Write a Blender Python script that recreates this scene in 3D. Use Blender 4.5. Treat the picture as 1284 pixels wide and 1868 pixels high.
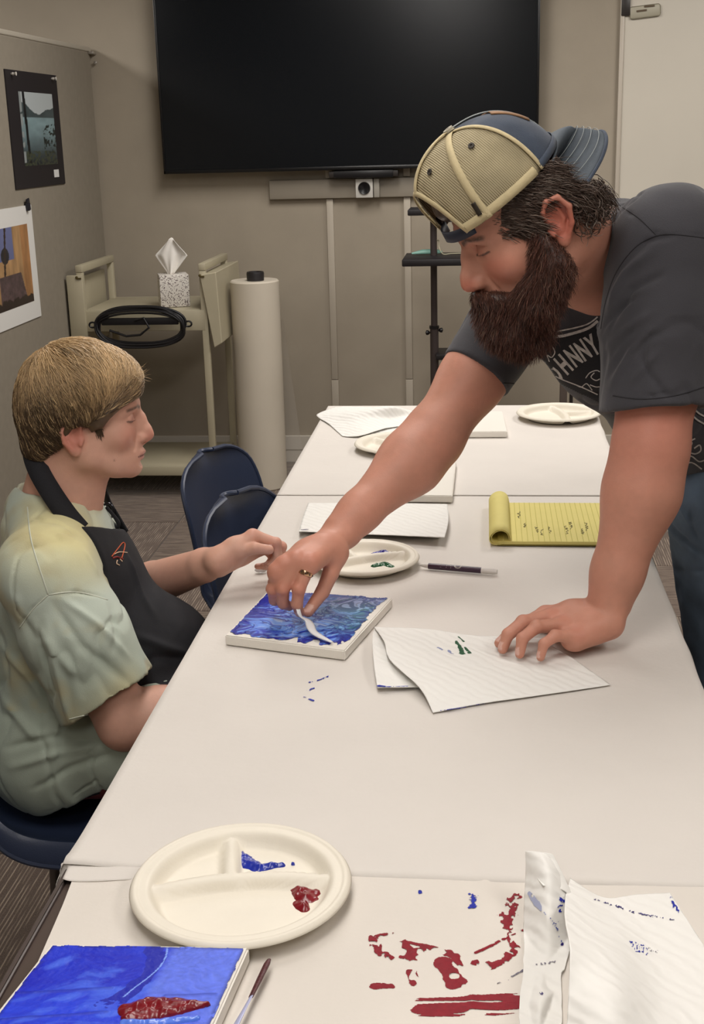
import bpy, bmesh, math, random
import numpy as np
from mathutils import Vector, Matrix
from mathutils.bvhtree import BVHTree
import openvdb as vdb
for o in list(bpy.data.objects): bpy.data.objects.remove(o)
random.seed(7); RNG = np.random.default_rng(7)
SC = bpy.context.scene; COL = SC.collection
# ---------------------------------------------------------------- camera
YAW, PITCH, ROLL, HC, FPX = 0.109, 0.288, -0.027, 1.504, 2320.0
def cam_axes():
    cy, sy, cp, sp = math.cos(YAW), math.sin(YAW), math.cos(PITCH), math.sin(PITCH)
    f = np.array([-sy*cp, cy*cp, -sp]); r = np.array([cy, sy, 0.]); u = np.cross(r, f)
    return f, r*math.cos(ROLL)+u*math.sin(ROLL), -r*math.sin(ROLL)+u*math.cos(ROLL)
CF, CR, CU = cam_axes()
cd = bpy.data.cameras.new('camera'); cam = bpy.data.objects.new('camera', cd); COL.objects.link(cam)
cd.sensor_fit = 'VERTICAL'; cd.sensor_height = 24.0; cd.lens = 24.0*FPX/1868.0; cd.clip_start = 0.05
cam.matrix_world = Matrix(((CR[0], CU[0], -CF[0], 0), (CR[1], CU[1], -CF[1], 0), (CR[2], CU[2], -CF[2], HC), (0, 0, 0, 1)))
SC.camera = cam
# ---------------------------------------------------------------- world, lights, exposure
w = bpy.data.worlds.new('world'); SC.world = w; w.use_nodes = True
w.node_tree.nodes['Background'].inputs[0].default_value = (1, 0.95, 0.9, 1)
w.node_tree.nodes['Background'].inputs[1].default_value = 0.3
SC.view_settings.view_transform = 'Standard'; SC.view_settings.look = 'None'
SC.view_settings.gamma = 1.0; SC.view_settings.use_curve_mapping = False; SC.view_settings.exposure = -0.03
TROFFERS = [(-0.3, 0.6, 8.5), (-0.3, 2.5, 6.8), (1.6, 0.9, 8.0), (1.4, 4.3, 13.0), (-3.1, 4.3, 17.0), (-3.1, 1.2, 9.0), (-0.5, 4.4, 12.5), (-0.3, -1.3, 8.0)]
ZC = 2.62
for tx, ty, e in TROFFERS:
    ld = bpy.data.lights.new('troffer_light', 'AREA'); ld.shape = 'RECTANGLE'; ld.size = 0.58; ld.size_y = 1.18
    ld.energy = e*2.6; ld.color = (1.0, 0.952, 0.905)
    lo = bpy.data.objects.new('troffer_light', ld); COL.objects.link(lo); lo.location = (tx, ty, ZC-0.03)
# ---------------------------------------------------------------- helpers
def px(x, y, z=None, Y=None, X=None):
    """point of the plane z=, Y= or X= under a photograph pixel"""
    d = CF*FPX + CR*(x-642.0) - CU*(y-934.0)
    t = (z-HC)/d[2] if z is not None else (Y/d[1] if Y is not None else X/d[0])
    return np.array([d[0]*t, d[1]*t, HC+d[2]*t])
def nrm(v): v = np.asarray(v, float); return v/np.linalg.norm(v)
def thing(name, label, cat, loc=(0, 0, 0), group=None):
    o = bpy.data.objects.new(name, None); COL.objects.link(o); o.location = loc; o.empty_display_size = 0.05
    tag(o, label, cat, group); return o
def tag(o, label=None, cat=None, group=None, kind=None):
    if label: o['label'] = label
    if cat: o['category'] = cat
    if group: o['group'] = group
    if kind: o['kind'] = kind
    return o
def put(name, me, mat, parent=None, label=None, kind=None):
    o = bpy.data.objects.new(name, me); COL.objects.link(o)
    if mat is not None:
        for m in (mat if isinstance(mat, (list, tuple)) else [mat]): me.materials.append(m)
    if parent is not None:
        o.parent = parent
        root = parent
        while root.parent: root = root.parent
        if parent is root: o.matrix_parent_inverse = root.matrix_basis.inverted()
    if label: o['label'] = label
    if kind: o['kind'] = kind
    return o
def mk(name, v, f, mat, parent=None, smooth=True, col=None, label=None, kind=None):
    me = bpy.data.meshes.new(name); me.from_pydata([tuple(map(float, p)) for p in v], [], [tuple(map(int, q)) for q in f]); me.update()
    if smooth: me.polygons.foreach_set('use_smooth', [True]*len(me.polygons))
    if col is not None: setcol(me, col)
    return put(name, me, mat, parent, label, kind)
def fast_mesh(name, V, Q):
    me = bpy.data.meshes.new(name); V = np.ascontiguousarray(V, np.float32); n = Q.shape[1]
    me.vertices.add(len(V)); me.vertices.foreach_set('co', V.ravel())
    me.loops.add(Q.size); me.loops.foreach_set('vertex_index', np.ascontiguousarray(Q, np.int32).ravel())
    me.polygons.add(len(Q)); me.polygons.foreach_set('loop_start', np.arange(len(Q), dtype=np.int32)*n)
    me.polygons.foreach_set('use_smooth', np.ones(len(Q), bool))
    me.update(); me.validate(); return me
def setcol(me, col, name='Col'):
    a = me.color_attributes.new(name, 'FLOAT_COLOR', 'POINT'); c = np.ones((len(me.vertices), 4), np.float32)
    c[:, :col.shape[1]] = col; a.data.foreach_set('color', c.ravel())
class MB:
    def __init__(s): s.v = []; s.f = []
    def add(s, v, f):
        n = len(s.v); s.v += [tuple(p) for p in v]; s.f += [tuple(i+n for i in q) for q in f]; return s
    def box(s, c, size, rot=None, bev=0.0, seg=2):
        bm = bmesh.new(); bmesh.ops.create_cube(bm, size=1.0)
        for vv in bm.verts: vv.co = Vector((vv.co.x*size[0], vv.co.y*size[1], vv.co.z*size[2]))
        if bev: bmesh.ops.bevel(bm, geom=list(bm.edges), offset=bev, segments=seg, profile=0.5, affect='EDGES')
        M = Matrix.Translation(c) @ (rot.to_4x4() if rot is not None else Matrix.Identity(4))
        bm.verts.index_update(); s.add([M @ vv.co for vv in bm.verts], [[q.index for q in ff.verts] for ff in bm.faces]); bm.free(); return s
    def tube(s, pts, r, n=12, cap=True, sq=None):
        v, f = tube(pts, r, n, cap, sq); return s.add(v, f)
    def lathe(s, prof, c=(0, 0, 0), n=48, M=None):
        v = []; f = []
        for i, (r, z) in enumerate(prof):
            for k in range(n):
                a = 2*math.pi*k/n; p = Vector((r*math.cos(a), r*math.sin(a), z)); p = (M @ p) if M is not None else p
                v.append(p+Vector(c))
        for i in range(len(prof)-1):
            for k in range(n): f.append((i*n+k, i*n+(k+1) % n, (i+1)*n+(k+1) % n, (i+1)*n+k))
        f.append(tuple(range(n))[::-1]); f.append(tuple((len(prof)-1)*n+k for k in range(n)))
        return s.add(v, f)
    def obj(s, name, mat, parent=None, smooth=True, label=None, kind=None, auto=True):
        o = mk(name, s.v, s.f, mat, parent, smooth, label=label, kind=kind)
        if smooth and auto: sharp(o.data)
        return o
def sharp(me, ang=35):
    bm = bmesh.new(); bm.from_mesh(me); a = math.radians(ang)
    for e in bm.edges:
        if len(e.link_faces) == 2 and e.calc_face_angle(0) > a: e.smooth = False
    bm.to_mesh(me); bm.free()
def tube(pts, r, n=12, cap=True, sq=None):
    P = [Vector(p) for p in pts]; R_ = r if isinstance(r, (list, tuple, np.ndarray)) else [r]*len(P)
    v = []; f = []; N = None
    for i, p in enumerate(P):
        t = (P[min(i+1, len(P)-1)]-P[max(i-1, 0)]).normalized()
        if N is None: N = t.orthogonal().normalized()
        N = (N-t*N.dot(t)).normalized(); B = t.cross(N)
        for k in range(n):
            a = 2*math.pi*k/n
            v.append(p+N*(math.cos(a)*R_[i])+B*(math.sin(a)*R_[i]*(sq or 1)))
    for i in range(len(P)-1):
        for k in range(n): f.append((i*n+k, i*n+(k+1) % n, (i+1)*n+(k+1) % n, (i+1)*n+k))
    if cap: f.append(tuple(range(n))[::-1]); f.append(tuple((len(P)-1)*n+k for k in range(n)))
    return v, f
def spline(P, n):
    P = np.asarray(P, float); m = len(P); t = np.linspace(0, m-1, n); i = np.clip(t.astype(int), 0, m-2); u = (t-i)[:, None]
    g = lambda k: P[np.clip(k, 0, m-1)]
    a, b, c, d = g(i-1), g(i), g(i+1), g(i+2)
    return 0.5*((2*b)+(c-a)*u+(2*a-5*b+4*c-d)*u*u+(3*b-a-3*c+d)*u**3)
def h3(i, j, k, s=0):
    x = (i.astype(np.int64)*73856093) ^ (j.astype(np.int64)*19349663) ^ (k.astype(np.int64)*83492791) ^ (s*2654435761)
    x = (x ^ (x >> 13))*1274126177 & 0x7fffffff; x = (x ^ (x >> 16)) & 0xffffff
    return x/float(0xffffff)
def noise(P, s=0):
    P = np.atleast_2d(P); 
    if P.shape[1] < 3: P = np.c_[P, np.zeros((len(P), 3-P.shape[1]))]
    i = np.floor(P).astype(int); f = P-i; f = f*f*(3-2*f); r = 0
    for dx in (0, 1):
        for dy in (0, 1):
            for dz in (0, 1):
                wgt = (f[:, 0] if dx else 1-f[:, 0])*(f[:, 1] if dy else 1-f[:, 1])*(f[:, 2] if dz else 1-f[:, 2])
                r = r+wgt*h3(i[:, 0]+dx, i[:, 1]+dy, i[:, 2]+dz, s)
    return r
def fbm(P, o=4, s=0):
    P = np.atleast_2d(P); r = 0; a = 1; t = 0
    for k in range(o): r = r+a*noise(P*2**k+13.7*k, s+k); t += a; a *= 0.5
    return r/t
def sm(a, b, x): t = np.clip((x-a)/(b-a), 0, 1); return t*t*(3-2*t)
def srgb(h):
    c = np.array([int(h[i:i+2], 16)/255 for i in (0, 2, 4)]) if isinstance(h, str) else np.array(h)/255.0
    return np.where(c <= .04045, c/12.92, ((c+.055)/1.055)**2.4)
# ---------------------------------------------------------------- materials
def mat(name, col, rough=0.6, var=0.0, vscale=20.0, bump=0.0, bscale=200.0, metal=0.0, vcol=False, sheen=0.0, spec=0.5, coat=0.0, sss=0.0, stretch=None, vcol_mul=False, col2=None, trans=0.0, alpha=1.0, detail=4.0):
    m = bpy.data.materials.new(name); m.use_nodes = True; nt = m.node_tree; b = nt.nodes['Principled BSDF']; L = nt.links
    c = srgb(col) if isinstance(col, str) or max(col) > 1 else np.array(col)
    b.inputs['Base Color'].default_value = (*c, 1); b.inputs['Roughness'].default_value = rough; b.inputs['Metallic'].default_value = metal
    b.inputs['Specular IOR Level'].default_value = spec; b.inputs['Coat Weight'].default_value = coat
    b.inputs['Sheen Weight'].default_value = sheen; b.inputs['Transmission Weight'].default_value = trans; b.inputs['Alpha'].default_value = alpha
    if sss: b.inputs['Subsurface Weight'].default_value = sss; b.inputs['Subsurface Radius'].default_value = (0.012, 0.005, 0.003); b.inputs['Subsurface Scale'].default_value = 1.0
    tc = nt.nodes.new('ShaderNodeTexCoord'); mp = nt.nodes.new('ShaderNodeMapping'); L.new(tc.outputs['Object'], mp.inputs[0])
    if stretch: mp.inputs['Scale'].default_value = stretch
    src = None
    if vcol:
        a = nt.nodes.new('ShaderNodeVertexColor'); a.layer_name = 'Col'; src = a.outputs[0]
    if var:
        n = nt.nodes.new('ShaderNodeTexNoise'); n.inputs['Scale'].default_value = vscale; n.inputs['Detail'].default_value = detail; L.new(mp.outputs[0], n.inputs['Vector'])
        r = nt.nodes.new('ShaderNodeMapRange'); r.inputs[1].default_value = 0.3; r.inputs[2].default_value = 0.7; L.new(n.outputs[0], r.inputs[0])
        mx = nt.nodes.new('ShaderNodeMix'); mx.data_type = 'RGBA'; L.new(r.outputs[0], mx.inputs[0])
        if src is not None:
            mu = nt.nodes.new('ShaderNodeMix'); mu.data_type = 'RGBA'; mu.blend_type = 'MULTIPLY'; mu.inputs[0].default_value = 1.0
            L.new(src, mu.inputs[6]); mu.inputs[7].default_value = (1-var, 1-var, 1-var, 1)
            L.new(mu.outputs[2], mx.inputs[6]); L.new(src, mx.inputs[7])
        else:
            c2 = (srgb(col2) if col2 is not None else c*(1-var))
            mx.inputs[6].default_value = (*c2, 1); mx.inputs[7].default_value = (*np.clip(c*(1+(0 if col2 is not None else var*.5)), 0, 1), 1)
        src = mx.outputs[2]
    if src is not None: L.new(src, b.inputs['Base Color'])
    if bump:
        n2 = nt.nodes.new('ShaderNodeTexNoise'); n2.inputs['Scale'].default_value = bscale; n2.inputs['Detail'].default_value = 3; L.new(mp.outputs[0], n2.inputs['Vector'])
        bp = nt.nodes.new('ShaderNodeBump'); bp.inputs['Strength'].default_value = bump; bp.inputs['Distance'].default_value = 0.002
        L.new(n2.outputs[0], bp.inputs['Height']); L.new(bp.outputs[0], b.inputs['Normal'])
    return m
def nodes_of(m): return m.node_tree.nodes, m.node_tree.links, m.node_tree.nodes['Principled BSDF']
def text_mesh(body, size, extrude=0.0003, bold=0.0):
    cu = bpy.data.curves.new('t', 'FONT'); cu.body = body; cu.size = size; cu.extrude = extrude; cu.offset = bold; cu.align_x = 'CENTER'; cu.align_y = 'CENTER'; cu.resolution_u = 3
    to = bpy.data.objects.new('t', cu); COL.objects.link(to); dg = bpy.context.evaluated_depsgraph_get(); dg.update()
    me = bpy.data.meshes.new_from_object(to.evaluated_get(dg)); 
    v = np.array([p.co[:] for p in me.vertices]); f = [tuple(p.vertices) for p in me.polygons]
    bpy.data.objects.remove(to); bpy.data.curves.remove(cu); bpy.data.meshes.remove(me); return v, f
# ---------------------------------------------------------------- implicit-surface modeller
class Fr:
    def __init__(s, o, fwd, up=(0, 0, 1), sc=1.0):
        s.o = np.asarray(o, float); x = nrm(fwd); y = nrm(np.cross(up, x)); z = np.cross(x, y)
        s.M = np.stack([x, y, z], 1)*sc; s.R = np.stack([x, y, z], 1); s.sc = sc
    def p(s, *a): a = np.asarray(a if len(a) > 1 else a[0], float); return s.o+s.M @ a
    def pts(s, A): return s.o+np.asarray(A) @ s.M.T
    def inv(s, P): return (np.asarray(P)-s.o) @ s.R/s.sc
ID = Fr((0, 0, 0), (1, 0, 0))
class SDF:
    def __init__(s, h): s.h = h; s.ops = []
    def cone(s, a, b, ra, rb, k=0.01, kind='u'):
        a = np.asarray(a, np.float32); b = np.asarray(b, np.float32); ab = b-a; L2 = float(ab @ ab)+1e-12
        def fn(P):
            q = P-a; t = np.clip((q @ ab)/L2, 0, 1); q = q-t[:, None]*ab
            return np.sqrt(np.einsum('ij,ij->i', q, q))-(ra+(rb-ra)*t)
        s.ops.append((kind, fn, (a+b)/2, math.sqrt(L2)/2+max(ra, rb), k)); return s
    def chain(s, pts, rs, k=0.01, kind='u', F=None):
        pts = [F.p(*p) for p in pts] if F else pts; sc = F.sc if F else 1
        for i in range(len(pts)-1): s.cone(pts[i], pts[i+1], rs[i]*sc, rs[i+1]*sc, k*sc, kind)
        return s
    def ell(s, c, r, F=ID, k=0.01, kind='u', R=None):
        c = F.p(*c).astype(np.float32); rr = (np.asarray(r, np.float32)*F.sc); Rm = (F.R @ R if R is not None else F.R).astype(np.float32)
        def fn(P):
            q = (P-c) @ Rm; a = np.sqrt(((q/rr)**2).sum(1))+1e-9; b = np.sqrt(((q/rr**2)**2).sum(1))+1e-9
            return a*(a-1)/b
        s.ops.append((kind, fn, c, float(max(rr)), k*F.sc)); return s
    def box(s, c, r, F=ID, k=0.01, kind='u', rd=0.005, R=None):
        c = F.p(*c).astype(np.float32); rr = (np.asarray(r, np.float32)*F.sc); Rm = (F.R @ R if R is not None else F.R).astype(np.float32); rd = rd*F.sc
        def fn(P):
            q = np.abs((P-c) @ Rm)-(rr-rd); return np.sqrt((np.maximum(q, 0)**2).sum(1))+np.minimum(q.max(1), 0)-rd
        s.ops.append((kind, fn, c, float(np.linalg.norm(rr)), k*F.sc)); return s
    def custom(s, fn, c, r, k=0.01, kind='u'):
        s.ops.append((kind, fn, np.asarray(c, np.float32), r, k)); return s
    def plane(s, p, n, k=0.002, c=None, r=9.):
        """keep the side n points to; cuts only inside the sphere c, r when given"""
        p = np.asarray(p, np.float32); n = nrm(n).astype(np.float32)
        def fn(P):
            d = -((P-p) @ n)
            if c is not None: d = np.minimum(d, -(np.sqrt(((P-cc)**2).sum(1))-r)) 
            return -d
        cc = np.asarray(c if c is not None else p, np.float32)
        s.ops.append(('s', fn, cc, r, k)); return s
    def disp(s, fn): s.ops.append(('d', fn, np.zeros(3), 99., 0)); return s
    def mesh(s, name, adapt=0.0):
        h = s.h; B = 28; band = 4*h
        us = [o for o in s.ops if o[0] == 'u']
        lo = np.min([o[2]-o[3] for o in us], 0)-0.02; hi = np.max([o[2]+o[3] for o in us], 0)+0.02
        i0 = np.floor(lo/h).astype(int); nb = np.ceil((hi/h-i0)/B).astype(int)
        g = vdb.FloatGrid(band); g.transform = vdb.createLinearTransform(voxelSize=h)
        ar = np.arange(B); G = np.stack(np.meshgrid(ar, ar, ar, indexing='ij'), -1).reshape(-1, 3).astype(np.float32)
        hd = B*h*0.87
        for bi in range(nb[0]):
            for bj in range(nb[1]):
                for bk in range(nb[2]):
                    o0 = i0+np.array([bi, bj, bk])*B; c = (o0+B/2)*h
                    act = []; anyu = False
                    for op in s.ops:
                        dd = c-op[2]; q = math.sqrt(dd[0]*dd[0]+dd[1]*dd[1]+dd[2]*dd[2])
                        if q < op[3]+hd+band+op[4]: 
                            act.append(op); anyu = anyu or op[0] == 'u'
                    if not anyu: continue
                    # quick test on the centre
                    C1 = c[None].astype(np.float32); dm = 9.
                    for op in act:
                        if op[0] == 'u': dm = min(dm, float(op[1](C1)[0])-op[4])
                    if dm > hd*1.35+band: continue
                    P = (G+o0.astype(np.float32))*np.float32(h); D = np.full(len(P), band*3, np.float32)
                    for kd, fn, _, _, k in act:
                        if kd == 'd': D = D+fn(P); continue
                        d = fn(P)
                        if kd == 'u':
                            if k > 0: hh = np.maximum(k-np.abs(D-d), 0)/k; D = np.minimum(D, d)-hh*hh*k*0.25
                            else: D = np.minimum(D, d)
                        elif kd == 's':
                            d = -d
                            if k > 0: hh = np.maximum(k-np.abs(D-d), 0)/k; D = np.maximum(D, d)+hh*hh*k*0.25
                            else: D = np.maximum(D, d)
                    D = np.clip(D, -band, band).astype(np.float32)
                    if D.min() >= band: continue
                    g.copyFromArray(D.reshape(B, B, B), ijk=tuple(int(q) for q in o0))
        V, T, Q = g.convertToPolygons(isovalue=0.0, adaptivity=adapt)
        V = np.asarray(V); T = np.asarray(T); Q = np.asarray(Q)
        if len(T) == 0: F = Q[:, ::-1]
        else: F = None
        if F is not None: me = fast_mesh(name, V, F)
        else:
            me = bpy.data.meshes.new(name); me.from_pydata(V.tolist(), [], T[:, ::-1].tolist()+Q[:, ::-1].tolist()); me.update()
            me.polygons.foreach_set('use_smooth', [True]*len(me.polygons))
        # outward winding test: signed volume
        me.calc_loop_triangles(); n = len(me.loop_triangles); tv = np.empty(n*3, np.int32); me.loop_triangles.foreach_get('vertices', tv)
        tv = tv.reshape(-1, 3); a, b, c_ = V[tv[:, 0]], V[tv[:, 1]], V[tv[:, 2]]
        if np.einsum('ij,ij->i', a, np.cross(b, c_)).sum() < 0: me.flip_normals()
        return me
def vcoords(me):
    V = np.empty(len(me.vertices)*3, np.float32); me.vertices.foreach_get('co', V); return V.reshape(-1, 3)
def blob(P, c, r, soft=1.0):
    d = np.sqrt(((P-np.asarray(c))**2).sum(1))/r; return np.clip(1-d, 0, 1)**soft
def seg_d(P, a, b):
    a = np.asarray(a, float); b = np.asarray(b, float); ab = b-a; t = np.clip((P-a) @ ab/(ab @ ab), 0, 1); return np.linalg.norm(P-a-t[:, None]*ab, axis=1), t
# ---------------------------------------------------------------- room
YB, XL, XR = 5.9, -1.764, 2.9
M_wall = mat('wall_paint', 'A29888', 0.75, 0.05, 6, 0.12, 160)
M_part = mat('partition_fabric', '8A8274', 0.85, 0.06, 30, 0.25, 500)
M_white = mat('board_white', 'CFC9BC', 0.35, 0.03, 3)
M_trimw = mat('white_trim', 'C9C2B6', 0.5)
M_ceil = mat('ceiling_tile', 'D8D4CA', 0.9, 0.06, 60, 0.3, 120)
M_alu = mat('aluminium', 'B5B0A8', 0.35, metal=0.7)
M_dkplastic = mat('dark_plastic', '2A2523', 0.4)
M_black = mat('black_plastic', '121114', 0.35)
def struct(name, mb, m, parent=None, smooth=False): 
    o = mb.obj(name, m, parent, smooth); 
    if parent is None: o['kind'] = 'structure'
    return o
struct('wall_back', MB().box((-0.8, YB+0.05, 1.325), (7.5, 0.1, 2.65)), M_wall)
struct('wall_right', MB().box((XR+0.05, 1.7, 1.325), (0.1, 8.5, 2.65)), M_wall)
struct('wall_far_left', MB().box((-4.5, 1.7, 1.325), (0.1, 8.5, 2.65)), M_wall)
struct('wall_front', MB().box((-0.8, -2.55, 1.325), (7.5, 0.1, 2.65)), M_wall)
fl = struct('floor', MB().box((-0.8, 1.7, -0.06), (7.5, 8.5, 0.104)), mat('floor_base', '3A302A', 0.95))
struct('ceiling', MB().box((-0.8, 1.7, 2.70), (7.5, 8.5, 0.1)), M_ceil)
struct('baseboard_back', MB().box((-0.8, YB-0.007, 0.095), (7.5, 0.014, 0.07), bev=0.003).box((-0.8, YB-0.005, 0.03), (7.5, 0.01, 0.06)), M_trimw)
# fabric partition on the left
pw = struct('wall_left', MB().box((XL-0.03, 1.9, 0.95), (0.06, 7.96, 1.885), bev=0.008), M_part)
struct('trim_1', MB().box((XL-0.03, 1.9, 1.9), (0.066, 7.97, 0.02), bev=0.005), mat('partition_cap', 'B3AC9E', 0.5))
cl = thing('corner_clip', 'small grey metal bracket where the partition top meets the back wall', 'bracket', (XL+0.012, YB-0.02, 1.86))
MB().box((XL+0.013, YB-0.03, 1.885), (0.024, 0.05, 0.012), bev=0.003).obj('clip_plate', M_alu, cl)
MB().lathe([(0.0, 0), (0.008, 0.002), (0.008, 0.006), (0, 0.008)], (XL+0.02, YB-0.014, 1.845), 12, Matrix.Rotation(math.pi/2, 4, 'X')).obj('clip_screw', M_alu, cl)
# carpet tiles
def carpet_mat():
    m = bpy.data.materials.new('carpet_tile'); m.use_nodes = True; N, L, b = nodes_of(m)
    tc = N.new('ShaderNodeTexCoord'); oi = N.new('ShaderNodeObjectInfo')
    mp = N.new('ShaderNodeMapping'); mp.inputs['Scale'].default_value = (1, 1, 1); L.new(tc.outputs['Object'], mp.inputs[0])
    ad = N.new('ShaderNodeVectorMath'); ad.operation = 'ADD'; L.new(mp.outputs[0], ad.inputs[0])
    cb = N.new('ShaderNodeCombineXYZ'); mm = N.new('ShaderNodeMath'); mm.operation = 'MULTIPLY'; mm.inputs[1].default_value = 37.0
    L.new(oi.outputs['Random'], mm.inputs[0]); L.new(mm.outputs[0], cb.inputs[1]); L.new(cb.outputs[0], ad.inputs[1])
    w = N.new('ShaderNodeTexWave'); w.bands_direction = 'X'; w.inputs['Scale'].default_value = 37.0; w.inputs['Distortion'].default_value = 0.6; w.inputs['Detail'].default_value = 2; w.inputs['Detail Scale'].default_value = 3
    L.new(mp.outputs[0], w.inputs['Vector'])
    m2 = N.new('ShaderNodeMapping'); m2.inputs['Scale'].default_value = (115, 9, 1); L.new(ad.outputs[0], m2.inputs[0])
    n = N.new('ShaderNodeTexNoise'); n.inputs['Scale'].default_value = 1.0; n.inputs['Detail'].default_value = 2; L.new(m2.outputs[0], n.inputs['Vector'])
    r = N.new('ShaderNodeMapRange'); r.inputs[1].default_value = 0.42; r.inputs[2].default_value = 0.6; L.new(n.outputs[0], r.inputs[0])
    r2 = N.new('ShaderNodeMapRange'); r2.inputs[1].default_value = 0.55; r2.inputs[2].default_value = 0.95; L.new(w.outputs['Fac'], r2.inputs[0])
    mu = N.new('ShaderNodeMath'); mu.operation = 'MULTIPLY'; L.new(r.outputs[0], mu.inputs[0]); L.new(r2.outputs[0], mu.inputs[1])
    n3 = N.new('ShaderNodeTexNoise'); n3.inputs['Scale'].default_value = 500; L.new(tc.outputs['Object'], n3.inputs['Vector'])
    r3 = N.new('ShaderNodeValToRGB'); r3.color_ramp.elements[0].position = 0.35; r3.color_ramp.elements[1].position = 0.7
    r3.color_ramp.elements[0].color = (*srgb('42362C'), 1); r3.color_ramp.elements[1].color = (*srgb('75645A'), 1); L.new(n3.outputs[0], r3.inputs[0])
    mx = N.new('ShaderNodeMix'); mx.data_type = 'RGBA'; L.new(mu.outputs[0], mx.inputs[0]); L.new(r3.outputs[0], mx.inputs[6]); mx.inputs[7].default_value = (*srgb('A99886'), 1)
    L.new(mx.outputs[2], b.inputs['Base Color']); b.inputs['Roughness'].default_value = 0.95; b.inputs['Sheen Weight'].default_value = 0.2
    bp = N.new('ShaderNodeBump'); bp.inputs['Strength'].default_value = 0.6; bp.inputs['Distance'].default_value = 0.003; L.new(mu.outputs[0], bp.inputs['Height']); L.new(bp.outputs[0], b.inputs['Normal'])
    return m
M_carpet = carpet_mat(); tile_me = None
ty = YB-0.26; row = 0
while ty > 0.4:
    tx = XL+0.26; cn = 0
    while tx < 1.6:
        if tile_me is None:
            t_o = MB().box((0, 0, 0), (0.497, 0.497, 0.008), bev=0.002, seg=1).obj('carpet_tile', M_carpet, None, False); tile_me = t_o.data
        else:
            t_o = bpy.data.objects.new('carpet_tile', tile_me); COL.objects.link(t_o)
        t_o.parent = fl; t_o.location = (tx, ty, -0.004); t_o.rotation_euler = (0, 0, (math.pi/2 if (row+cn) % 2 else 0))
        tx += 0.5; cn += 1
    ty -= 0.5; row += 1
# ceiling grid lights (housings)
LIGHT_AT = ['near end of the table', 'bearded man', 'near right side of the room', 'whiteboard', 'space beyond the partition by the back wall', 'space beyond the partition nearer the camera', 'television', 'front of the room behind the camera']
for (tx, ty, e), at_ in zip(TROFFERS, LIGHT_AT):
    t = thing('ceiling_light', 'recessed white ceiling light panel above the '+at_, 'ceiling light', (tx, ty, 2.65), 'ceiling light panels')
    mb = MB()
    for dx, dy, sx, sy in ((0.3, 0, 0.02, 1.22), (-0.3, 0, 0.02, 1.22), (0, 0.6, 0.62, 0.02), (0, -0.6, 0.62, 0.02)): mb.box((tx+dx, ty+dy, 2.64), (sx, sy, 0.03), bev=0.002)
    mb.obj('light_frame', M_trimw, t, False)
    MB().box((tx, ty, 2.648), (0.58, 1.18, 0.01)).obj('light_panel', mat('panel_white', 'F0EEE8', 0.6) if 'panel_white' not in bpy.data.materials else bpy.data.materials['panel_white'], t, False)
# ---------------------------------------------------------------- television
M_screen = mat('tv_glass', '0E1115', 0.2, spec=0.3)
M_bezel = mat('tv_bezel', '0B0B0D', 0.3)
X0, X1, Z0, Z1 = -1.445, 0.222, 1.357, 2.31; TY = 5.81
tv = thing('television', 'large black wall mounted television, switched off', 'television', (-0.61, 5.85, 1.83))
mb = MB()
mb.box(((X0+X1)/2, TY+0.012, Z0+0.008), (X1-X0, 0.04, 0.016), bev=0.003).box(((X0+X1)/2, TY+0.012, Z1-0.006), (X1-X0, 0.04, 0.012), bev=0.003)
mb.box((X0+0.005, TY+0.012, (Z0+Z1)/2), (0.01, 0.04, Z1-Z0), bev=0.003).box((X1-0.005, TY+0.012, (Z0+Z1)/2), (0.01, 0.04, Z1-Z0), bev=0.003)
mb.obj('bezel', M_bezel, tv)
MB().box(((X0+X1)/2, TY, (Z0+Z1)/2), (X1-X0-0.018, 0.008, Z1-Z0-0.026)).obj('screen', M_screen, tv, False)
MB().box(((X0+X1)/2, TY+0.035, (Z0+Z1)/2), (X1-X0-0.06, 0.03, Z1-Z0-0.06), bev=0.01).obj('back_cover', M_black, tv)
MB().box(((X0+X1)/2, TY+0.062, 1.8), (0.5, 0.04, 0.4), bev=0.004).obj('wall_bracket', M_black, tv)
# camera bar below the television
vb = thing('video_bar', 'slim black video conference device tucked under the television', 'device', (-0.55, 5.83, 1.34))
MB().box((-0.545, 5.845, 1.338), (0.27, 0.07, 0.036), bev=0.008).obj('housing', M_black, vb)
MB().box((-0.545, 5.838, 1.338), (0.31, 0.05, 0.028), bev=0.004).obj('end_caps', M_dkplastic, vb)
rw = thing('raceway_bar', 'horizontal beige cable trunking on the wall below the television', 'cable trunking', (-0.55, 5.885, 1.27))
MB().box((-0.58, 5.885, 1.275), (0.80, 0.03, 0.085), bev=0.004).obj('cover', mat('trunking_grey', '8F877A', 0.5), rw)
wc = thing('wall_camera', 'small white square camera with round black lens under the television', 'camera', (-0.548, 5.86, 1.275))
MB().box((-0.545, 5.855, 1.275), (0.078, 0.03, 0.084), bev=0.004).obj('body', mat('cam_white', 'C9C6BF', 0.4), wc)
MB().box((-0.490, 5.858, 1.275), (0.026, 0.028, 0.084), bev=0.004).obj('side_body', mat('cam_grey', '9C978D', 0.4), wc)
MB().lathe([(0.028, 0), (0.026, 0.006), (0.02, 0.004), (0.0, 0.003)], (-0.545, 5.839, 1.275), 28, Matrix.Rotation(math.pi/2, 4, 'X')).obj('lens', mat('lens_black', '0D0C0E', 0.25), wc)
M_race = mat('raceway_white', 'B3AA9B', 0.5)
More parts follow.
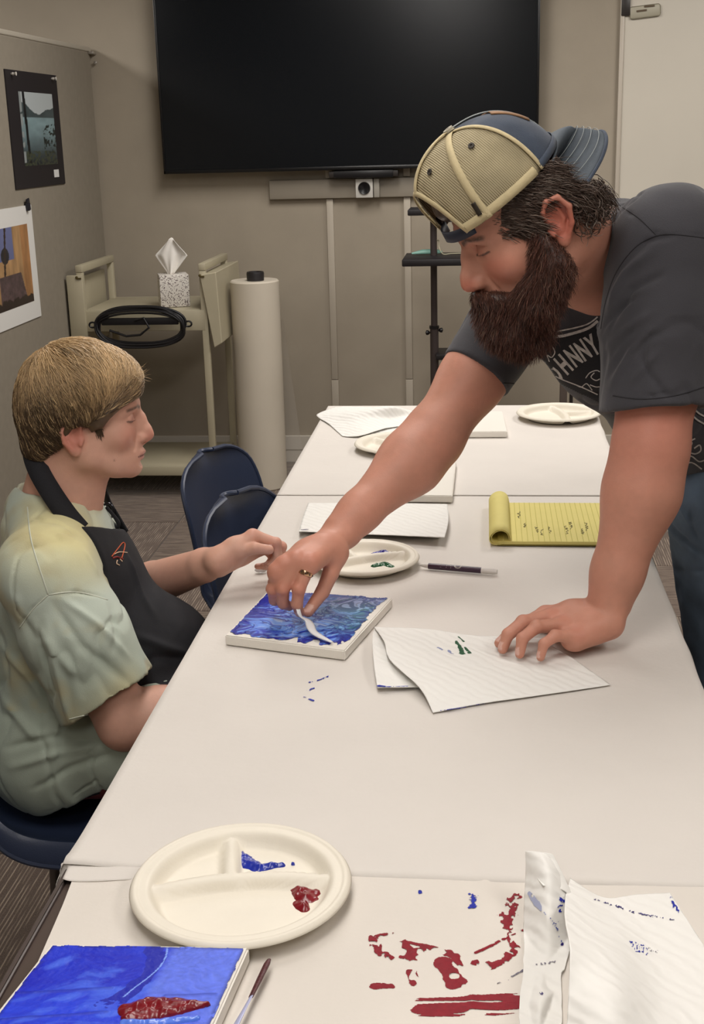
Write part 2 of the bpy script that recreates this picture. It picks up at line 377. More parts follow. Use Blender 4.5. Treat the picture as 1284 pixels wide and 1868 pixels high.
for i, (xa, xb, lab) in enumerate(((-0.708, -0.713, 'left vertical beige cable trunking strip running down the wall'), (-0.357, -0.365, 'right vertical beige cable trunking strip running down the wall, nearer the stand'))):
    r = thing('cable_raceway', lab, 'cable trunking', (xa, 5.893, 0.7), 'vertical cable trunking')
    MB().box((xa, 5.892, 0.816), (0.031, 0.014, 0.830), bev=0.003).obj('upper_cover', M_race, r)
    MB().box((xa, 5.892, 0.265), (0.034, 0.015, 0.268), bev=0.003).obj('lower_cover', M_race, r)
    MB().box((xa, 5.892, 1.345), (0.031, 0.014, 0.05), bev=0.003).obj('top_cover', M_race, r)
# whiteboard
wb = thing('whiteboard', 'large whiteboard with thin metal frame on the right of the back wall', 'whiteboard', (1.3, 5.88, 1.5))
bx0, bx1, bz0, bz1 = 0.572, 2.4, 0.86, 2.05
MB().box(((bx0+bx1)/2, 5.888, (bz0+bz1)/2), (bx1-bx0-0.01, 0.012, bz1-bz0-0.01)).obj('panel', M_white, wb, False)
mb = MB()
for c, s_ in ((((bx0+bx1)/2, 5.885, bz0), (bx1-bx0, 0.022, 0.018)), (((bx0+bx1)/2, 5.885, bz1), (bx1-bx0, 0.022, 0.018)), ((bx0, 5.885, (bz0+bz1)/2), (0.018, 0.022, bz1-bz0+.018)), ((bx1, 5.885, (bz0+bz1)/2), (0.018, 0.022, bz1-bz0+.018))): mb.box(c, s_, bev=0.003)
mb.obj('frame', mat('board_frame', 'BDB4A6', 0.4), wb)
MB().box((bx0+0.012, 5.878, bz1-0.045), (0.036, 0.02, 0.09), bev=0.003).obj('corner_cap', M_dkplastic, wb)
bl = MB().box((0.665, 5.876, 1.975), (0.13, 0.012, 0.05), Matrix.Rotation(math.radians(-5), 3, 'Y'), bev=0.01).obj('label_holder', mat('label_beige', 'ADA896', 0.5), wb)
for cx, cz, a in ((0.650, 1.978, -5), (0.682, 1.995, -3)):
    MB().box((cx, 5.8685, cz), (0.042, 0.003, 0.007), Matrix.Rotation(math.radians(a), 3, 'Y')).obj('label_mark', mat('label_brown', '5A4A36', 0.6) if 'label_brown' not in bpy.data.materials else bpy.data.materials['label_brown'], wb, False)
# ---------------------------------------------------------------- photographs on the partition
def picture(root, y0, y1, z0, z1, pic, res=(90, 120), t=0.003, off=0.004, m=None, name='photograph'):
    nx, nz = res; ys = np.linspace(y0, y1, nx); zs = np.linspace(z0, z1, nz)
    U, W_ = np.meshgrid(np.linspace(0, 1, nx), np.linspace(0, 1, nz)); v = np.c_[np.full(U.size, XL+off), np.interp(U.ravel(), [0, 1], [y0, y1]), np.interp(W_.ravel(), [0, 1], [z0, z1])]
    c = pic(U.ravel(), W_.ravel()); f = []
    for j in range(nz-1):
        for i in range(nx-1): a = j*nx+i; f.append((a, a+1, a+nx+1, a+nx))
    o = mk(name, v, f, m or mat('print_'+name, 'FFFFFF', 0.4, vcol=True), root, False, col=c); return o
def lake(u, w_):
    P = np.c_[u, w_]; n = fbm(P*[6, 14], 4, 3); c = np.zeros((len(u), 3)); sky = srgb('AEB6B8'); water = srgb('7F979C'); dk = srgb('20262A'); hill = srgb('3E4A4C')
    t = sm(0.0, 0.65, w_)[:, None]; c = dk*(1-t)+water*t*(0.75+0.5*n[:, None]) + 0*c
    hz = 0.70+0.08*np.sin(u*7+1)*0.5+0.05*(fbm(P*[9, 0.1], 3, 9)-.5)+0.07*(u < .4)*(1-u/.4)
    hm = (w_ > 0.66) & (w_ < hz+0.06); c[hm] = hill*(0.7+0.7*n[hm, None]); c[w_ >= hz+0.06] = sky
    tr = np.abs(u-(0.13+0.04*(1-w_))) < 0.035; c[tr] = srgb('15181A')
    br = (fbm(P*[22, 30], 3, 21) > 0.55) & (u > 0.62) & (w_ < 0.48+0.1*u) & (w_ > 0.03); c[br] = srgb('1D2624')
    g = (fbm(P*[30, 40], 3, 31) > 0.5) & (w_ < 0.2); c[g] = srgb('3E4434'); c[(u < 0.06) & (n > .45)] = srgb('8B9292')
    return c
pr = thing('lake_print', 'tall photograph of a misty lake in a black mount, pinned to the partition', 'picture', (XL+0.004, 5.07, 1.55))
MB().box((XL+0.0025, 5.07, 1.555), (0.005, 0.585, 0.43)).obj('mount', mat('mount_black', '1C171A', 0.6), pr, False)
picture(pr, 4.895, 5.285, 1.422, 1.695, lake, off=0.0056, m=mat('lake_photo', 'FFFFFF', 0.35, vcol=True))
MB().box((XL+0.006, 5.255, 1.385), (0.001, 0.06, 0.030)).obj('caption_card', mat('card_white', 'D8D8D6', 0.6), pr, False)
for yy in (4.84, 5.30):
    MB().lathe([(0.004, 0), (0.006, 0.008), (0.004, 0.01), (0.0075, 0.02), (0, 0.022)], (XL+0.005, yy, 1.755), 14, Matrix.Rotation(math.pi/2, 4, 'Y')).obj('push_pin', mat('pin', 'C8C4BC', 0.3) if 'pin' not in bpy.data.materials else bpy.data.materials['pin'], pr)
def canyon(u, w_):
    P = np.c_[u, w_]; n = fbm(P*[16, 3], 4, 5); c = srgb('B08A5E')*(0.35+1.0*n[:, None])
    c = np.where((u > 0.82)[:, None], srgb('A9794B')*(0.4+0.9*n[:, None]), c)
    sky = (u > 0.28) & (u < 0.62) & (w_ > 0.60); c[sky] = srgb('5D648C')*(0.7+0.5*w_[sky, None])
    fig = ((u-0.42)/0.09)**2+((w_-0.66)/0.10)**2 < 1; c[fig] = srgb('17171F')
    ang = np.abs(u-0.32-0.15*w_) < 0.02; c[ang] = srgb('2A1C14')
    fl_ = (w_ < 0.42) & (u > 0.25) & (u < 0.75+0.3*(0.42-w_)); c[fl_] = srgb('4B3B3C')*(0.4+1.4*fbm(P[fl_]*[20, 20], 3, 8)[:, None])
    c[(w_ < 0.06+0.1*n) ] = srgb('2A1E1A'); return c
p2 = thing('woodland_print', 'colour photograph in white mount clipped to the partition at the left edge', 'picture', (XL+0.004, 4.65, 1.06))
MB().box((XL+0.0025, 4.64, 1.0625), (0.005, 0.56, 0.43)).obj('mount', mat('mount_white', 'D9D8D4', 0.6), p2, False)
picture(p2, 4.40, 4.853, 0.915, 1.21, canyon, off=0.0056, m=mat('canyon_photo', 'FFFFFF', 0.4, vcol=True))
MB().box((XL+0.010, 4.868, 1.272), (0.018, 0.022, 0.028), Matrix.Rotation(0.15, 3, 'X'), bev=0.003).box((XL+0.012, 4.868, 1.293), (0.006, 0.03, 0.02), Matrix.Rotation(0.15, 3, 'X'), bev=0.002).obj('binder_clip', mat('clip_black', '1B1A24', 0.4), p2)
# ---------------------------------------------------------------- trolley
M_cart = mat('cart_enamel', 'B0A890', 0.45, 0.04, 12)
CX0, CX1, CY0, CY1 = -1.70, -1.175, 5.27, 5.72
ct = thing('utility_cart', 'beige metal trolley with two shelves and drop leaves beside the partition', 'cart', ((CX0+CX1)/2, (CY0+CY1)/2, 0))
for x in (CX0, CX1):
    for y in (CY0, CY1): MB().box((x, y, 0.53), (0.028, 0.028, 0.90), bev=0.004).obj('post', M_cart, ct)
MB().box(((CX0+CX1)/2, (CY0+CY1)/2, 0.813), (CX1-CX0, CY1-CY0, 0.012), bev=0.002).box(((CX0+CX1)/2, CY0-0.012, 0.775), (CX1-CX0, 0.006, 0.085), bev=0.002).box(((CX0+CX1)/2, CY1+0.012, 0.79), (CX1-CX0, 0.006, 0.06), bev=0.002).obj('top_shelf', M_cart, ct)
MB().box(((CX0+CX1)/2, (CY0+CY1)/2, 0.135), (CX1-CX0, CY1-CY0, 0.010), bev=0.002).box(((CX0+CX1)/2, CY0-0.012, 0.12), (CX1-CX0, 0.006, 0.04), bev=0.002).box((CX1, (CY0+CY1)/2, 0.12), (0.006, CY1-CY0, 0.04), bev=0.002).obj('bottom_shelf', M_cart, ct)
for x, nm in ((CX0, 0), (CX1, 1)):
    MB().box((x, (CY0+CY1)/2, 0.995), (0.03, CY1-CY0+0.03, 0.03), bev=0.004).obj('side_rail', M_cart, ct)
def leaf(x, s_):
    # tapered drop leaf hanging outside the side rail
    w0, w1 = 0.055, 0.025; v = []; 
    for y in (CY0-0.03, CY1+0.02):
        v += [(x-0.02*s_, y, 0.965), (x+w0*s_*0.9, y, 0.975), (x+w0*s_+0.005*s_, y, 0.68), (x+w1*s_, y, 0.66)]
    f = [(0, 1, 2, 3), (7, 6, 5, 4), (0, 4, 5, 1), (1, 5, 6, 2), (2, 6, 7, 3), (3, 7, 4, 0)]
    if s_ > 0: f = [q[::-1] for q in f]
    bm = bmesh.new(); vs = [bm.verts.new(p) for p in v]; [bm.faces.new([vs[i] for i in q]) for q in f]
    bmesh.ops.bevel(bm, geom=list(bm.edges), offset=0.003, segments=1, affect='EDGES'); me = bpy.data.meshes.new('drop_leaf'); bm.to_mesh(me); bm.free()
    return put('drop_leaf', me, M_cart, ct)
leaf(CX1+0.012, 1)
MB().box((CX0-0.018, CY0-0.02, 0.82), (0.07, 0.02, 0.30), bev=0.004).obj('end_bracket', M_cart, ct)
MB().box((CX0-0.035, (CY0+CY1)/2, 0.80), (0.014, CY1-CY0, 0.30), bev=0.004).obj('drop_leaf', M_cart, ct)
for x in (CX0, CX1): MB().lathe([(0.006, 0), (0.006, 0.006), (0, 0.008)], (x-.006, CY0-0.026, 0.962), 10, Matrix.Rotation(math.pi/2, 4, 'X')).box((x+0.003, CY0-0.03, 0.958), (0.02, 0.008, 0.006)).obj('hinge_bolt', mat('bolt_dark', '6B5F3E', 0.4, metal=0.8) if 'bolt_dark' not in bpy.data.materials else bpy.data.materials['bolt_dark'], ct)
for x in (CX0, CX1):
    for y in (CY0, CY1):
        MB().lathe([(0.004, -0.012), (0.028, -0.010), (0.034, 0), (0.028, 0.010), (0.004, 0.012)], (x, y, 0.034), 20, Matrix.Rotation(math.pi/2, 4, 'Y')).box((x, y, 0.066), (0.03, 0.03, 0.026), bev=0.003).obj('caster', M_black, ct)
# tissue box
tb = thing('tissue_box', 'cube tissue box with speckled floral pattern on the trolley top', 'tissue box', (-1.335, 5.42, 0.82))
def tissue_mat():
    m = mat('tissue_print', 'D8D2CA', 0.6); N, L, b = nodes_of(m); tc = N.new('ShaderNodeTexCoord'); v = N.new('ShaderNodeTexVoronoi'); v.inputs['Scale'].default_value = 150; L.new(tc.outputs['Object'], v.inputs['Vector'])
    n = N.new('ShaderNodeTexNoise'); n.inputs['Scale'].default_value = 190; L.new(tc.outputs['Object'], n.inputs['Vector']); a = N.new('ShaderNodeMath'); a.operation = 'ADD'; L.new(v.outputs['Distance'], a.inputs[0]); L.new(n.outputs[0], a.inputs[1])
    r = N.new('ShaderNodeValToRGB'); r.color_ramp.interpolation = 'LINEAR'; r.color_ramp.elements[0].position = 0.78; r.color_ramp.elements[0].color = (*srgb('6A5C5C'), 1); r.color_ramp.elements[1].position = 0.88; r.color_ramp.elements[1].color = (*srgb('DDD8D0'), 1)
    L.new(a.outputs[0], r.inputs[0]); L.new(r.outputs[0], b.inputs['Base Color']); return m
R_ = Matrix.Rotation(0.32, 3, 'Z')
MB().box((-1.335, 5.40, 0.888), (0.125, 0.125, 0.135), R_, bev=0.004).obj('carton', tissue_mat(), tb)
v = []; f = []; nu, nv = 25, 25
for i in range(nu):
    for j in range(nv):
        u, w_ = i/(nu-1), j/(nv-1); wd = 0.012+0.062*(w_/0.55 if w_ < 0.55 else (1-w_)/0.45)
        fo = math.sin(u*9+w_*2)*0.010*(1-0.3*w_)+math.sin(u*17+1)*0.005
        v.append((-1.343+(u-0.5)*2*wd+0.012*w_, 5.40+fo, 0.953+w_*0.155-0.02*abs(u-0.5)*w_))
for i in range(nu-1):
    for j in range(nv-1): a = i*nv+j; f.append((a, a+1, a+nv+1, a+nv))
M_tissue = mat('tissue_paper', 'EFECE6', 0.9)
ti = mk('tissue', v, f, M_tissue, tb); s_ = ti.modifiers.new('s', 'SOLIDIFY'); s_.thickness = 0.001
# coiled cable
cc = thing('coiled_cable', 'black coiled cable hanging on the front of the trolley', 'cable', (-1.43, 5.20, 0.76))
cc_c = px(257, 592, Y=5.215); mb = MB(); rg = random.Random(3)
for k in range(10):
    pts = []; n = 60; ax = 0.178+0.018*rg.random(); az = 0.066+0.016*rg.random(); dz = -0.022*rg.random()+0.004
    for i in range(n+1):
        a = 2*math.pi*i/n; e = 0.72
        ca, sa = math.cos(a), math.sin(a)
        pts.append((cc_c[0]+ax*abs(ca)**e*np.sign(ca)+0.006*math.sin(3*a+k), cc_c[1]-0.01-0.004*k % 0.02+0.004*math.sin(2*a+k), cc_c[2]+dz+az*abs(sa)**0.9*np.sign(sa)))
    mb.tube(pts, 0.0048, 8, False)
mb.obj('coil', mat('cable_black', '0F0E12', 0.4), cc)
MB().box((cc_c[0], cc_c[1]-0.012, cc_c[2]+0.015), (0.33, 0.012, 0.030), bev=0.004).obj('cable_strap', mat('strap_black', '0E0D12', 0.5), cc)
mb = MB(); mb.tube([(cc_c[0]+x, cc_c[1]-0.022, cc_c[2]+z) for x, z in ((-0.13, -0.02), (-0.06, -0.045), (0.0, -0.04), (0.04, -0.01), (0.02, 0.03), (-0.02, 0.02))], 0.005, 8); mb.obj('loose_end', bpy.data.materials['cable_black'], cc)
for sx in (-1, 1):
    q = cc_c+np.array([sx*0.205, -0.01, 0.002]); mb = MB(); mb.tube([q+np.array([0.014*math.cos(a), 0, 0.011*math.sin(a)]) for a in np.linspace(0, 2*math.pi, 16)], 0.004, 8, False); mb.obj('end_loop', bpy.data.materials['cable_black'], cc)
# ---------------------------------------------------------------- paper roll
ro = thing('paper_roll', 'tall roll of white paper standing on end between trolley and chairs', 'paper roll', (-1.0, 5.47, 0))
MB().lathe([(0.040, 0.915), (0.100, 0.918), (0.105, 0.912), (0.1055, 0.5), (0.105, 0.006), (0.1, 0.0), (0.03, 0.0)], (-0.992, 5.455, 0), 64).obj('paper', mat('roll_paper', 'C9C0B0', 0.7, 0.03, 8), ro)
MB().lathe([(0.030, 0.90), (0.036, 0.90), (0.038, 0.945), (0.036, 0.953), (0.028, 0.953), (0.026, 0.94), (0.0, 0.94)], (-0.987, 5.455, 0), 32).obj('core', mat('core_black', '1C191C', 0.5), ro)
mb = MB(); 
for k in range(16): 
    pass
nn = 20; v = []; f = []
for i in range(nn):
    for j in range(nn):
        u, t_ = i/(nn-1), j/(nn-1); wd = 0.03+0.075*(1-t_); v.append((-0.91+u*wd, 5.56-0.06*u, 0.02+t_*0.72+0.005*math.sin(u*9))) 
for i in range(nn-1):
    for j in range(nn-1): a = i*nn+j; f.append((a, a+1, a+nn+1, a+nn))
pf = mk('plastic_wrap', v, f, mat('plastic_film', 'E4E2DE', 0.2, alpha=0.22), ro, label='loose clear plastic film')
# ---------------------------------------------------------------- black stand behind the table
M_stand = mat('stand_metal', '4A4140', 0.4, metal=0.3); M_shelf = mat('shelf_black', '191518', 0.5)
st = thing('equipment_stand', 'dark adjustable stand with black shelves near the back wall', 'stand', (-0.21, 5.3, 0))
def shelf(c, s_): MB().box(c, s_, bev=0.004).obj('shelf', M_shelf, st)
shelf((-0.14, 5.36, 1.002), (0.40, 0.30, 0.028)); shelf((-0.15, 5.40, 1.195), (0.34, 0.20, 0.024)); shelf((-0.08, 5.40, 0.600), (0.26, 0.18, 0.024))
MB().tube([(-0.218, 5.38, 0.70), (-0.218, 5.38, 1.21)], 0.014, 16).obj('upper_pole', M_stand, st)
MB().tube([(-0.218, 5.38, 0.03), (-0.218, 5.38, 0.72)], 0.018, 16).obj('lower_pole', M_stand, st)
MB().tube([(-0.218, 5.38, 0.712), (-0.218, 5.38, 0.724)], 0.021, 16).obj('collar', M_black, st)
for sx, z in ((-1, 0.695), (1, 0.705)): MB().lathe([(0.004, 0), (0.010, 0.008), (0.010, 0.016), (0, 0.02)], (-0.218+sx*0.018, 5.375, z), 12, Matrix.Rotation(sx*math.pi/2, 4, 'Y')).obj('knob', M_black, st)
MB().box((-0.218, 5.38, 0.02), (0.05, 0.42, 0.03), bev=0.005).box((-0.15, 5.38, 0.02), (0.5, 0.05, 0.03), bev=0.005).obj('base', M_stand, st)
te = thing('teal_clip_light', 'small teal plastic clip with white cord lying on the black shelf', 'clip', (-0.2, 5.3, 1.02))
q = px(775, 462, z=1.024)
MB().tube([(q[0]-0.055, q[1], 1.024), (q[0]-0.01, q[1], 1.030), (q[0]+0.045, q[1]+0.01, 1.030), (q[0]+0.07, q[1]+0.02, 1.026)], [0.004, 0.011, 0.012, 0.006], 12, sq=0.7).obj('clip_body', mat('teal_plastic', '86B5A8', 0.4), te)
MB().tube(spline([(q[0]+0.02, q[1], 1.03), (q[0]+0.03, q[1]+0.02, 1.05), (q[0]+0.055, q[1]+0.02, 1.075), (q[0]+0.06, q[1]-0.02, 1.05), (q[0]+0.075, q[1]-0.02, 1.022), (q[0]+0.11, q[1]-0.01, 1.022), (q[0]+0.15, q[1], 1.022)], 40), 0.002, 8).obj('cord', mat('cord_cream', 'C9C4A8', 0.5), te)
s2 = thing('metal_post', 'grey metal double post standing behind the far end of the table', 'stand', (0.33, 5.3, 0))
MB().box((0.322, 5.3, 0.52), (0.030, 0.03, 1.0), bev=0.004).obj('wide_post', mat('post_grey', '6A605A', 0.4, metal=0.4), s2)
MB().box((0.356, 5.32, 0.52), (0.014, 0.02, 1.0), bev=0.003).obj('narrow_post', M_dkplastic, s2)
MB().box((0.335, 5.3, 0.01), (0.4, 0.3, 0.02), bev=0.005).obj('base_plate', M_dkplastic, s2)
MB().box((0.335, 5.3, 1.03), (0.16, 0.1, 0.02), bev=0.004).obj('top_plate', M_dkplastic, s2)
# ---------------------------------------------------------------- tables and covers
TL, TR = -0.458, 0.304; ZT = 0.74
M_lam = mat('table_laminate', '51453F', 0.4); M_edge = mat('table_edge', '4A3F3C', 0.35); M_leg = mat('leg_metal', '4B4544', 0.35, metal=0.6)
def table(y0, y1, lab):
    t = thing('folding_table', lab, 'table', ((TL+TR)/2, (y0+y1)/2, 0), 'tables pushed end to end')
    MB().box(((TL+TR)/2, (y0+y1)/2, ZT-0.020), (TR-TL-0.012, y1-y0-0.012, 0.030), bev=0.004).obj('tabletop', M_lam, t)
    mb = MB(); pts = [(TL+0.002, y0+0.002), (TR-0.002, y0+0.002), (TR-0.002, y1-0.002), (TL+0.002, y1-0.002), (TL+0.002, y0+0.002)]
    for a, b in zip(pts[:-1], pts[1:]): mb.box(((a[0]+b[0])/2, (a[1]+b[1])/2, ZT-0.020), (abs(a[0]-b[0])+0.012, abs(a[1]-b[1])+0.012, 0.034), bev=0.008)
    mb.obj('edge_band', M_edge, t)
    for sx in (TL+0.09, TR-0.09):
        for y in (y0+0.2, y1-0.2):
            MB().tube([(sx, y, ZT-0.035), (sx, y, 0.0)], 0.0125, 12).obj('leg', M_leg, t)
    for y in (y0+0.2, y1-0.2): MB().tube([(TL+0.09, y, 0.35), (TR-0.09, y, 0.35)], 0.010, 10).obj('crossbar', M_leg, t)
table(-0.635, 1.195, 'nearer table with its dark edge showing at lower left')
table(1.200, 3.02, 'middle table under the white cover, between the two men')
table(3.025, 3.645, 'short far table end under the white cover')
def cover_mat(name, c='D8D2CB'):
    m = mat(name, c, 0.85, 0.035, 5, 0.0); N, L, b = nodes_of(m); tc = N.new('ShaderNodeTexCoord')
    n = N.new('ShaderNodeTexNoise'); n.inputs['Scale'].default_value = 7; n.inputs['Detail'].default_value = 5; n.inputs['Roughness'].default_value = 0.6; L.new(tc.outputs['Object'], n.inputs['Vector'])
    n2 = N.new('ShaderNodeTexNoise'); n2.inputs['Scale'].default_value = 350; L.new(tc.outputs['Object'], n2.inputs['Vector'])
    mu = N.new('ShaderNodeMath'); mu.operation = 'MULTIPLY_ADD'; mu.inputs[1].default_value = 0.04; L.new(n2.outputs[0], mu.inputs[0]); L.new(n.outputs[0], mu.inputs[2])
    bp = N.new('ShaderNodeBump'); bp.inputs['Strength'].default_value = 0.35; bp.inputs['Distance'].default_value = 0.01; L.new(mu.outputs[0], bp.inputs['Height']); L.new(bp.outputs[0], b.inputs['Normal']); return m
M_cover = cover_mat('cover_cloth')
def grid_faces(nu, nv): return [(i*nv+j, (i+1)*nv+j, (i+1)*nv+j+1, i*nv+j+1) for i in range(nu-1) for j in range(nv-1)]
def cover(name, lab, y0, y1, drop, z, near_drop=0.0, far_drop=0.0, xin=0.0):
    xs = list(np.linspace(0, 1, 70)); W_ = TR-TL+2*0.004; tot = W_+2*drop; L_ = y1-y0+near_drop+far_drop; ny = int(L_/0.012)+2
    v = []; nu = 90
    for i in range(nu):
        s_ = -drop+tot*i/(nu-1)
        for j in range(ny):
            t_ = -near_drop+L_*j/(ny-1); x = TL-0.004+min(max(s_, 0), W_); dz = 0; y = y0+min(max(t_, 0), y1-y0)
            wv = 0.008*math.sin(t_*23+math.sin(t_*9)*2)
            if s_ < 0: dz = s_; x += wv*(-s_/max(drop, 1e-6))-0.004*math.sin(min(-s_/0.01, 1))
            if s_ > W_: dz = -(s_-W_); x += wv*((s_-W_)/max(drop, 1e-6))+0.004
            if t_ > y1-y0: dz = min(dz, -(t_-(y1-y0))); y += 0.006
            h_ = 0.0006*(1-abs(0)) if dz == 0 else 0
            v.append((x, y, z+dz+h_))
    v = np.array(v); top = v[:, 2] > z-0.001
    v[top, 2] += 0.0016*(fbm(v[top, :2]*[5, 9], 4, 2)-0.4)*0.8
    return v, grid_faces(nu, ny)
v, f = cover('c', '', 1.19, 2.70, 0.07, ZT+0.0005)
ridge = np.exp(-((v[:, 1]-1.19-0.004)/0.012)**2)*(v[:, 2] > ZT-0.002)
v[:, 2] += ridge*(0.0015+0.003*noise(v[:, :1]*9, 4)); 
edge = (v[:, 1] < 1.1905); v[edge, 2] = np.where(v[edge, 2] > ZT-0.001, ZT+0.0002, v[edge, 2]); v[edge, 1] += 0.006*(noise(v[edge, :1]*6, 8)-.5)
# lifted corner at the left
cl_ = np.exp(-(((v[:, 0]-TL)/0.05)**2+((v[:, 1]-1.19)/0.05)**2)); v[:, 2] += cl_*0.004
M1 = tag(mk('table_cover', v, f, M_cover), 'large white cloth cover over the middle of the table, wrinkled near edge', 'table cover', 'white table covers'); 
mo = M1.modifiers.new('s', 'SOLIDIFY'); mo.thickness = 0.0005
v, f = cover('c', '', 2.685, 3.645, 0.07, ZT+0.0022, far_drop=0.07)
M2 = tag(mk('table_cover', v, f, M_cover), 'white cloth cover over the far end of the table, behind the yellow notepad', 'table cover', 'white table covers')
mo = M2.modifiers.new('s', 'SOLIDIFY'); mo.thickness = 0.0005
# near sheet, its left edge slanting in from the table edge
nu, nv = 120, 90; v = []
for i in range(nu):
    for j in range(nv):
        t_ = j/(nv-1); y = 0.72+t_*(1.205-0.72); xl = np.interp(y, [0.72, 0.934, 1.12, 1.205], [-0.413, -0.425, -0.438, -0.446]); u = i/(nu-1); x = xl+u*(TR-0.002-xl); v.append((x, y, ZT-0.0025))
v = np.array(v); v[:, 2] += 0.0022+0.0018*fbm(v[:, :2]*[7, 7], 3, 6)
d1, t1 = seg_d(np.c_[v[:, :2], np.zeros(len(v))], (-0.36, 1.19, 0), (-0.43, 1.06, 0)); v[:, 2] += 0.003*np.exp(-(d1/0.006)**2)*(1-t1)
d1, t1 = seg_d(np.c_[v[:, :2], np.zeros(len(v))], (0.0, 1.19, 0), (-0.02, 0.8, 0)); v[:, 2] += 0.0012*np.exp(-(d1/0.004)**2)
M_near = cover_mat('paper_cover', 'DAD3CA')
nc = tag(mk('paper_cover', v, grid_faces(nu, nv), M_near), 'thin white paper sheet smeared with red paint on the near table', 'table cover')
NEAR_BVH = BVHTree.FromPolygons([tuple(p) for p in v], grid_faces(nu, nv))
# hanging corner flap of the middle cover
cv = spline([(TL-0.0045, 1.225, ZT-0.001), (TL-0.0045, 1.20, ZT+0.0005), (TL-0.003, 1.1950, ZT+0.0012), (TL+0.03, 1.1945, ZT+0.0012), (TL+0.09, 1.1940, ZT+0.0012), (TL+0.15, 1.1900, ZT+0.0008)], 40)
v = []; 
for i, p in enumerate(cv):
    dr = 0.05*math.exp(-((i-18)/9.0)**2)+0.004
    for j in range(8): q = j/7; on_ = p[0] > TL+0.002; v.append((p[0]+0.003*math.sin(i*.5)*q-0.004*q*(not on_), p[1]-(0.028 if on_ else 0.012)*q*(1 if on_ else 1)-0.004*math.sin(i*0.35)*q, (p[2]-0.0006*q) if on_ else p[2]-dr*q))
fo = mk('corner_flap', v, grid_faces(40, 8), M_cover, M1); fo.modifiers.new('s', 'SOLIDIFY').thickness = 0.0006
# ---------------------------------------------------------------- paint helpers
M_red = mat('red_paint', '841222', 0.6, 0.15, 180, 0.2, 300, spec=0.25); M_blue = mat('blue_paint', '1E2C9E', 0.6, 0.2, 180, 0.2, 300, spec=0.25)
M_green = mat('green_paint', '1F5A3C', 0.4, 0.3, 180, 0.5, 300, coat=0.3); M_grey = mat('dry_smudge', '6F6A78', 0.7)
M_violet = mat('violet_paint', '2A2070', 0.35, 0.3, 180, 0.5, 300, coat=0.3)
def smear(name, parent, strokes, m, z=0.7425, thr=0.45, nsc=(220, 60), cell=0.00065, seed=1, surf=None, plane=None, lift=0.0004, label=None, ang=0.0, k_dry=0.40):
    """dried paint: cells of a fine grid kept where ragged strokes (px polylines with widths) cover it"""
    S = []
    for pts, wd in strokes:
        P = np.array([px(a, b, z=z)[:2] for a, b in pts]); S.append((P, wd))
    allp = np.vstack([s_[0] for s_ in S]); lo = allp.min(0)-0.02; hi = allp.max(0)+0.02
    nx, ny = [int(q) for q in np.ceil((hi-lo)/cell)]; X, Y_ = np.meshgrid(lo[0]+np.arange(nx+1)*cell, lo[1]+np.arange(ny+1)*cell, indexing='ij'); Q = np.c_[X.ravel(), Y_.ravel()]
    val = np.full(len(Q), -1.0)
    for P, wd in S:
        for i in range(len(P)-1):
            a, b = P[i], P[i+1]; ab = b-a; t_ = np.clip((Q-a) @ ab/(ab @ ab+1e-12), 0, 1); d = np.linalg.norm(Q-a-t_[:, None]*ab, axis=1)
            w0 = wd[i] if isinstance(wd, (list, tuple)) else wd; w1 = wd[i+1] if isinstance(wd, (list, tuple)) else wd
            val = np.maximum(val, 1-d/(w0+(w1-w0)*t_))
    dry = k_dry
    ca, sa = math.cos(ang), math.sin(ang); Qr = np.c_[Q[:, 0]*ca+Q[:, 1]*sa, -Q[:, 0]*sa+Q[:, 1]*ca]
    nz = fbm(Qr*np.array(nsc), 3, seed)
    keep = (np.clip(val, -0.3, 1)*0.75+nz) > thr+0.25; keep &= val > -0.35; keep &= fbm(Qr*np.array(nsc)*0.8+9, 2, seed+50) > dry
    K = keep.reshape(nx+1, ny+1); idx = -np.ones(K.size, int); v = []; f = []; hgt = (np.clip(val, 0, 1)*0.0007*(0.5+nz)).reshape(nx+1, ny+1)
    def vid(i, j):
        k = i*(ny+1)+j
        if idx[k] < 0:
            idx[k] = len(v); p = (X[i, j], Y_[i, j]); zz = z
            if surf is not None:
                hh = surf.ray_cast(Vector((p[0], p[1], z+0.2)), Vector((0, 0, -1)))
                if hh[0] is not None: zz = hh[0].z
            v.append((p[0], p[1], zz+lift+hgt[i, j]))
        return idx[k]
    ij = np.argwhere(K[:-1, :-1] & K[1:, :-1] & K[:-1, 1:] & K[1:, 1:])
    for i, j in ij: f.append((vid(i, j), vid(i+1, j), vid(i+1, j+1), vid(i, j+1)))
    if not f: return None
    return mk(name, v, f, m, parent, label=label)
def smear_near(name, strokes, m, **k): return smear(name, nc, strokes, m, z=0.7418, surf=NEAR_BVH, **k)
smear_near('paint_smear', [([(775, 1838), (860, 1832), (945, 1826)], [0.012, 0.013, 0.011])], M_red, thr=0.22, nsc=(30, 260), seed=2, k_dry=0.30, label='broad red paint smear', ang=0.08)
smear_near('paint_smear', [([(810, 1755), (830, 1790)], [0.008, 0.009])], M_red, thr=0.18, nsc=(90, 90), seed=3)
smear_near('paint_smear', [([(750, 1772), (755, 1790), (775, 1788)], [0.005, 0.005, 0.002])], M_red, thr=0.2, nsc=(150, 90), seed=4)
smear_near('paint_smear', [([(682, 1797), (712, 1796)], [0.004, 0.004])], M_red, thr=0.12, nsc=(90, 90), seed=5)
smear_near('paint_smear', [([(737, 1718), (745, 1742), (770, 1730)], [0.006, 0.009, 0.005]), ([(740, 1716), (790, 1728), (830, 1742)], [0.003, 0.004, 0.005]), ([(820, 1735), (842, 1762)], [0.005, 0.003])], M_red, thr=0.3, nsc=(160, 120), seed=6)
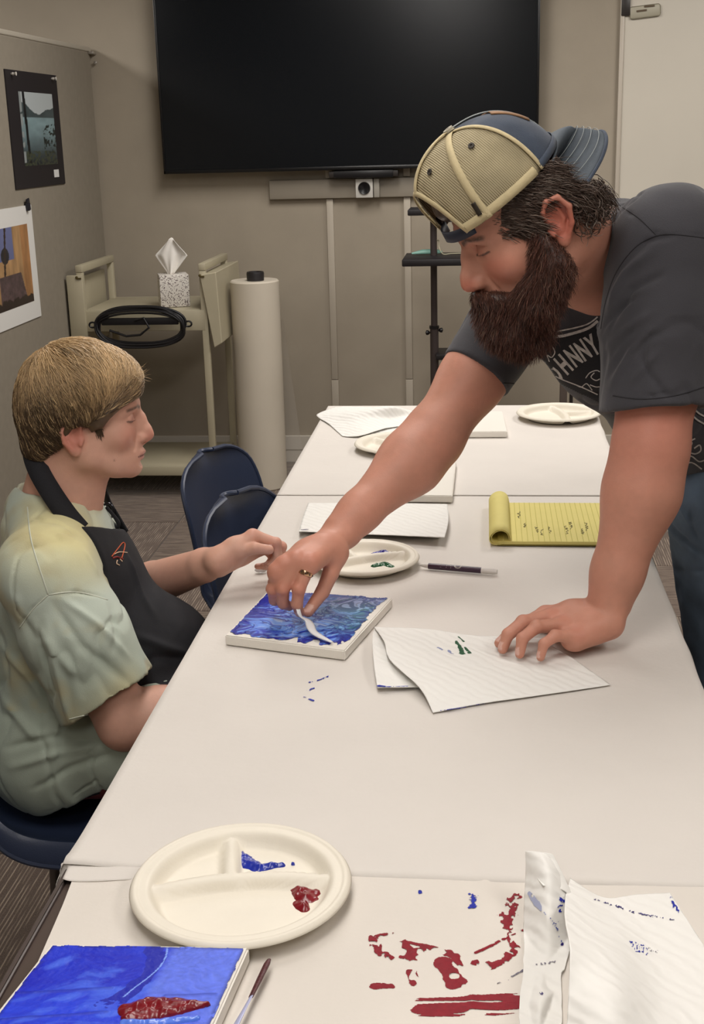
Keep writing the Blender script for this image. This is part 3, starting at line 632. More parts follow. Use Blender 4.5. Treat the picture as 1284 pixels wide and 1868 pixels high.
smear_near('paint_smear', [([(680, 1712), (690, 1735), (712, 1745)], [0.007, 0.007, 0.005]), ([(685, 1706), (720, 1702)], [0.003, 0.003])], M_red, thr=0.42, nsc=(260, 150), seed=7)
smear_near('paint_smear', [([(865, 1755), (895, 1760), (925, 1748), (938, 1725), (930, 1700)], [0.004, 0.006, 0.005, 0.006, 0.003]), ([(925, 1690), (928, 1660), (940, 1636)], [0.007, 0.010, 0.007])], M_red, thr=0.36, nsc=(220, 170), seed=8)
smear_near('paint_smear', [([(868, 1738), (910, 1716)], 0.0022), ([(918, 1712), (955, 1695)], 0.002)], M_red, thr=0.3, nsc=(100, 200), seed=9)
smear_near('paint_fleck', [([(862, 1632), (862, 1655)], 0.006)], M_blue, thr=0.52, nsc=(320, 320), seed=10, label='faint blue flecks')
smear_near('paint_fleck', [([(766, 1625), (767, 1628)], 0.0025)], M_blue, thr=0.2, seed=11)
smear_near('paint_fleck', [([(905, 1795), (955, 1768)], 0.0018)], M_grey, thr=0.42, nsc=(300, 200), seed=12)
smear('paint_fleck', M1, [([(565, 1245), (585, 1240), (604, 1232)], 0.0022), ([(556, 1262), (572, 1256)], 0.0028), ([(555, 1272), (570, 1278)], 0.0028)], M_blue, z=0.7415, thr=0.36, nsc=(260, 160), seed=13, label='small blue paint specks on the cloth')
smear('paint_fleck', M1, [([(478, 1293), (479, 1294)], 0.0015), ([(427, 1303), (428, 1304)], 0.0013), ([(419, 1323), (420, 1324)], 0.0014)], M_grey, z=0.7415, thr=0.1, seed=14)
# ---------------------------------------------------------------- plates
M_plate = mat('plate_fibre', 'E6DFD0', 0.55, 0.02, 30, 0.08, 300)
def plate(px_c, r, rot, lab, z0=0.7425, dabs=()):
    c = px(*px_c, z=z0+0.01); c[2] = z0
    t = thing('paper_plate', lab, 'plate', tuple(c), 'divided paper plates')
    n = 96; rr = np.concatenate([np.linspace(0, 0.8, 26), np.linspace(0.815, 1.0, 14)]); v = []; f = []
    for q in rr:
        for k in range(n):
            a = 2*math.pi*k/n; x, y = q*math.cos(a), q*math.sin(a)
            h_ = 0.0 if q < 0.74 else 0.016*sm(0.74, 0.86, q)
            if q > 0.93: h_ += 0.0018*math.sin((q-0.93)/0.07*math.pi)-0.003*sm(0.965, 1.0, q)
            # dividers
            if q < 0.86:
                # curved main divider and short one on its far side
                yc = -0.06+0.20*(1-x*x); d1 = abs(y-yc)-0.030; d2 = (abs(x+0.10)-0.030) if y > yc else 9
                dd = min(d1, d2); h_ = max(h_, 0.0125*(1-sm(0.0, 0.075, dd)))
            v.append((x*r, y*r, h_+0.0012))
    for i in range(len(rr)-1):
        for k in range(n): f.append((i*n+k, i*n+(k+1) % n, (i+1)*n+(k+1) % n, (i+1)*n+k)[::1])
    v = np.array(v); R2 = np.array([[math.cos(rot), -math.sin(rot)], [math.sin(rot), math.cos(rot)]]); v[:, :2] = v[:, :2] @ R2.T
    v += c
    o = mk('plate_body', v, f, M_plate, t); so = o.modifiers.new('s', 'SOLIDIFY'); so.thickness = 0.0016; so.offset = -1
    for i, (pts, wd, m, sd) in enumerate(dabs):
        P = [px(a, b, z=z0+0.0020) for a, b in pts]; dab(t, P, wd, m, sd)
    return t
def dab(parent, P, wd, m, seed, name='paint_blob'):
    """thick wet blob of paint, a lumpy mound over a polyline"""
    P = np.array(P); cell = 0.0007; lo = P[:, :2].min(0)-max(wd)*1.5; hi = P[:, :2].max(0)+max(wd)*1.5; nx, ny = [int(q) for q in np.ceil((hi-lo)/cell)]
    X, Y_ = np.meshgrid(lo[0]+np.arange(nx)*cell, lo[1]+np.arange(ny)*cell, indexing='ij'); Q = np.c_[X.ravel(), Y_.ravel()]; val = np.full(len(Q), -9.)
    for i in range(len(P)-1):
        a, b = P[i, :2], P[i+1, :2]; ab = b-a; t_ = np.clip((Q-a) @ ab/(ab @ ab+1e-12), 0, 1); d = np.linalg.norm(Q-a-t_[:, None]*ab, axis=1); val = np.maximum(val, 1-d/(wd[i]+(wd[i+1]-wd[i])*t_))
    nz = fbm(Q*130, 2, seed); val = val+0.5*(nz-0.5); h_ = np.where(val > 0, 0.0055*np.sqrt(np.clip(val, 0, 1))*(0.35+nz*0.9), val*0.03).reshape(nx, ny); K = (val > -0.22).reshape(nx, ny)
    idx = -np.ones(K.shape, int); idx[K] = np.arange(K.sum()); v = np.c_[X[K], Y_[K], h_[K]+P[0, 2]]
    q = K[:-1, :-1] & K[1:, :-1] & K[:-1, 1:] & K[1:, 1:]; ij = np.argwhere(q); f = [(idx[i, j], idx[i+1, j], idx[i+1, j+1], idx[i, j+1]) for i, j in ij]
    return mk(name, v, f, m, parent)
M_bluewet = mat('blue_wet', '1B2C9A', 0.3, 0.2, 90, coat=0.2); M_redwet = mat('red_wet', '7A0F1C', 0.3, 0.2, 90, coat=0.2)
M_violwet = mat('violet_wet', '24208A', 0.3, 0.2, 90, coat=0.4); M_greenwet = mat('green_wet', '1D5A35', 0.3, 0.2, 90, coat=0.4)
plate((440, 1618), 0.1145, math.radians(10), 'big near cream plate holding blue and dark red paint', dabs=(
    ([(424, 1550), (442, 1572), (470, 1584), (514, 1580)], [0.007, 0.013, 0.009, 0.004], M_bluewet, 31), ([(533, 1579), (536, 1579)], [0.0015, 0.0015], M_bluewet, 32),
    ([(540, 1618), (560, 1636), (580, 1625)], [0.009, 0.013, 0.008], M_redwet, 33), ([(548, 1650), (556, 1660)], [0.009, 0.006], M_redwet, 34)))
plate((665, 1022), 0.1, math.radians(28), 'cream plate with blue and green paint behind the reaching hand', dabs=(
    ([(680, 1012), (700, 1007), (718, 1010)], [0.006, 0.010, 0.006], M_violwet, 35), ([(682, 1034), (700, 1030), (714, 1034)], [0.006, 0.010, 0.006], M_greenwet, 36)))
plate((730, 812), 0.1145, math.radians(40), 'empty plate half hidden behind the reaching arm', z0=0.744)
plate((1019, 756), 0.1145, math.radians(-80), 'empty plate at the far right corner of the table', z0=0.744)
# ---------------------------------------------------------------- canvases
M_canvas = mat('canvas_white', 'E4DFD6', 0.8, 0.0, bump=0.25, bscale=900)
def panel(corner_px, lab, h_=0.016, zt=0.7425, paint=None, n=230, name='art_canvas', world=None):
    """flat stretched canvas from its four top corners (pixels on its top plane): near-left, near-right, far-right, far-left"""
    C = np.array(world) if world is not None else np.array([px(a, b, z=zt+h_)[:2] for a, b in corner_px]); c = C.mean(0)
    t = thing(name, lab, 'canvas', (c[0], c[1], zt))
    ins = lambda k: c+(C-c)*k
    bm = bmesh.new(); lo_ = [bm.verts.new((p[0], p[1], zt)) for p in C]; hi_ = [bm.verts.new((p[0], p[1], zt+h_)) for p in C]
    bm.faces.new(lo_[::-1]); bm.faces.new(hi_)
    for i in range(4): j = (i+1) % 4; bm.faces.new((lo_[i], lo_[j], hi_[j], hi_[i]))
    bmesh.ops.bevel(bm, geom=list(bm.edges), offset=0.0018, segments=3, affect='EDGES'); me = bpy.data.meshes.new('c'); bm.to_mesh(me); bm.free(); me.polygons.foreach_set('use_smooth', [True]*len(me.polygons)); sharp(me, 60)
    put('stretched_canvas', me, M_canvas, t)
    if paint:
        u = np.linspace(0.0, 1.0, n); U, V_ = np.meshgrid(u, u, indexing='ij'); U = U.ravel(); V_ = V_.ravel()
        P = ((1-U)*(1-V_))[:, None]*C[0]+(U*(1-V_))[:, None]*C[1]+(U*V_)[:, None]*C[2]+((1-U)*V_)[:, None]*C[3]
        col, hgt, keep, rough = paint(U, V_)
        v = np.c_[P, zt+h_+0.0002+np.clip(hgt, 0, 1)*0.0018]; v[:, :2] = c+(v[:, :2]-c)*0.994
        K = keep.reshape(n, n); q = K[:-1, :-1] & K[1:, :-1] & K[:-1, 1:] & K[1:, 1:]; ij = np.argwhere(q); a = ij[:, 0]*n+ij[:, 1]
        F = np.stack([a, a+n, a+n+1, a+1], 1); used = np.unique(F); mp_ = -np.ones(n*n, int); mp_[used] = np.arange(len(used))
        me = fast_mesh('paint_layer', v[used], mp_[F]); setcol(me, col[used])
        put('paint_layer', me, mat('canvas_paint', 'FFFFFF', 0.5, vcol=True, spec=0.3, bump=0.2, bscale=260), t)
    return t
def warp(U, V_, s=0, a=0.12): 
    P = np.c_[U, V_]*3.0; return U+a*(fbm(P, 3, 40+s)-.5)*2, V_+a*(fbm(P+7, 3, 50+s)-.5)*2
def paint_mid(U, V_):
    u, w_ = warp(U, V_, 0, 0.30); P = np.c_[u, w_]; streak = fbm(np.c_[u*7+w_*3, w_*22-u*8], 4, 60); bl = fbm(P*7, 4, 61); fine = fbm(P*34, 3, 62)
    ridge = np.abs(fbm(P*12, 3, 63)-0.5)*2; ridge2 = np.abs(fbm(P*6+3, 3, 66)-0.5)*2
    c = np.empty((len(U), 3)); deep, mid, light, pale = srgb('161C94'), srgb('2A4CD8'), srgb('6C9AEC'), srgb('B9CDEE')
    ctr = np.exp(-(((U-0.55)/0.42)**2+((V_-0.36)/0.34)**2)); t_ = np.clip(0.0+0.62*ctr+1.5*(bl-.5)+0.6*(streak-.5), 0, 1)[:, None]
    c = deep*(1-t_)+mid*t_; t2 = np.clip((streak-0.52)*6+ctr*1.4-0.55, 0, 1)[:, None]; c = c*(1-t2)+light*t2
    t3 = np.clip((fine-0.58)*8, 0, 1)[:, None]*np.clip(ctr*1.5-.2, 0, 1)[:, None]*0.7; c = c*(1-t3)+pale*t3
    lines = np.clip(1-ridge*9, 0, 1)+np.clip(1-ridge2*14, 0, 1)
    # teal and green corner at the right side
    g = sm(0.45, 1.0, U*0.8+V_*0.35+0.5*(bl-.5))*sm(0.12, 0.4, V_)*0.9; gc = np.where((fine > 0.5)[:, None], srgb('1D5F78'), srgb('7DB6D4')); gc = np.where(((fbm(P*20, 3, 64) > 0.58))[:, None], srgb('1E6A56'), gc); c = c*(1-g[:, None])+gc*g[:, None]
    pu = sm(0.62, 0.95, V_+0.35*(bl-.5))*sm(0.1, 0.4, U); pc = np.where((fine > 0.53)[:, None], srgb('22286E'), np.where((streak > .5)[:, None], srgb('8C88B8'), srgb('2A4A92'))); c = c*(1-0.75*pu[:, None])+pc*0.75*pu[:, None]
    ln = np.clip(lines, 0, 1)[:, None]*0.8; c = c*(1-ln)+srgb('161A78')*ln
    e = np.minimum(np.minimum(U, 1-U), np.minimum(V_, 1-V_)); rag = fbm(np.c_[U*26, V_*26], 3, 65)
    lim = 0.010+0.05*rag*(V_ < 0.25)+0.035*rag*(U > 0.8)+np.where((V_ < 0.2), 0.10*sm(0.5, 0.62, fbm(np.c_[U*5, U*0], 3, 70)), 0)+0.10*((U > 0.86) & (V_ < 0.3))*rag; keep = (np.minimum(V_, 1-V_*0.9-0.1) > lim*0.9) & (U > 0.006+0.02*rag) & (1-U > 0.01+0.06*rag)
    dk = sm(0.10, 0.0, e-lim)[:, None]*0.65*(rag > 0.35)[:, None]; c = c*(1-dk)+srgb('1B1A7C')*dk
    h_ = 0.25*fine+0.45*np.clip(lines, 0, 1)+0.3*streak; return c, h_, keep, None
panel([(410, 1159), (629, 1187), (716, 1090), (488, 1077)], 'square canvas covered in swirling blue paint beside the reaching hand', paint=paint_mid, h_=0.0165)
def paint_near(U, V_):
    u, w_ = warp(U, V_, 5, 0.10); P = np.c_[u, w_]; fine = fbm(P*[40, 60], 4, 80); bl = fbm(P*4, 4, 81); st_ = fbm(np.c_[u*9-w_*16, w_*9+u*3], 4, 82)
    deep, mid, lt, lav = srgb('1420B8'), srgb('2340DC'), srgb('4A6EEB'), srgb('7585E8')
    t_ = np.clip(0.45+1.6*(bl-.5)+0.6*(fine-.5), 0, 1)[:, None]; c = deep*(1-t_)+mid*t_; t2 = np.clip((st_-0.5)*4, 0, 1)[:, None]*0.7; c = c*(1-t2)+lt*t2
    rt = sm(0.60, 0.66, U)[:, None]*0.8; c = c*(1-rt)+(lt*0.5+lav*0.5)*rt*(0.75+0.5*fine[:, None])
    dkb = ((np.abs(U-0.55+0.16*(bl-.5)*2) < 0.030+0.05*bl) & (V_+0.2*(fine-.5) > 0.55)) ; c[dkb] = srgb('0E1CA6')
    hl = ((np.abs(U-0.57-0.05*np.sin(V_*9)) < 0.004) & (V_ > 0.6)); c[hl] = srgb('7FA0F2')
    hh = 0.35*fine+0.35*st_
    for (a, b, cc_, dd) in ((0.0, 0.60, 0.45, 0.66), (0.05, 0.42, 0.5, 0.5), (0.72, 0.62, 0.95, 0.64), (0.60, 0.30, 0.9, 0.34), (0.2, 0.2, 0.55, 0.32)):
        d, t1 = seg_d(np.c_[U, V_+0.03*(bl-.5), U*0], (a, b, 0), (cc_, dd, 0)); k = np.exp(-(d/0.007)**2); hh = hh+0.8*k; c = c*(1-0.5*k[:, None])+srgb('101890')*0.5*k[:, None]
    e = np.minimum(np.minimum(U, 1-U), np.minimum(V_, 1-V_)); rag = fbm(np.c_[U*22, V_*22], 3, 83); keep = e > 0.004+0.018*rag
    dk = (sm(0.03, 0.0, e-0.012)*(rag > 0.4))[:, None]*0.7; c = c*(1-dk)+srgb('141A6E')*dk; return c, hh, keep, None
NC = [(-0.468+0.02, 0.835), (-0.468+0.225, 0.835), (-0.224, 1.036), (-0.418, 1.028)]
nearc = panel(None, 'bright blue painted canvas with a red stroke at the near left corner', world=NC, paint=paint_near, h_=0.0165)
z_ = 0.7425+0.0165+0.001
dab(nearc, [px(a, b, z=z_) for a, b in ((236, 1842), (275, 1838), (325, 1836), (380, 1834))], [0.010, 0.014, 0.011, 0.002], M_redwet, 41, 'red_stroke')
dab(nearc, [px(a, b, z=z_) for a, b in ((235, 1852), (290, 1848), (330, 1845))], [0.007, 0.008, 0.004], M_redwet, 42, 'red_stroke')
dab(nearc, [px(a, b, z=z_) for a, b in ((225, 1868), (290, 1868), (360, 1858))], [0.004, 0.004, 0.003], mat('lightblue_wet', '5E86EE', 0.3, coat=0.4), 43, 'pale_stroke')
panel([(740, 903), (825, 904), (832, 838), (760, 838)], 'small blank white canvas just behind the reaching forearm', h_=0.016, zt=0.7445)
panel([(800, 788), (925, 787), (916, 750), (815, 750)], 'blank white canvas at the far end of the table beside the plate', h_=0.016, zt=0.7445)
# ---------------------------------------------------------------- folded towels, sheets
M_towel = mat('paper_towel', 'E9E7E2', 0.9, 0.0); N_, L_, b_ = nodes_of(M_towel); tc_ = N_.new('ShaderNodeTexCoord'); wv_ = N_.new('ShaderNodeTexWave'); wv_.bands_direction = 'DIAGONAL'; wv_.inputs['Scale'].default_value = 28; wv_.inputs['Distortion'].default_value = 5; wv_.inputs['Detail'].default_value = 2
L_.new(tc_.outputs['Object'], wv_.inputs['Vector']); bp_ = N_.new('ShaderNodeBump'); bp_.inputs['Strength'].default_value = 0.3; bp_.inputs['Distance'].default_value = 0.003; L_.new(wv_.outputs['Fac'], bp_.inputs['Height']); L_.new(bp_.outputs[0], b_.inputs['Normal'])
def sheet(ctrl, nu=50, nv=50, amp=0.0, fr=20, seed=0, minz=0.7425):
    """smooth surface through a grid of control points"""
    C = np.asarray(ctrl, float); rows = np.stack([spline(r, nv) for r in C]); S = np.stack([spline(rows[:, j], nu) for j in range(nv)], 1); v = S.reshape(-1, 3)
    if amp: v[:, 2] += amp*(fbm(v*fr, 3, seed)-.5)*2; v[:, 0] += amp*0.5*(fbm(v*fr+5, 3, seed)-.5)*2
    v[:, 2] = np.maximum(v[:, 2], minz); return v, grid_faces(nu, nv)
def Z(a, b, h_): return tuple(px(a, b, z=0.7425+h_))
def W3(x, y, h_): return (x, y, 0.7425+h_)
tw = thing('paper_towel', 'opened folded paper towel marked with green paint under the flat hand', 'paper towel', (0.0, 1.78, 0.7425))
# lower leaf
lo = [[Z(688, 1255, 0.006), Z(760, 1254, 0.004), Z(900, 1250, 0.002), Z(1040, 1240, 0.001)], [Z(682, 1215, 0.014), Z(750, 1215, 0.008), Z(880, 1215, 0.002), Z(1050, 1215, 0.001)], [Z(679, 1165, 0.016), Z(740, 1180, 0.006), Z(870, 1185, 0.002), Z(1010, 1190, 0.001)], [Z(684, 1145, 0.014), Z(740, 1150, 0.004), Z(870, 1160, 0.001), Z(1000, 1165, 0.0008)]]
v, f = sheet(lo, 36, 50, 0.0006, 40, 1); o = mk('lower_leaf', v, f, M_towel, tw); o.modifiers.new('s', 'SOLIDIFY').thickness = 0.0008
up = [[Z(790, 1301, 0.001), Z(870, 1285, 0.002), Z(960, 1272, 0.002), Z(1114, 1250, 0.001)], [Z(765, 1255, 0.013), Z(850, 1245, 0.008), Z(950, 1240, 0.003), Z(1080, 1226, 0.0015)], [Z(712, 1205, 0.020), Z(800, 1205, 0.010), Z(930, 1210, 0.004), Z(1050, 1205, 0.002)], [Z(700, 1170, 0.022), Z(790, 1172, 0.010), Z(900, 1190, 0.004), Z(1030, 1192, 0.002)], [Z(682, 1144, 0.018), Z(780, 1148, 0.010), Z(850, 1158, 0.007), Z(1000, 1176, 0.0025)]]
v, f = sheet(up, 60, 60, 0.0005, 40, 2, 0.7437); o = mk('upper_leaf', v, f, M_towel, tw); o.modifiers.new('s', 'SOLIDIFY').thickness = 0.0008
TB = BVHTree.FromPolygons([tuple(p) for p in v], f)
def smear_on(bvh, parent, strokes, m, z, **k): return smear('paint_mark', parent, strokes, m, z=z, surf=bvh, lift=0.0008, k_dry=0.25, **k)
smear_on(TB, tw, [([(832, 1168), (840, 1180), (844, 1190)], [0.003, 0.004, 0.005]), ([(848, 1178), (856, 1188)], [0.002, 0.004]), ([(836, 1160), (846, 1168)], 0.002)], M_green, 0.752, thr=0.25, nsc=(180, 120), seed=50)
smear_on(TB, tw, [([(818, 1186), (824, 1192)], 0.003), ([(800, 1182), (806, 1185)], 0.003)], mat('faint_blue', '8F96B8', 0.8), 0.752, thr=0.4, nsc=(260, 260), seed=51)
smear('paint_mark', tw, [([(692, 1252), (706, 1254), (745, 1253)], [0.003, 0.002, 0.001])], M_blue, z=0.7495, thr=0.3, nsc=(260, 100), seed=52, lift=0.001)
smear('paint_mark', tw, [([(795, 1299), (845, 1292), (880, 1285)], 0.0016)], M_blue, z=0.7445, thr=0.45, nsc=(260, 100), seed=53, lift=0.001)
t3 = thing('paper_towel', 'neatly folded white paper towel behind the blue-and-green paint plate', 'paper towel', (-0.23, 2.5, 0.744))
for k, (dz, pull) in enumerate(((0.001, 0), (0.007, 8), (0.011, 0))):
    cg = [[Z(545+pull*0, 970, dz), Z(640, 974, dz+0.003), Z(740, 978, dz+0.004), Z(803-pull+k*4, 981, dz+0.006*(k > 0))], [Z(552, 945, dz), Z(645, 947, dz+0.003), Z(745, 948, dz+0.005), Z(812-pull+k*3, 949, dz+0.008*(k > 0))], [Z(562, 918, dz), Z(650, 918, dz+0.003), Z(745, 919, dz+0.004), Z(812-pull+k*2, 920, dz+0.006*(k > 0))]]
    v, f = sheet(cg, 24, 44, 0.0005, 40, 4+k, 0.744); o = mk('towel_fold', v, f, M_towel, t3); o.modifiers.new('s', 'SOLIDIFY').thickness = 0.0008
smear('print_mark', t3, [([(552, 968), (562, 967)], 0.005)], M_grey, z=0.757, thr=0.35, nsc=(90, 300), seed=55, lift=0.002)
t4 = thing('paper_towel', 'loosely bunched white paper towels at the far left corner of the table', 'paper towel', (-0.3, 3.45, 0.745))
cg = [[Z(625, 797, 0.001), Z(660, 795, 0.006), Z(710, 780, 0.010), Z(770, 775, 0.004)], [Z(602, 775, 0.004), Z(660, 768, 0.02), Z(715, 762, 0.018), Z(760, 760, 0.006)], [Z(578, 757, 0.003), Z(645, 752, 0.03), Z(712, 742, 0.045), Z(755, 752, 0.01)], [Z(612, 744, 0.001), Z(640, 742, 0.01), Z(710, 746, 0.02), Z(745, 748, 0.002)]]
v, f = sheet(cg, 36, 44, 0.003, 22, 9, 0.745); mk('towel_sheet', v, f, M_towel, t4).modifiers.new('s', 'SOLIDIFY').thickness = 0.0008
cg = [[Z(640, 790, 0.001), Z(700, 792, 0.002), Z(780, 780, 0.002)], [Z(610, 765, 0.004), Z(700, 770, 0.008), Z(790, 765, 0.004)], [Z(600, 750, 0.002), Z(690, 750, 0.006), Z(780, 752, 0.002)]]
v, f = sheet(cg, 26, 34, 0.0015, 22, 10, 0.745); mk('towel_sheet', v, f, M_towel, t4).modifiers.new('s', 'SOLIDIFY').thickness = 0.0008
# crumpled strip and big towel near right
t5 = thing('crumpled_towel', 'narrow crumpled paper towel standing up with blue paint streaks, near edge', 'paper towel', (0.06, 1.1, 0.742))
def D(a, b, y_): return tuple(px(a, b, Y=y_))
cg = [[D(958, 1553, 1.17), D(985, 1551, 1.165), D(1003, 1560, 1.16)],
      [D(958, 1600, 1.155), D(1000, 1600, 1.13), D(1038, 1625, 1.14)],
      [D(955, 1665, 1.12), D(1000, 1655, 1.10), D(1050, 1655, 1.125)],
      [D(956, 1730, 1.08), D(1000, 1735, 1.065), D(1044, 1720, 1.09)],
      [D(952, 1790, 1.035), D(990, 1790, 1.02), D(1030, 1800, 1.045)],
      [D(946, 1850, 0.995), D(985, 1840, 0.975), D(1024, 1800, 1.03)],
      [D(950, 1930, 0.95), D(985, 1925, 0.935), D(1025, 1920, 0.965)]]
v, f = sheet(cg, 90, 40, 0.003, 30, 12, 0.744); o = mk('towel_sheet', v, f, M_towel, t5); o.modifiers.new('s', 'SOLIDIFY').thickness = 0.0009
CRB = BVHTree.FromPolygons([tuple(p) for p in v], f)
cg = [[D(958, 1553, 1.172), D(1000, 1556, 1.168), D(1010, 1562, 1.165)], [D(972, 1590, 1.150), D(1010, 1590, 1.150), D(1030, 1602, 1.15)], [D(990, 1615, 1.12), D(1030, 1625, 1.13), D(1052, 1650, 1.13)]]
v, f = sheet(cg, 30, 24, 0.001, 30, 14, 0.744); mk('turned_edge', v, f, M_towel, t5).modifiers.new('s', 'SOLIDIFY').thickness = 0.0009
def decal(parent, strokes, m, bvh, seed, thr=0.3, nsc=(200, 200), cell_px=1.0, name='paint_mark', off=0.0012):
    """paint on a steep sheet: each cell centre is a point of the sheet along the sight line"""
    pts = np.vstack([np.array(p) for p, _ in strokes]); lo = pts.min(0)-12; hi = pts.max(0)+12; nx, ny = (hi-lo).astype(int)
    X, Y_ = np.meshgrid(lo[0]+np.arange(nx+1), lo[1]+np.arange(ny+1), indexing='ij'); Q = np.c_[X.ravel(), Y_.ravel()]; val = np.full(len(Q), -9.)
    for P, wd in strokes:
        P = np.array(P, float)
        for i in range(len(P)-1):
            a, b = P[i], P[i+1]; ab = b-a; t_ = np.clip((Q-a) @ ab/(ab @ ab+1e-9), 0, 1); d = np.linalg.norm(Q-a-t_[:, None]*ab, axis=1)
            w0 = wd[i] if isinstance(wd, (list, tuple)) else wd; w1 = wd[i+1] if isinstance(wd, (list, tuple)) else wd; val = np.maximum(val, 1-d/(w0+(w1-w0)*t_))
    keep = ((np.clip(val, -.3, 1)*0.75+fbm(Q*np.array(nsc)/1700.0, 3, seed)) > thr+0.25) & (val > -.35) & (fbm(Q*np.array(nsc)/700.0+5, 2, seed+60) > 0.44); K = keep.reshape(nx+1, ny+1)
    idx = {}; v = []; f = []
    def vid(i, j):
        if (i, j) in idx: return idx[i, j]
        d = Vector(CF*FPX+CR*(X[i, j]-642)-CU*(Y_[i, j]-934)).normalized(); hh = bvh.ray_cast(Vector((0, 0, HC)), d); idx[i, j] = -1
        if hh[0] is not None: idx[i, j] = len(v); v.append(tuple(hh[0]-d*off))
        return idx[i, j]
    for i, j in np.argwhere(K[:-1, :-1] & K[1:, :-1] & K[:-1, 1:] & K[1:, 1:]):
        q = (vid(i, j), vid(i, j+1), vid(i+1, j+1), vid(i+1, j))
        if min(q) >= 0: f.append(q)
    if f: return mk(name, v, f, m, parent)
decal(t5, [([(1022, 1640), (1030, 1655), (1034, 1672)], [4, 12, 3])], M_blue, CRB, 61, 0.2)
decal(t5, [([(1004, 1675), (1015, 1695), (1020, 1700)], [2, 5, 2]), ([(1008, 1690), (1018, 1682)], 2), ([(1018, 1705), (1026, 1720)], 2)], mat('blue_faint', '5662A4', 0.7), CRB, 62, 0.42, (300, 300))
decal(t5, [([(965, 1630), (985, 1655), (995, 1668)], [5, 6, 3])], mat('blue_ghost', 'A9AFCB', 0.8), CRB, 63, 0.42, (140, 60))
decal(t5, [([(975, 1760), (1015, 1754)], 3)], M_grey, CRB, 64, 0.48, (300, 300)); decal(t5, [([(987, 1811), (988, 1812)], 2.5), ([(1024, 1721), (1025, 1722)], 3)], M_violet, CRB, 65, 0.1)
t6 = thing('crumpled_towel', 'wide white paper towel with blue dabs at the near right corner', 'paper towel', (0.17, 1.05, 0.742))
cg = [[Z(1040, 1601, 0.004), Z(1100, 1637, 0.004), Z(1160, 1632, 0.003), Z(1222, 1628, 0.002)],
      [Z(1030, 1660, 0.045), Z(1110, 1665, 0.012), Z(1170, 1675, 0.004), Z(1250, 1672, 0.002)],
      [Z(1040, 1740, 0.065), Z(1110, 1730, 0.040), Z(1190, 1740, 0.008), Z(1286, 1730, 0.002)],
      [Z(1036, 1830, 0.050), Z(1120, 1825, 0.058), Z(1210, 1830, 0.018), Z(1330, 1820, 0.002)],
      [Z(1030, 1930, 0.030), Z(1120, 1930, 0.045), Z(1220, 1930, 0.025), Z(1345, 1920, 0.002)]]
v, f = sheet(cg, 60, 60, 0.0012, 26, 15, 0.7435); o = mk('towel_sheet', v, f, M_towel, t6); o.modifiers.new('s', 'SOLIDIFY').thickness = 0.0009
BGB = BVHTree.FromPolygons([tuple(p) for p in v], f)
decal(t6, [([(1150, 1720), (1165, 1728), (1176, 1735)], [5, 10, 7])], M_blue, BGB, 66, 0.34, (300, 300)); decal(t6, [([(1183, 1730), (1200, 1736)], 4)], M_grey, BGB, 67, 0.5, (400, 400))
decal(t6, [([(1120, 1628), (1150, 1624), (1200, 1622)], [2, 3, 1.5])], M_blue, BGB, 68, 0.36, (120, 400)); decal(t6, [([(1085, 1640), (1130, 1655), (1160, 1665), (1230, 1678)], [2.5, 3, 3, 1.5])], M_violet, BGB, 69, 0.46, (260, 300))
decal(t6, [([(1224, 1637), (1230, 1655), (1240, 1664)], [3, 6, 3])], M_blue, BGB, 70, 0.4, (220, 120))
# ---------------------------------------------------------------- yellow notepad, pen, knives
M_pad = mat('pad_yellow', 'D9CC7A', 0.7, 0.03, 20); M_padline = mat('pad_line', 'B8AE52', 0.8); M_padback = mat('pad_back', '6E6222', 0.7); M_ink = mat('ink_grey', '6E6A52', 0.8)
PA = np.array([(0.020, 2.330), (0.026, 2.600)]); zp = 0.743
npd = thing('legal_pad', 'yellow ruled notepad with its top pages rolled over, beside the planted arm', 'notepad', (0.15, 2.46, zp))
MB().box((0.172, 2.465, zp+0.001), (0.298, 0.268, 0.002)).obj('backing_card', M_padback, npd, False)
MB().box((0.172, 2.465, zp+0.0055), (0.296, 0.266, 0.007), bev=0.001).obj('page_block', M_pad, npd, False)
for k in range(24): MB().box((0.060+k*0.0105, 2.465, zp+0.0092), (0.0009, 0.264, 0.0004)).obj('ruled_line', M_padline, npd, False)
pr_ = []; rr_ = [(0.052, 0.010), (0.048, 0.024), (0.038, 0.031), (0.026, 0.030), (0.016, 0.022), (0.013, 0.012), (0.018, 0.005), (0.032, 0.004), (0.040, 0.009)]
cr = spline([(x, 0, z) for x, z in rr_], 40); 
for k, sc_ in enumerate((1.0, 0.86)):
    c_ = cr.copy(); m_ = np.array([0.033, 0, 0.017]); c_ = m_+(c_-m_)*sc_; v = []
    for p in c_:
        for y in np.linspace(2.331, 2.60, 8): v.append((p[0]-0.004, y, zp+p[2]))
    o = mk('rolled_page', v, grid_faces(40, 8), M_pad, npd); o.modifiers.new('s', 'SOLIDIFY').thickness = 0.002 if k == 0 else 0.001
rg = random.Random(5); 
for bx, ly in ((0.068, 2.50), (0.078, 2.42), (0.100, 2.40), (0.110, 2.40), (0.125, 2.41), (0.158, 2.41), (0.168, 2.42), (0.188, 2.41), (0.198, 2.44), (0.222, 2.39)):
    mb = MB(); P = []; y = ly+0.05*rg.random()
    n_ = rg.randint(8, 16)
    for i in range(n_): P.append((bx+0.0035*rg.uniform(-1, 1), y-0.004*i, zp+0.0096))
    mb.tube(P, 0.00045, 5); mb.obj('handwriting', M_ink, npd, False)
pe = thing('pen', 'dark purple pen with white ends lying on the cover by the paint plate', 'pen', (-0.05, 2.2, 0.748))
a = px(765, 1031, z=0.749); b = px(907, 1043, z=0.749); dr = nrm(b-a); Ln = np.linalg.norm(b-a); P_ = lambda t: a+dr*Ln*t
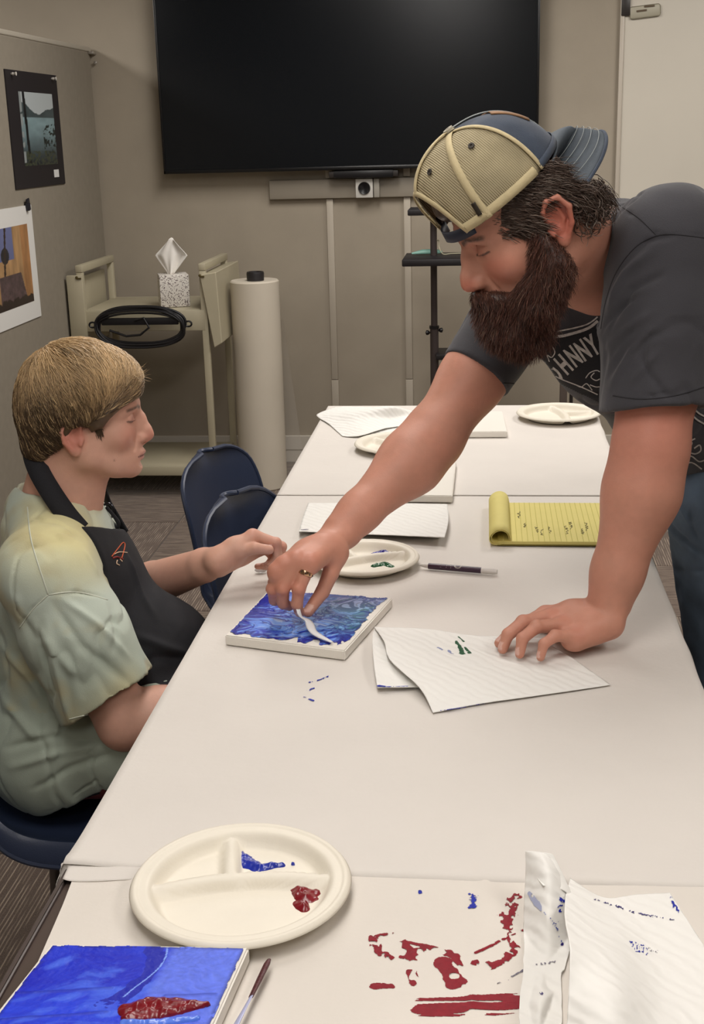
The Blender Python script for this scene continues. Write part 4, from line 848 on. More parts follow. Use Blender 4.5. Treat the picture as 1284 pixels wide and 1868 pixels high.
M_pw = mat('pen_white', 'D5D0CA', 0.35); M_pp = mat('pen_purple', '3A2236', 0.3)
MB().tube([P_(0), P_(0.03), P_(0.12)], [0.0012, 0.0025, 0.0045], 16).obj('tip', M_pw, pe); MB().tube([P_(0.12), P_(0.80)], 0.0055, 20).obj('barrel', M_pp, pe)
MB().tube([P_(0.80), P_(0.96), P_(1.0)], [0.0055, 0.0052, 0.004], 20).obj('cap', M_pw, pe)
v, f = text_mesh('TWO', 0.015, 0.0001, 0.0003); c0 = P_(0.40)
th = nrm(np.cross(dr, (0, 0, 1)))*-1
vv = []; r_ = 0.0058
for q in v:
    an = q[1]/r_+0.55-0.55; nrm_ = np.array([0, 0, 1.])*math.cos(an+(-0.45))+th*math.sin(an-0.45); vv.append(P_(0.40)+dr*q[0]*1.2+nrm_*(r_+q[2]*0.0))
mk('lettering', vv, f, M_pw, pe, False)
# palette knife held by the standing man
kn = thing('palette_knife', 'white plastic palette knife held in the standing man\'s fingers over the blue canvas', 'palette knife', tuple(px(575, 1140, z=0.77)))
kp = spline([px(540, 1085, z=0.815), px(546, 1122, z=0.786), px(562, 1135, z=0.775), px(573, 1155, z=0.768), px(606, 1173, z=0.7625)], 24); v = []; n_ = len(kp)
for i, p in enumerate(kp):
    t_ = i/(n_-1); wd = np.interp(t_, [0, 0.3, 0.42, 0.6, 0.85, 1], [0.003, 0.003, 0.0045, 0.0065, 0.0045, 0.0008]); s_ = nrm(np.cross(nrm(kp[min(i+1, n_-1)]-kp[max(i-1, 0)]), (0, 0, 1)))
    for q in (-1, -0.5, 0, 0.5, 1): v.append(p+s_*wd*q+np.array([0, 0, 0.0008*(1-q*q)]))
o = mk('blade', v, grid_faces(n_, 5), mat('knife_white', 'E6E6E8', 0.3), kn); o.modifiers.new('s', 'SOLIDIFY').thickness = 0.0018
k2 = thing('palette_knife', 'plastic palette knife caked in dark red paint beside the near blue canvas', 'palette knife', (-0.21, 1.0, 0.745))
a = px(490, 1752, z=0.752); b = px(458, 1818, z=0.752); c2 = px(425, 1880, z=0.756)
MB().tube([a, a+(b-a)*0.1, a+(b-a)*0.55, b], [0.003, 0.0042, 0.004, 0.003], 12, sq=0.6).obj('handle', mat('red_caked', '4E1A20', 0.45, 0.2, 150, 0.5, 300), k2)
MB().tube([b, b+(c2-b)*0.4, c2, c2+(c2-b)*0.5], [0.0028, 0.0035, 0.006, 0.002], 12, sq=0.35).obj('blade', mat('clear_blue_plastic', 'B7BBE0', 0.25, alpha=0.85), k2)
# ---------------------------------------------------------------- chairs
M_chair = mat('navy_plastic', '2E3850', 0.34, 0.04, 40, 0.1, 500); M_chleg = mat('chair_leg', '6A6664', 0.3, metal=0.9)
def make_chair(loc, rz, lab):
    t = thing('shell_chair', lab, 'chair', (0, 0, 0), 'navy plastic chairs')
    # profile front-to-back (facing +x): seat then curve up into backrest
    prof = spline([(0.23, 0.425), (0.215, 0.448), (0.12, 0.440), (0.0, 0.432), (-0.10, 0.432), (-0.165, 0.448), (-0.200, 0.50), (-0.215, 0.58), (-0.232, 0.68), (-0.250, 0.78), (-0.262, 0.835)], 54)
    v = []; nv = 33; ns_ = 4; n_ = len(prof)
    for i, (x, z) in enumerate(prof):
        s_ = i/(n_-1); hw = np.interp(s_, [0, 0.1, 0.42, 0.55, 0.7, 0.9, 1], [0.19, 0.212, 0.218, 0.205, 0.212, 0.212, 0.19])
        if s_ > 0.78: hw *= max(1-((s_-0.78)/0.222)**2.8, 0.012)**0.5
        if s_ < 0.06: hw *= 0.93+0.07*s_/0.06
        for j in range(-ns_, nv+ns_):
            ex_ = max(-j, j-nv+1, 0)/ns_; u = -1+2*min(max(j, 0), nv-1)/(nv-1); y = u*hw; back = sm(0.45, 0.6, s_); edge = abs(u)**3
            xx = x+back*(0.040*abs(u)**2.2*(1-0.6*sm(0.8, 1.0, s_))-0.01*(1-abs(u)**2)*0.5); zz = z+(1-back)*(0.022*abs(u)**4-0.008*(1-u*u))
            corner = np.exp(-((s_-0.5)/0.12)**2)*edge; xx += corner*0.03; zz += corner*0.045
            dn_ = 0.040*sm(0.02, 0.12, s_)*(1-sm(0.50, 0.72, s_))*ex_; tx_, tz_ = (0, -1) if s_ < 0.42 else (-sm(0.42, 0.6, s_), -(1-sm(0.42, 0.6, s_)))
            v.append((xx+tx_*dn_, y+np.sign(u)*(0.010*math.sin(ex_*math.pi/2)*(1-sm(0.55, 0.74, s_))), zz+tz_*dn_))
    nv = nv+2*ns_
    o = mk('seat_shell', v, [q[::-1] for q in grid_faces(n_, nv)], M_chair, t); s_ = o.modifiers.new('s', 'SOLIDIFY'); s_.thickness = 0.007; s_.offset = 0
    bv = o.modifiers.new('b', 'BEVEL'); bv.width = 0.002; bv.segments = 2; bv.angle_limit = math.radians(50)
    # rolled rim
    rim = [v[i*nv] for i in range(0, n_, 1)]+[v[(n_-1)*nv+j] for j in range(nv)]+[v[i*nv+nv-1] for i in range(n_-1, -1, -1)]
    MB().tube(rim, 0.006, 8).obj('rim', M_chair, t)
    for sx, sy in ((0.17, 0.15), (0.17, -0.15), (-0.04, 0.15), (-0.04, -0.15)):
        MB().tube(spline([(sx*0.5, sy*0.9, 0.418), (sx*0.92, sy, 0.412), (sx, sy*1.03, 0.38), (sx*1.28, sy*1.2, 0.012)], 16), 0.0105, 12).obj('leg', M_chleg, t)
        MB().lathe([(0.013, 0), (0.0155, 0.003), (0.0145, 0.022), (0.011, 0.024)], (sx*1.28, sy*1.2, 0), 14).obj('foot_cap', M_black, t)
    t.location = loc; t.rotation_euler = (0, 0, rz); t.scale = (0.93, 0.93, 0.93); return t
def dup(root, loc, rz, lab):
    r = root.copy(); COL.objects.link(r); r.location = loc; r.rotation_euler = (0, 0, rz); r['label'] = lab
    for ch in list(root.children): c = ch.copy(); COL.objects.link(c); c.parent = r
    return r
ch0 = make_chair((-0.675, 1.95, 0), 0.0, 'navy plastic chair the seated young man is sitting on')
ch1 = dup(ch0, (-0.315, 2.50, 0), -0.25, 'navy plastic chair tucked at the table right behind the young man\'s hand')
ch2 = dup(ch0, (-0.45, 2.89, 0), -0.25, 'taller looking navy plastic chair beside the paper roll, farther along the table')
# ---------------------------------------------------------------- people: shared builders
def skin_mat(name, spec=0.35, rough=0.5):
    m = mat(name, 'FFFFFF', rough, vcol=True, bump=0.12, bscale=420, spec=spec, sss=0.08); return m
def head_sdf(S, F, nose=1.0, ear_x=-0.012, ear_z=0.0, jaw=1.0, lids=True, cz=0.0, sk=(-0.008, 0.098)):
    E = lambda c, r, k=0.012, kind='u', R=None: S.ell(c, r, F, k, kind, R)
    C = lambda pts, rs, k=0.008, kind='u': S.chain(pts, rs, k, kind, F)
    E((sk[0], 0, 0.042), (sk[1], 0.076, 0.088), 0.01); E((0.040, 0, 0.046), (0.054, 0.063, 0.060), 0.02)
    E((0.040, 0, -0.020), (0.054, 0.056, 0.072), 0.025); E((-0.03, 0, -0.01), (0.06, 0.062, 0.06), 0.03)
    for s in (1, -1):
        C([(0.000, 0.054*s, -0.02), (0.008, 0.051*s, -0.058), (0.050, 0.034*s*jaw, -0.082+cz), (0.078, 0.012*s, -0.094+cz)], [0.016, 0.017, 0.016, 0.014], 0.03)
        E((0.054, 0.043*s, -0.020), (0.028, 0.022, 0.024), 0.02)
        C([(0.089, 0.010*s, 0.031), (0.084, 0.030*s, 0.036), (0.066, 0.050*s, 0.026)], [0.009, 0.009, 0.008], 0.012)
    E((0.076, 0, -0.060), (0.024, 0.030, 0.026), 0.02); E((0.080, 0, -0.092+cz), (0.016, 0.018, 0.014), 0.015)
    for s in (1, -1):
        E((0.1045, 0.033*s, 0.011), (0.019, 0.0175, 0.0135), 0.009, 's')
        if lids:
            E((0.0765, 0.0315*s, 0.0115), (0.0125, 0.0145, 0.0125), 0.003)
            C([(0.0855, 0.0195*s, 0.008), (0.0905, 0.031*s, 0.0075), (0.083, 0.044*s, 0.007)], [0.0012, 0.0016, 0.0012], 0.002)
            C([(0.085, 0.020*s, 0.018), (0.0885, 0.031*s, 0.0205), (0.080, 0.045*s, 0.016)], [0.0008, 0.0010, 0.0008], 0.003, 's')
    n = nose
    C([(0.083, 0, 0.020), (0.093, 0, -0.008), (0.098, 0, -0.032)], [0.010, 0.012, 0.014], 0.010)
    C([(0.087, 0, 0.024), (0.100, 0, 0.006), (0.114*n, 0, -0.018), (0.1185*n, 0, -0.027)], [0.0070, 0.0070, 0.0076, 0.0084], 0.012)
    C([(0.1165*n, 0, -0.030), (0.100, 0, -0.040)], [0.0072, 0.0060], 0.008)
    for s in (1, -1):
        E((0.104*n, 0.0115*s, -0.031), (0.0105, 0.0062, 0.0078), 0.006)
        E((0.107*n, 0.0066*s, -0.0412), (0.0050, 0.0026, 0.0034), 0.0015, 's')
        C([(0.094, 0.020*s, -0.030), (0.088, 0.028*s, -0.050)], [0.0015, 0.0012], 0.006, 's')
    C([(0.090, -0.024, -0.0655), (0.0985, -0.011, -0.0600), (0.1015, 0, -0.0610), (0.0985, 0.011, -0.0600), (0.090, 0.024, -0.0655)], [0.002, 0.0046, 0.0050, 0.0046, 0.002], 0.005)
    C([(0.090, -0.020, -0.0680), (0.0965, -0.009, -0.0715), (0.0975, 0, -0.0720), (0.0965, 0.009, -0.0715), (0.090, 0.020, -0.0680)], [0.002, 0.0050, 0.0056, 0.0050, 0.002], 0.005)
    C([(0.090, -0.026, -0.0665), (0.1025, -0.010, -0.0660), (0.1065, 0, -0.0662), (0.1025, 0.010, -0.0660), (0.090, 0.026, -0.0665)], [0.0010, 0.0013, 0.0013, 0.0013, 0.0010], 0.002, 's')
    E((0.098, 0, -0.081), (0.008, 0.016, 0.006), 0.008, 's')
    for s in (1, -1):
        ox, oz = ear_x, ear_z
        E((ox-0.004, 0.076*s, oz+0.004), (0.019, 0.007, 0.029), 0.004)
        h = [(ox+0.010, 0.078*s, oz+0.004), (ox+0.011, 0.082*s, oz+0.022), (ox+0.002, 0.086*s, oz+0.034), (ox-0.014, 0.089*s, oz+0.032), (ox-0.023, 0.090*s, oz+0.014), (ox-0.018, 0.086*s, oz-0.008), (ox-0.006, 0.080*s, oz-0.024)]
        C(h, [0.003, 0.0034, 0.0038, 0.0042, 0.004, 0.0036, 0.0042], 0.003)
        E((ox+0.000, 0.079*s, oz-0.026), (0.008, 0.0045, 0.009), 0.004)
        E((ox-0.002, 0.088*s, oz+0.004), (0.011, 0.009, 0.017), 0.003, 's'); E((ox-0.006, 0.088*s, oz+0.022), (0.009, 0.006, 0.007), 0.003, 's')
        C([(ox+0.012, 0.080*s, oz-0.004), (ox+0.010, 0.082*s, oz-0.012)], [0.004, 0.0035], 0.003)
        C([(ox-0.010, 0.082*s, oz+0.022), (ox-0.012, 0.082*s, oz+0.002), (ox-0.002, 0.080*s, oz-0.012)], [0.0022, 0.0024, 0.002], 0.003)
def finger_pts(base, tip, bulge, L, bias=1.0):
    """three phalanges of lengths L from base to tip, bending towards -bulge"""
    base = np.asarray(base, float); tip = np.asarray(tip, float); ch = np.linalg.norm(tip-base); tot = sum(L)
    if ch > tot*0.995: tip = base+(tip-base)*tot*0.995/ch; ch = tot*0.995
    def chain(th):
        p = np.zeros(2); P = [p]; a = 0
        for i, l in enumerate(L): p = p+l*np.array([math.cos(a), math.sin(a)]); P.append(p); a -= th*(bias if i == 0 else 2-bias)
        return P
    lo, hi = 0.0, 2.2
    for _ in range(40):
        m = (lo+hi)/2
        if np.linalg.norm(chain(m)[-1]) > ch: lo = m
        else: hi = m
    P = chain(lo); e = P[-1]; ex = e/np.linalg.norm(e); ey = np.array([-ex[1], ex[0]])
    X = nrm(tip-base); Bv = np.asarray(bulge, float); Yv = nrm(Bv-X*(Bv @ X))
    return [base+X*(p @ ex)+Yv*(p @ ey) for p in P]
FL = [(.044, .026, .021), (.049, .030, .022), (.045, .028, .022), (.036, .021, .019)]
FRAD = [(.0112, .0096, .0086, .0070), (.0114, .0098, .0088, .0072), (.0108, .0092, .0083, .0068), (.0096, .0082, .0074, .0060)]
def hand_sdf(S, W, K, tips, thumb, nrmv, sc=1.0, bulge=None, wr=(0.026, 0.019), nails=None, fr=1.0, bias=1.0, bulges=None):
    """W wrist, K four knuckles, tips, thumb 4 points; nrmv = back-of-hand direction"""
    W = np.asarray(W, float); K = [np.asarray(k, float) for k in K]; n = nrm(nrmv); side = nrm(K[0]-K[3]); J = []
    for i in range(4):
        base = W+side*(0.016-0.0105*i)*sc; m = (base+K[i])/2-n*0.002
        S.cone(base-n*0.004, m, 0.0155*sc, 0.0150*sc, 0.014); S.cone(m, K[i]-n*0.002, 0.0150*sc, (0.0125 if i < 3 else 0.0112)*sc, 0.014)
        S.cone(base-n*0.010*sc, K[i]-n*0.010*sc, 0.012*sc, 0.0105*sc, 0.010)
    for i in range(3): S.cone(K[i]-n*0.006, K[i+1]-n*0.006, 0.0105*sc, 0.0105*sc, 0.008)
    for i in range(4):
        b = (bulges[i] if bulges is not None else (bulge if bulge is not None else n))
        P = finger_pts(K[i], tips[i], b, [l*sc for l in FL[i]], bias); R_ = [r*sc*fr for r in FRAD[i]]; J.append(P)
        for q in range(3): S.cone(P[q], P[q+1], R_[q], R_[q+1], 0.003 if q else 0.006)
        S.cone(P[1]+nrm(b)*0.0008, P[1]+nrm(b)*0.001, R_[1]*1.04, R_[1]*1.04, 0.003)
        if nails is not None:
            d = nrm(P[3]-P[2]); bb = nrm(np.asarray(b)-d*(np.asarray(b) @ d)); nails.append((P[3]-d*0.003*sc+bb*R_[3]*0.80, d, bb, R_[3]))
    T = [np.asarray(t, float) for t in thumb]; tr = [0.0165*sc, 0.0125*sc, 0.0108*sc, 0.0085*sc]
    for q in range(3): S.cone(T[q], T[q+1], tr[q], tr[q+1], 0.012 if q == 0 else 0.003)
    S.cone(T[0], (K[0]+W)/2, 0.015*sc, 0.014*sc, 0.016)
    if nails is not None:
        d = nrm(T[3]-T[2]); bb = nrm(np.cross(d, side)); bb = bb if bb @ n > 0 else -bb; nails.append((T[3]-d*0.002*sc+bb*0.0085*sc*0.8, d, bb, 0.009*sc))
    return J, T
def add_nails(S, nails):
    for c, d, b, r in nails:
        F = Fr(c, d, b); S.ell((0, 0, 0), (r*0.85, r*0.74, 0.0016), F, 0.0006)
def nail_tint(V, col, nails, c=(0.80, 0.56, 0.50)):
    for cc, d, b, r in nails:
        F = Fr(cc, d, b); q = F.inv(V); m = (np.abs(q[:, 0]) < r*0.8) & (np.abs(q[:, 1]) < r*0.68) & (q[:, 2] > -0.0006) & (q[:, 2] < 0.004); col[m] = col[m]*0.35+np.array(c)*0.65
def skin_colors(V, F, base, red, faceonly=True, seed=3, eye=True, lips=(0.42, 0.14, 0.12), brow=None, brow_w=1.0, cheek=0.5, ear_x=-0.012, ear_z=0.0):
    n = fbm(V*28, 4, seed)[:, None]; n2 = fbm(V*150, 2, seed+1)[:, None]; c = base*(0.90+0.2*n)*(0.96+0.08*n2); c = c*(1-0.25*(n-0.35))+red*0.25*(n-0.35)
    q = F.inv(V); near = np.linalg.norm(q, axis=1) < 0.2
    def add(ctr, r, col, a):
        nonlocal c
        k = np.clip(1-np.sqrt((((q-np.array(ctr))/np.array(r))**2).sum(1)), 0, 1)[:, None]; k = np.clip(k*2, 0, 1)*a*near[:, None]; c = c*(1-k)+np.array(col)*k
    add((0.118, 0, -0.03), (0.022, 0.022, 0.020), red, 0.55*cheek*1.6)
    for s in (1, -1):
        add((0.070, 0.042*s, -0.022), (0.045, 0.03, 0.032), red, 0.7*cheek); add((ear_x-0.004, 0.085*s, ear_z+0.004), (0.035, 0.02, 0.045), red, 0.75)
        add((0.098, 0.031*s, 0.011), (0.03, 0.021, 0.012), red*0.62, 0.35)
        if eye:
            q2 = q*np.array([0.0, 1, 1]); fr_ = (q[:, 0] > 0.06) & near
            d, t = seg_d(q2, (0, 0.0195*s, 0.0062), (0, 0.031*s, 0.0048)); d2, t2 = seg_d(q2, (0, 0.031*s, 0.0048), (0, 0.046*s, 0.0068)); d = np.minimum(d, d2)
            k = (np.exp(-(d/0.0016)**4)*0.9*fr_)[:, None]; c = c*(1-k)+np.array((0.035, 0.02, 0.018))*k
        if brow is not None:
            q2 = q*np.array([0.0, 1, 1]); fr_ = (q[:, 0] > 0.05) & near
            d, t = seg_d(q2, (0, 0.011*s, 0.0275), (0, 0.030*s, 0.034)); d2, t2 = seg_d(q2, (0, 0.030*s, 0.034), (0, 0.050*s, 0.029)); dd = np.minimum(d, d2)+0.5*(~fr_)
            k = (np.clip(1.3-dd/(0.0042*brow_w), 0, 1)*(0.45+0.8*fbm(q*np.array([900, 300, 500]), 2, 4)))[:, None]; k = np.clip(k, 0, 0.9); c = c*(1-k)+np.array(brow)*k
    d, t = seg_d(q, (0.096, -0.022, -0.0665), (0.096, 0.022, -0.0665)); k = (np.exp(-((q[:, 2]+0.0665)/0.0075)**4)*np.exp(-(q[:, 1]/0.021)**6)*(q[:, 0] > 0.085))[:, None]*0.75; c = c*(1-k)+np.array(lips)*k
    k = (np.exp(-((q[:, 2]+0.0663)/0.0013)**2)*(np.abs(q[:, 1]) < 0.024)*(q[:, 0] > 0.086))[:, None]*0.8; c = c*(1-k)+np.array((0.10, 0.03, 0.025))*k
    return np.clip(c, 0, 1), q
def displace(me, fn):
    n = len(me.vertices); V = vcoords(me); N = np.empty(n*3, np.float32); me.vertices.foreach_get('normal', N); N = N.reshape(-1, 3); d = fn(V, N)
    V = V+N*d[:, None]; me.vertices.foreach_set('co', V.ravel().astype(np.float32)); me.update()
def bvh_of(me):
    me.calc_loop_triangles(); n = len(me.loop_triangles); t = np.empty(n*3, np.int32); me.loop_triangles.foreach_get('vertices', t); V = vcoords(me); return BVHTree.FromPolygons(V.tolist(), t.reshape(-1, 3).tolist())
def onto(bvh, pts, off=0.0):
    out = []
    for a, b in pts:
        d = Vector(CF*FPX+CR*(a-642)-CU*(b-934)).normalized(); h = bvh.ray_cast(Vector((0, 0, HC)), d)
        if h[0] is not None: out.append(np.array(h[0]-d*off))
    return out
def creases(me, items):
    """folds of cloth: ridge (h>0) or groove (h<0) along surface lines given by their ends in the photograph"""
    bvh = bvh_of(me); L = []
    for pts, w_, h in items:
        P = onto(bvh, pts); 
        if len(P) > 1: L.append((P, w_, h))
    def fn(V, N):
        d = np.zeros(len(V))
        for P, w_, h in L:
            best = np.full(len(V), 9.); tt = np.zeros(len(V)); m = len(P)-1
            for i in range(m):
                q, t = seg_d(V, P[i], P[i+1]); k = q < best; best[k] = q[k]; tt[k] = (i+t[k])/m
            d += h*np.exp(-(best/w_)**2)*np.clip(np.sin(np.clip(tt*0.9+0.05, 0, 1)*math.pi)*1.4, 0, 1)
        return d
    displace(me, fn)
def strand_mesh(name, paths, rad, m, parent, col=None, sides=3, taper=True):
    """paths (n, k, 3); thin tapered locks of hair"""
    P = np.asarray(paths, np.float32); n, k, _ = P.shape; t = np.gradient(P, axis=1); t /= (np.linalg.norm(t, axis=2, keepdims=True)+1e-9)
    a = np.cross(t, np.array([0.31, 0.17, 0.93], np.float32)); a /= (np.linalg.norm(a, axis=2, keepdims=True)+1e-9); b = np.cross(t, a)
    rr = np.asarray(rad, np.float32).reshape(-1, 1)*(np.interp(np.linspace(0, 1, k), [0, 0.15, 0.7, 1], [0.6, 1, 0.85, 0.12]) if taper else 1)
    V = []
    for s in range(sides): an = 2*math.pi*s/sides; V.append(P+(a*math.cos(an)+b*math.sin(an))*rr[:, :, None])
    V = np.stack(V, 2).reshape(-1, 3); i = np.arange(n)[:, None, None]; j = np.arange(k-1)[None, :, None]; s = np.arange(sides)[None, None, :]; s2 = (s+1) % sides
    base = (i*k+j)*sides; F = np.stack([base+s, base+s2, base+sides+s2, base+sides+s], -1).reshape(-1, 4); me = fast_mesh(name, V, F)
    if col is not None: setcol(me, np.repeat(np.asarray(col), k*sides, axis=0))
    return put(name, me, m, parent, kind='stuff')
def reparent_note(): pass
# ---------------------------------------------------------------- the standing bearded man
def build_man():
    P1 = thing('person', 'bearded man in a backwards cap and dark grey t-shirt leaning over the table', 'person', (0.50, 2.42, 0))
    Lsh = px(1226, 452, Y=1.97); Lel = px(1186, 820, Y=1.89); Lwr = px(1112, 1098, z=0.812)
    Rsh = px(950, 560, Y=2.28); Rel = px(788, 800, Y=2.14); Rwr = px(622, 968, z=0.882)
    NB = np.array([0.190, 2.125, 1.315]); PV = np.array([0.56, 2.47, 0.97])
    u = nrm(NB-PV); lf = nrm((Lsh-Rsh)-u*((Lsh-Rsh) @ u)); fw = np.cross(lf, u); T = Fr(NB, fw, u)
    lerp = lambda a, b, t: np.asarray(a)+(np.asarray(b)-np.asarray(a))*t
    # head frame: pitched down, turned a little to the camera
    yaw = math.radians(15); pit = math.radians(28); fh = np.array([-math.cos(yaw)*math.cos(pit), -math.sin(yaw)*math.cos(pit), -math.sin(pit)])
    ear = px(999, 416, Y=1.84); ho = ear-np.array([math.sin(yaw), -math.cos(yaw), 0])*0.079; F = Fr(ho, fh, (0, 0, 1), 1.04)
    S = SDF(0.0023); head_sdf(S, F, 1.0, sk=(0.008, 0.083))
    S.cone(F.p(-0.03, 0, -0.03), NB+np.array([-0.01, 0, 0.0]), 0.062, 0.070, 0.03)
    S.cone(F.p(0.015, 0, -0.06), NB+fw*0.05-u*0.02, 0.040, 0.055, 0.03)
    # torso core under the shirt
    S.ell(T.inv(lerp(NB, PV, 0.30)), (0.095, 0.165, 0.15), T, 0.04); S.ell(T.inv(lerp(NB, PV, 0.75)), (0.10, 0.14, 0.18), T, 0.04)
    S.cone(NB-u*0.03, Lsh-u*0.01, 0.06, 0.058, 0.04); S.cone(NB-u*0.03, Rsh-u*0.01, 0.06, 0.055, 0.04)
    # left arm (planted)
    S.cone(Lsh, lerp(Lsh, Lel, 0.6), 0.062, 0.064, 0.03); S.cone(lerp(Lsh, Lel, 0.55), Lel, 0.063, 0.053, 0.03)
    m = lerp(Lel, Lwr, 0.28)+np.array([0.004, 0.0, 0]); S.cone(Lel, m, 0.050, 0.0535, 0.03); S.cone(m, lerp(Lel, Lwr, 0.8), 0.0525, 0.038, 0.03); S.cone(lerp(Lel, Lwr, 0.8), Lwr, 0.037, 0.034, 0.02)
    # right arm (reaching)
    S.cone(Rsh, lerp(Rsh, Rel, 0.55), 0.053, 0.054, 0.03); S.cone(lerp(Rsh, Rel, 0.5), Rel, 0.054, 0.048, 0.03)
    m = lerp(Rel, Rwr, 0.25)+np.array([0, 0, -0.004]); S.cone(Rel, m, 0.049, 0.051, 0.03); S.cone(m, lerp(Rel, Rwr, 0.82), 0.050, 0.032, 0.03); S.cone(lerp(Rel, Rwr, 0.8), Rwr, 0.0325, 0.030, 0.02)
    nails = []
    # left hand flat on the towel
    zt = 0.7525
    K = [(0.093, 1.864, 0.786), (0.101, 1.840, 0.791), (0.117, 1.815, 0.787), (0.136, 1.793, 0.778)]
    tips = [px(909, 1174, z=zt+.006), px(917, 1184, z=zt+.006), px(948, 1193, z=zt+.006), px(986, 1199, z=zt+.006)]
    W_ = Lwr+np.array([-0.010, -0.004, -0.016])
    hand_sdf(S, W_, K, tips, [(0.150, 1.868, 0.785), (0.118, 1.895, 0.770), (0.092, 1.905, 0.758), (0.066, 1.902, 0.755)], (-0.15, 0.05, 1), 1.06, nails=nails, bulge=(-0.35, 0, 1), bias=0.8)
    S.cone(W_+np.array([0.008, -0.018, -0.014]), np.array([0.128, 1.797, 0.768]), 0.021, 0.013, 0.015)
    S.cone(W_+np.array([0.004, 0.012, -0.016]), np.array([0.13, 1.86, 0.772]), 0.020, 0.015, 0.015)
    # right hand pinching the knife
    Ki = px(566, 1024, z=0.868); Km = px(541, 1019, z=0.872); Kr = px(518, 1027, z=0.866); Kp = px(502, 1040, z=0.856)
    tips2 = [px(546, 1118, z=0.782), px(528, 1106, z=0.786), px(514, 1096, z=0.790), px(504, 1082, z=0.798)]
    th2 = [px(613, 1010, z=0.860), px(603, 1046, z=0.832), px(588, 1080, z=0.805), px(562, 1116, z=0.782)]
    J2, _ = hand_sdf(S, Rwr+np.array([-0.004, -0.006, -0.004]), [Ki, Km, Kr, Kp], tips2, th2, nrm(CU*0.6-CF*0.5+np.array([-0.3, 0, 0.5])), 1.05, nails=nails, bulge=(-0.35, -0.75, 0.25))
    add_nails(S, nails)
    me = S.mesh('body'); V = vcoords(me)
    base = srgb('C48C77'); red = srgb('B5604F')
    col, q = skin_colors(V, F, base, red, brow=(0.035, 0.02, 0.014), cheek=0.6, lips=(0.40, 0.15, 0.12))
    arm = np.linalg.norm(V-NB, axis=1) > 0.3; ah = fbm(V*np.array([60, 60, 60]), 3, 8)
    col[arm] = col[arm]*(0.95+0.1*ah[arm, None]); up = seg_d(V, Lsh, Lel)[0] < 0.09; k = (np.clip((V[:, 2]-0.98)/0.12, 0, 1)*up*0.35)[:, None]; col = col*(1-k)+red*1.05*k
    hand = (np.linalg.norm(V-np.array([0.09, 1.82, 0.77]), axis=1) < 0.12) | (np.linalg.norm(V-(Ki+Km)/2, axis=1) < 0.11)
    for kk in list(K)+[Ki, Km, Kr, Kp]+[j[1] for j in J2]:
        b = (blob(V, kk, 0.02)*0.5)[:, None]; col = col*(1-b)+red*1.02*b
    nail_tint(V, col, nails, (0.74, 0.50, 0.44))
    setcol(me, col); body = put('body', me, skin_mat('skin_man'), P1)
    # ---- eyeballs just showing under the lids
    M_eye = mat('eye_white', 'D8D0C8', 0.2)
    # ---- shirt
    hemL = lerp(Lsh, Lel, 0.80); hemR = lerp(Rsh, Rel, 0.52)
    S = SDF(0.0034)
    def tshape(S, e):
        S.ell(T.inv(lerp(NB, PV, 0.27)), (0.130+e, 0.205+e, 0.170+e), T, 0.05); S.ell(T.inv(lerp(NB, PV, 0.60)+np.array([0, 0, -0.015])), (0.150+e, 0.185+e, 0.21+e), T, 0.06); S.ell(T.inv(lerp(NB, PV, 0.98)), (0.15+e, 0.19+e, 0.15+e), T, 0.05)
        S.cone(NB-u*0.03, Lsh+np.array([0, 0, -0.01]), 0.078+e, 0.088+e, 0.05); S.cone(NB-u*0.03, Rsh, 0.075+e, 0.070+e, 0.05)
    tshape(S, 0.0)
    S.cone(Lsh, lerp(Lsh, Lel, 0.4), 0.090, 0.086, 0.03); S.cone(lerp(Lsh, Lel, 0.35), lerp(Lsh, Lel, 0.95), 0.086, 0.080, 0.03)
    S.cone(Rsh, lerp(Rsh, Rel, 0.75), 0.072, 0.063, 0.03)
    S.cone(NB+fw*0.01, NB+u*0.01+fw*0.02, 0.080, 0.074, 0.03)
    S.cone(px(1030, 600, Y=2.16), px(1105, 645, Y=2.16), 0.060, 0.075, 0.05); S.cone(px(1105, 645, Y=2.16), px(1225, 745, Y=2.22), 0.075, 0.085, 0.05); S.cone(px(1225, 745, Y=2.22), px(1330, 800, Y=2.28), 0.085, 0.10, 0.05)
    dL = nrm(Lel-Lsh); dR = nrm(Rel-Rsh)
    S.plane(hemL, nrm(-dL+np.array([0.0, 0, 0])), 0.002, hemL+dL*0.15, 0.15) if False else None
    def cutplane(p, n, c, r):
        p = np.asarray(p, np.float32); n = nrm(n).astype(np.float32); c = np.asarray(c, np.float32)
        def fn(Q): return np.maximum(((Q-p) @ n), np.sqrt(((Q-c)**2).sum(1))-r)
        S.custom(fn, c, r, 0.004, 's')
    nL = nrm(-dL+0.16*np.array([-1, 0, 0])); cutplane(hemL, nL, hemL+dL*0.16, 0.19); nR = nrm(-dR); cutplane(hemR, nR, hemR+dR*0.12, 0.14)
    S.cone(hemL-dL*0.045, hemL+dL*0.05, 0.064, 0.073, 0.004, 's'); S.cone(hemR-dR*0.045, hemR+dR*0.05, 0.055, 0.060, 0.004, 's')
    hm = lerp(NB, PV, 1.12); S.plane(hm, u, 0.004, hm-u*0.25, 0.32); S.ell(T.inv(hm), (0.135, 0.172, 0.05), T, 0.004, 's')
    nk = NB+u*0.055+fw*0.025; S.ell(T.inv(nk), (0.082, 0.074, 0.062), T, 0.006, 's')
    me = S.mesh('shirt')
    displace(me, lambda V, N: 0.009*(fbm(V*np.array([9, 9, 5]), 3, 5)-0.5)+0.003*(fbm(V*22, 2, 6)-0.5)-0.0035*np.clip(1-np.abs(fbm(V*np.array([11, 11, 6])+3, 3, 49)-0.5)*16, 0, 1))
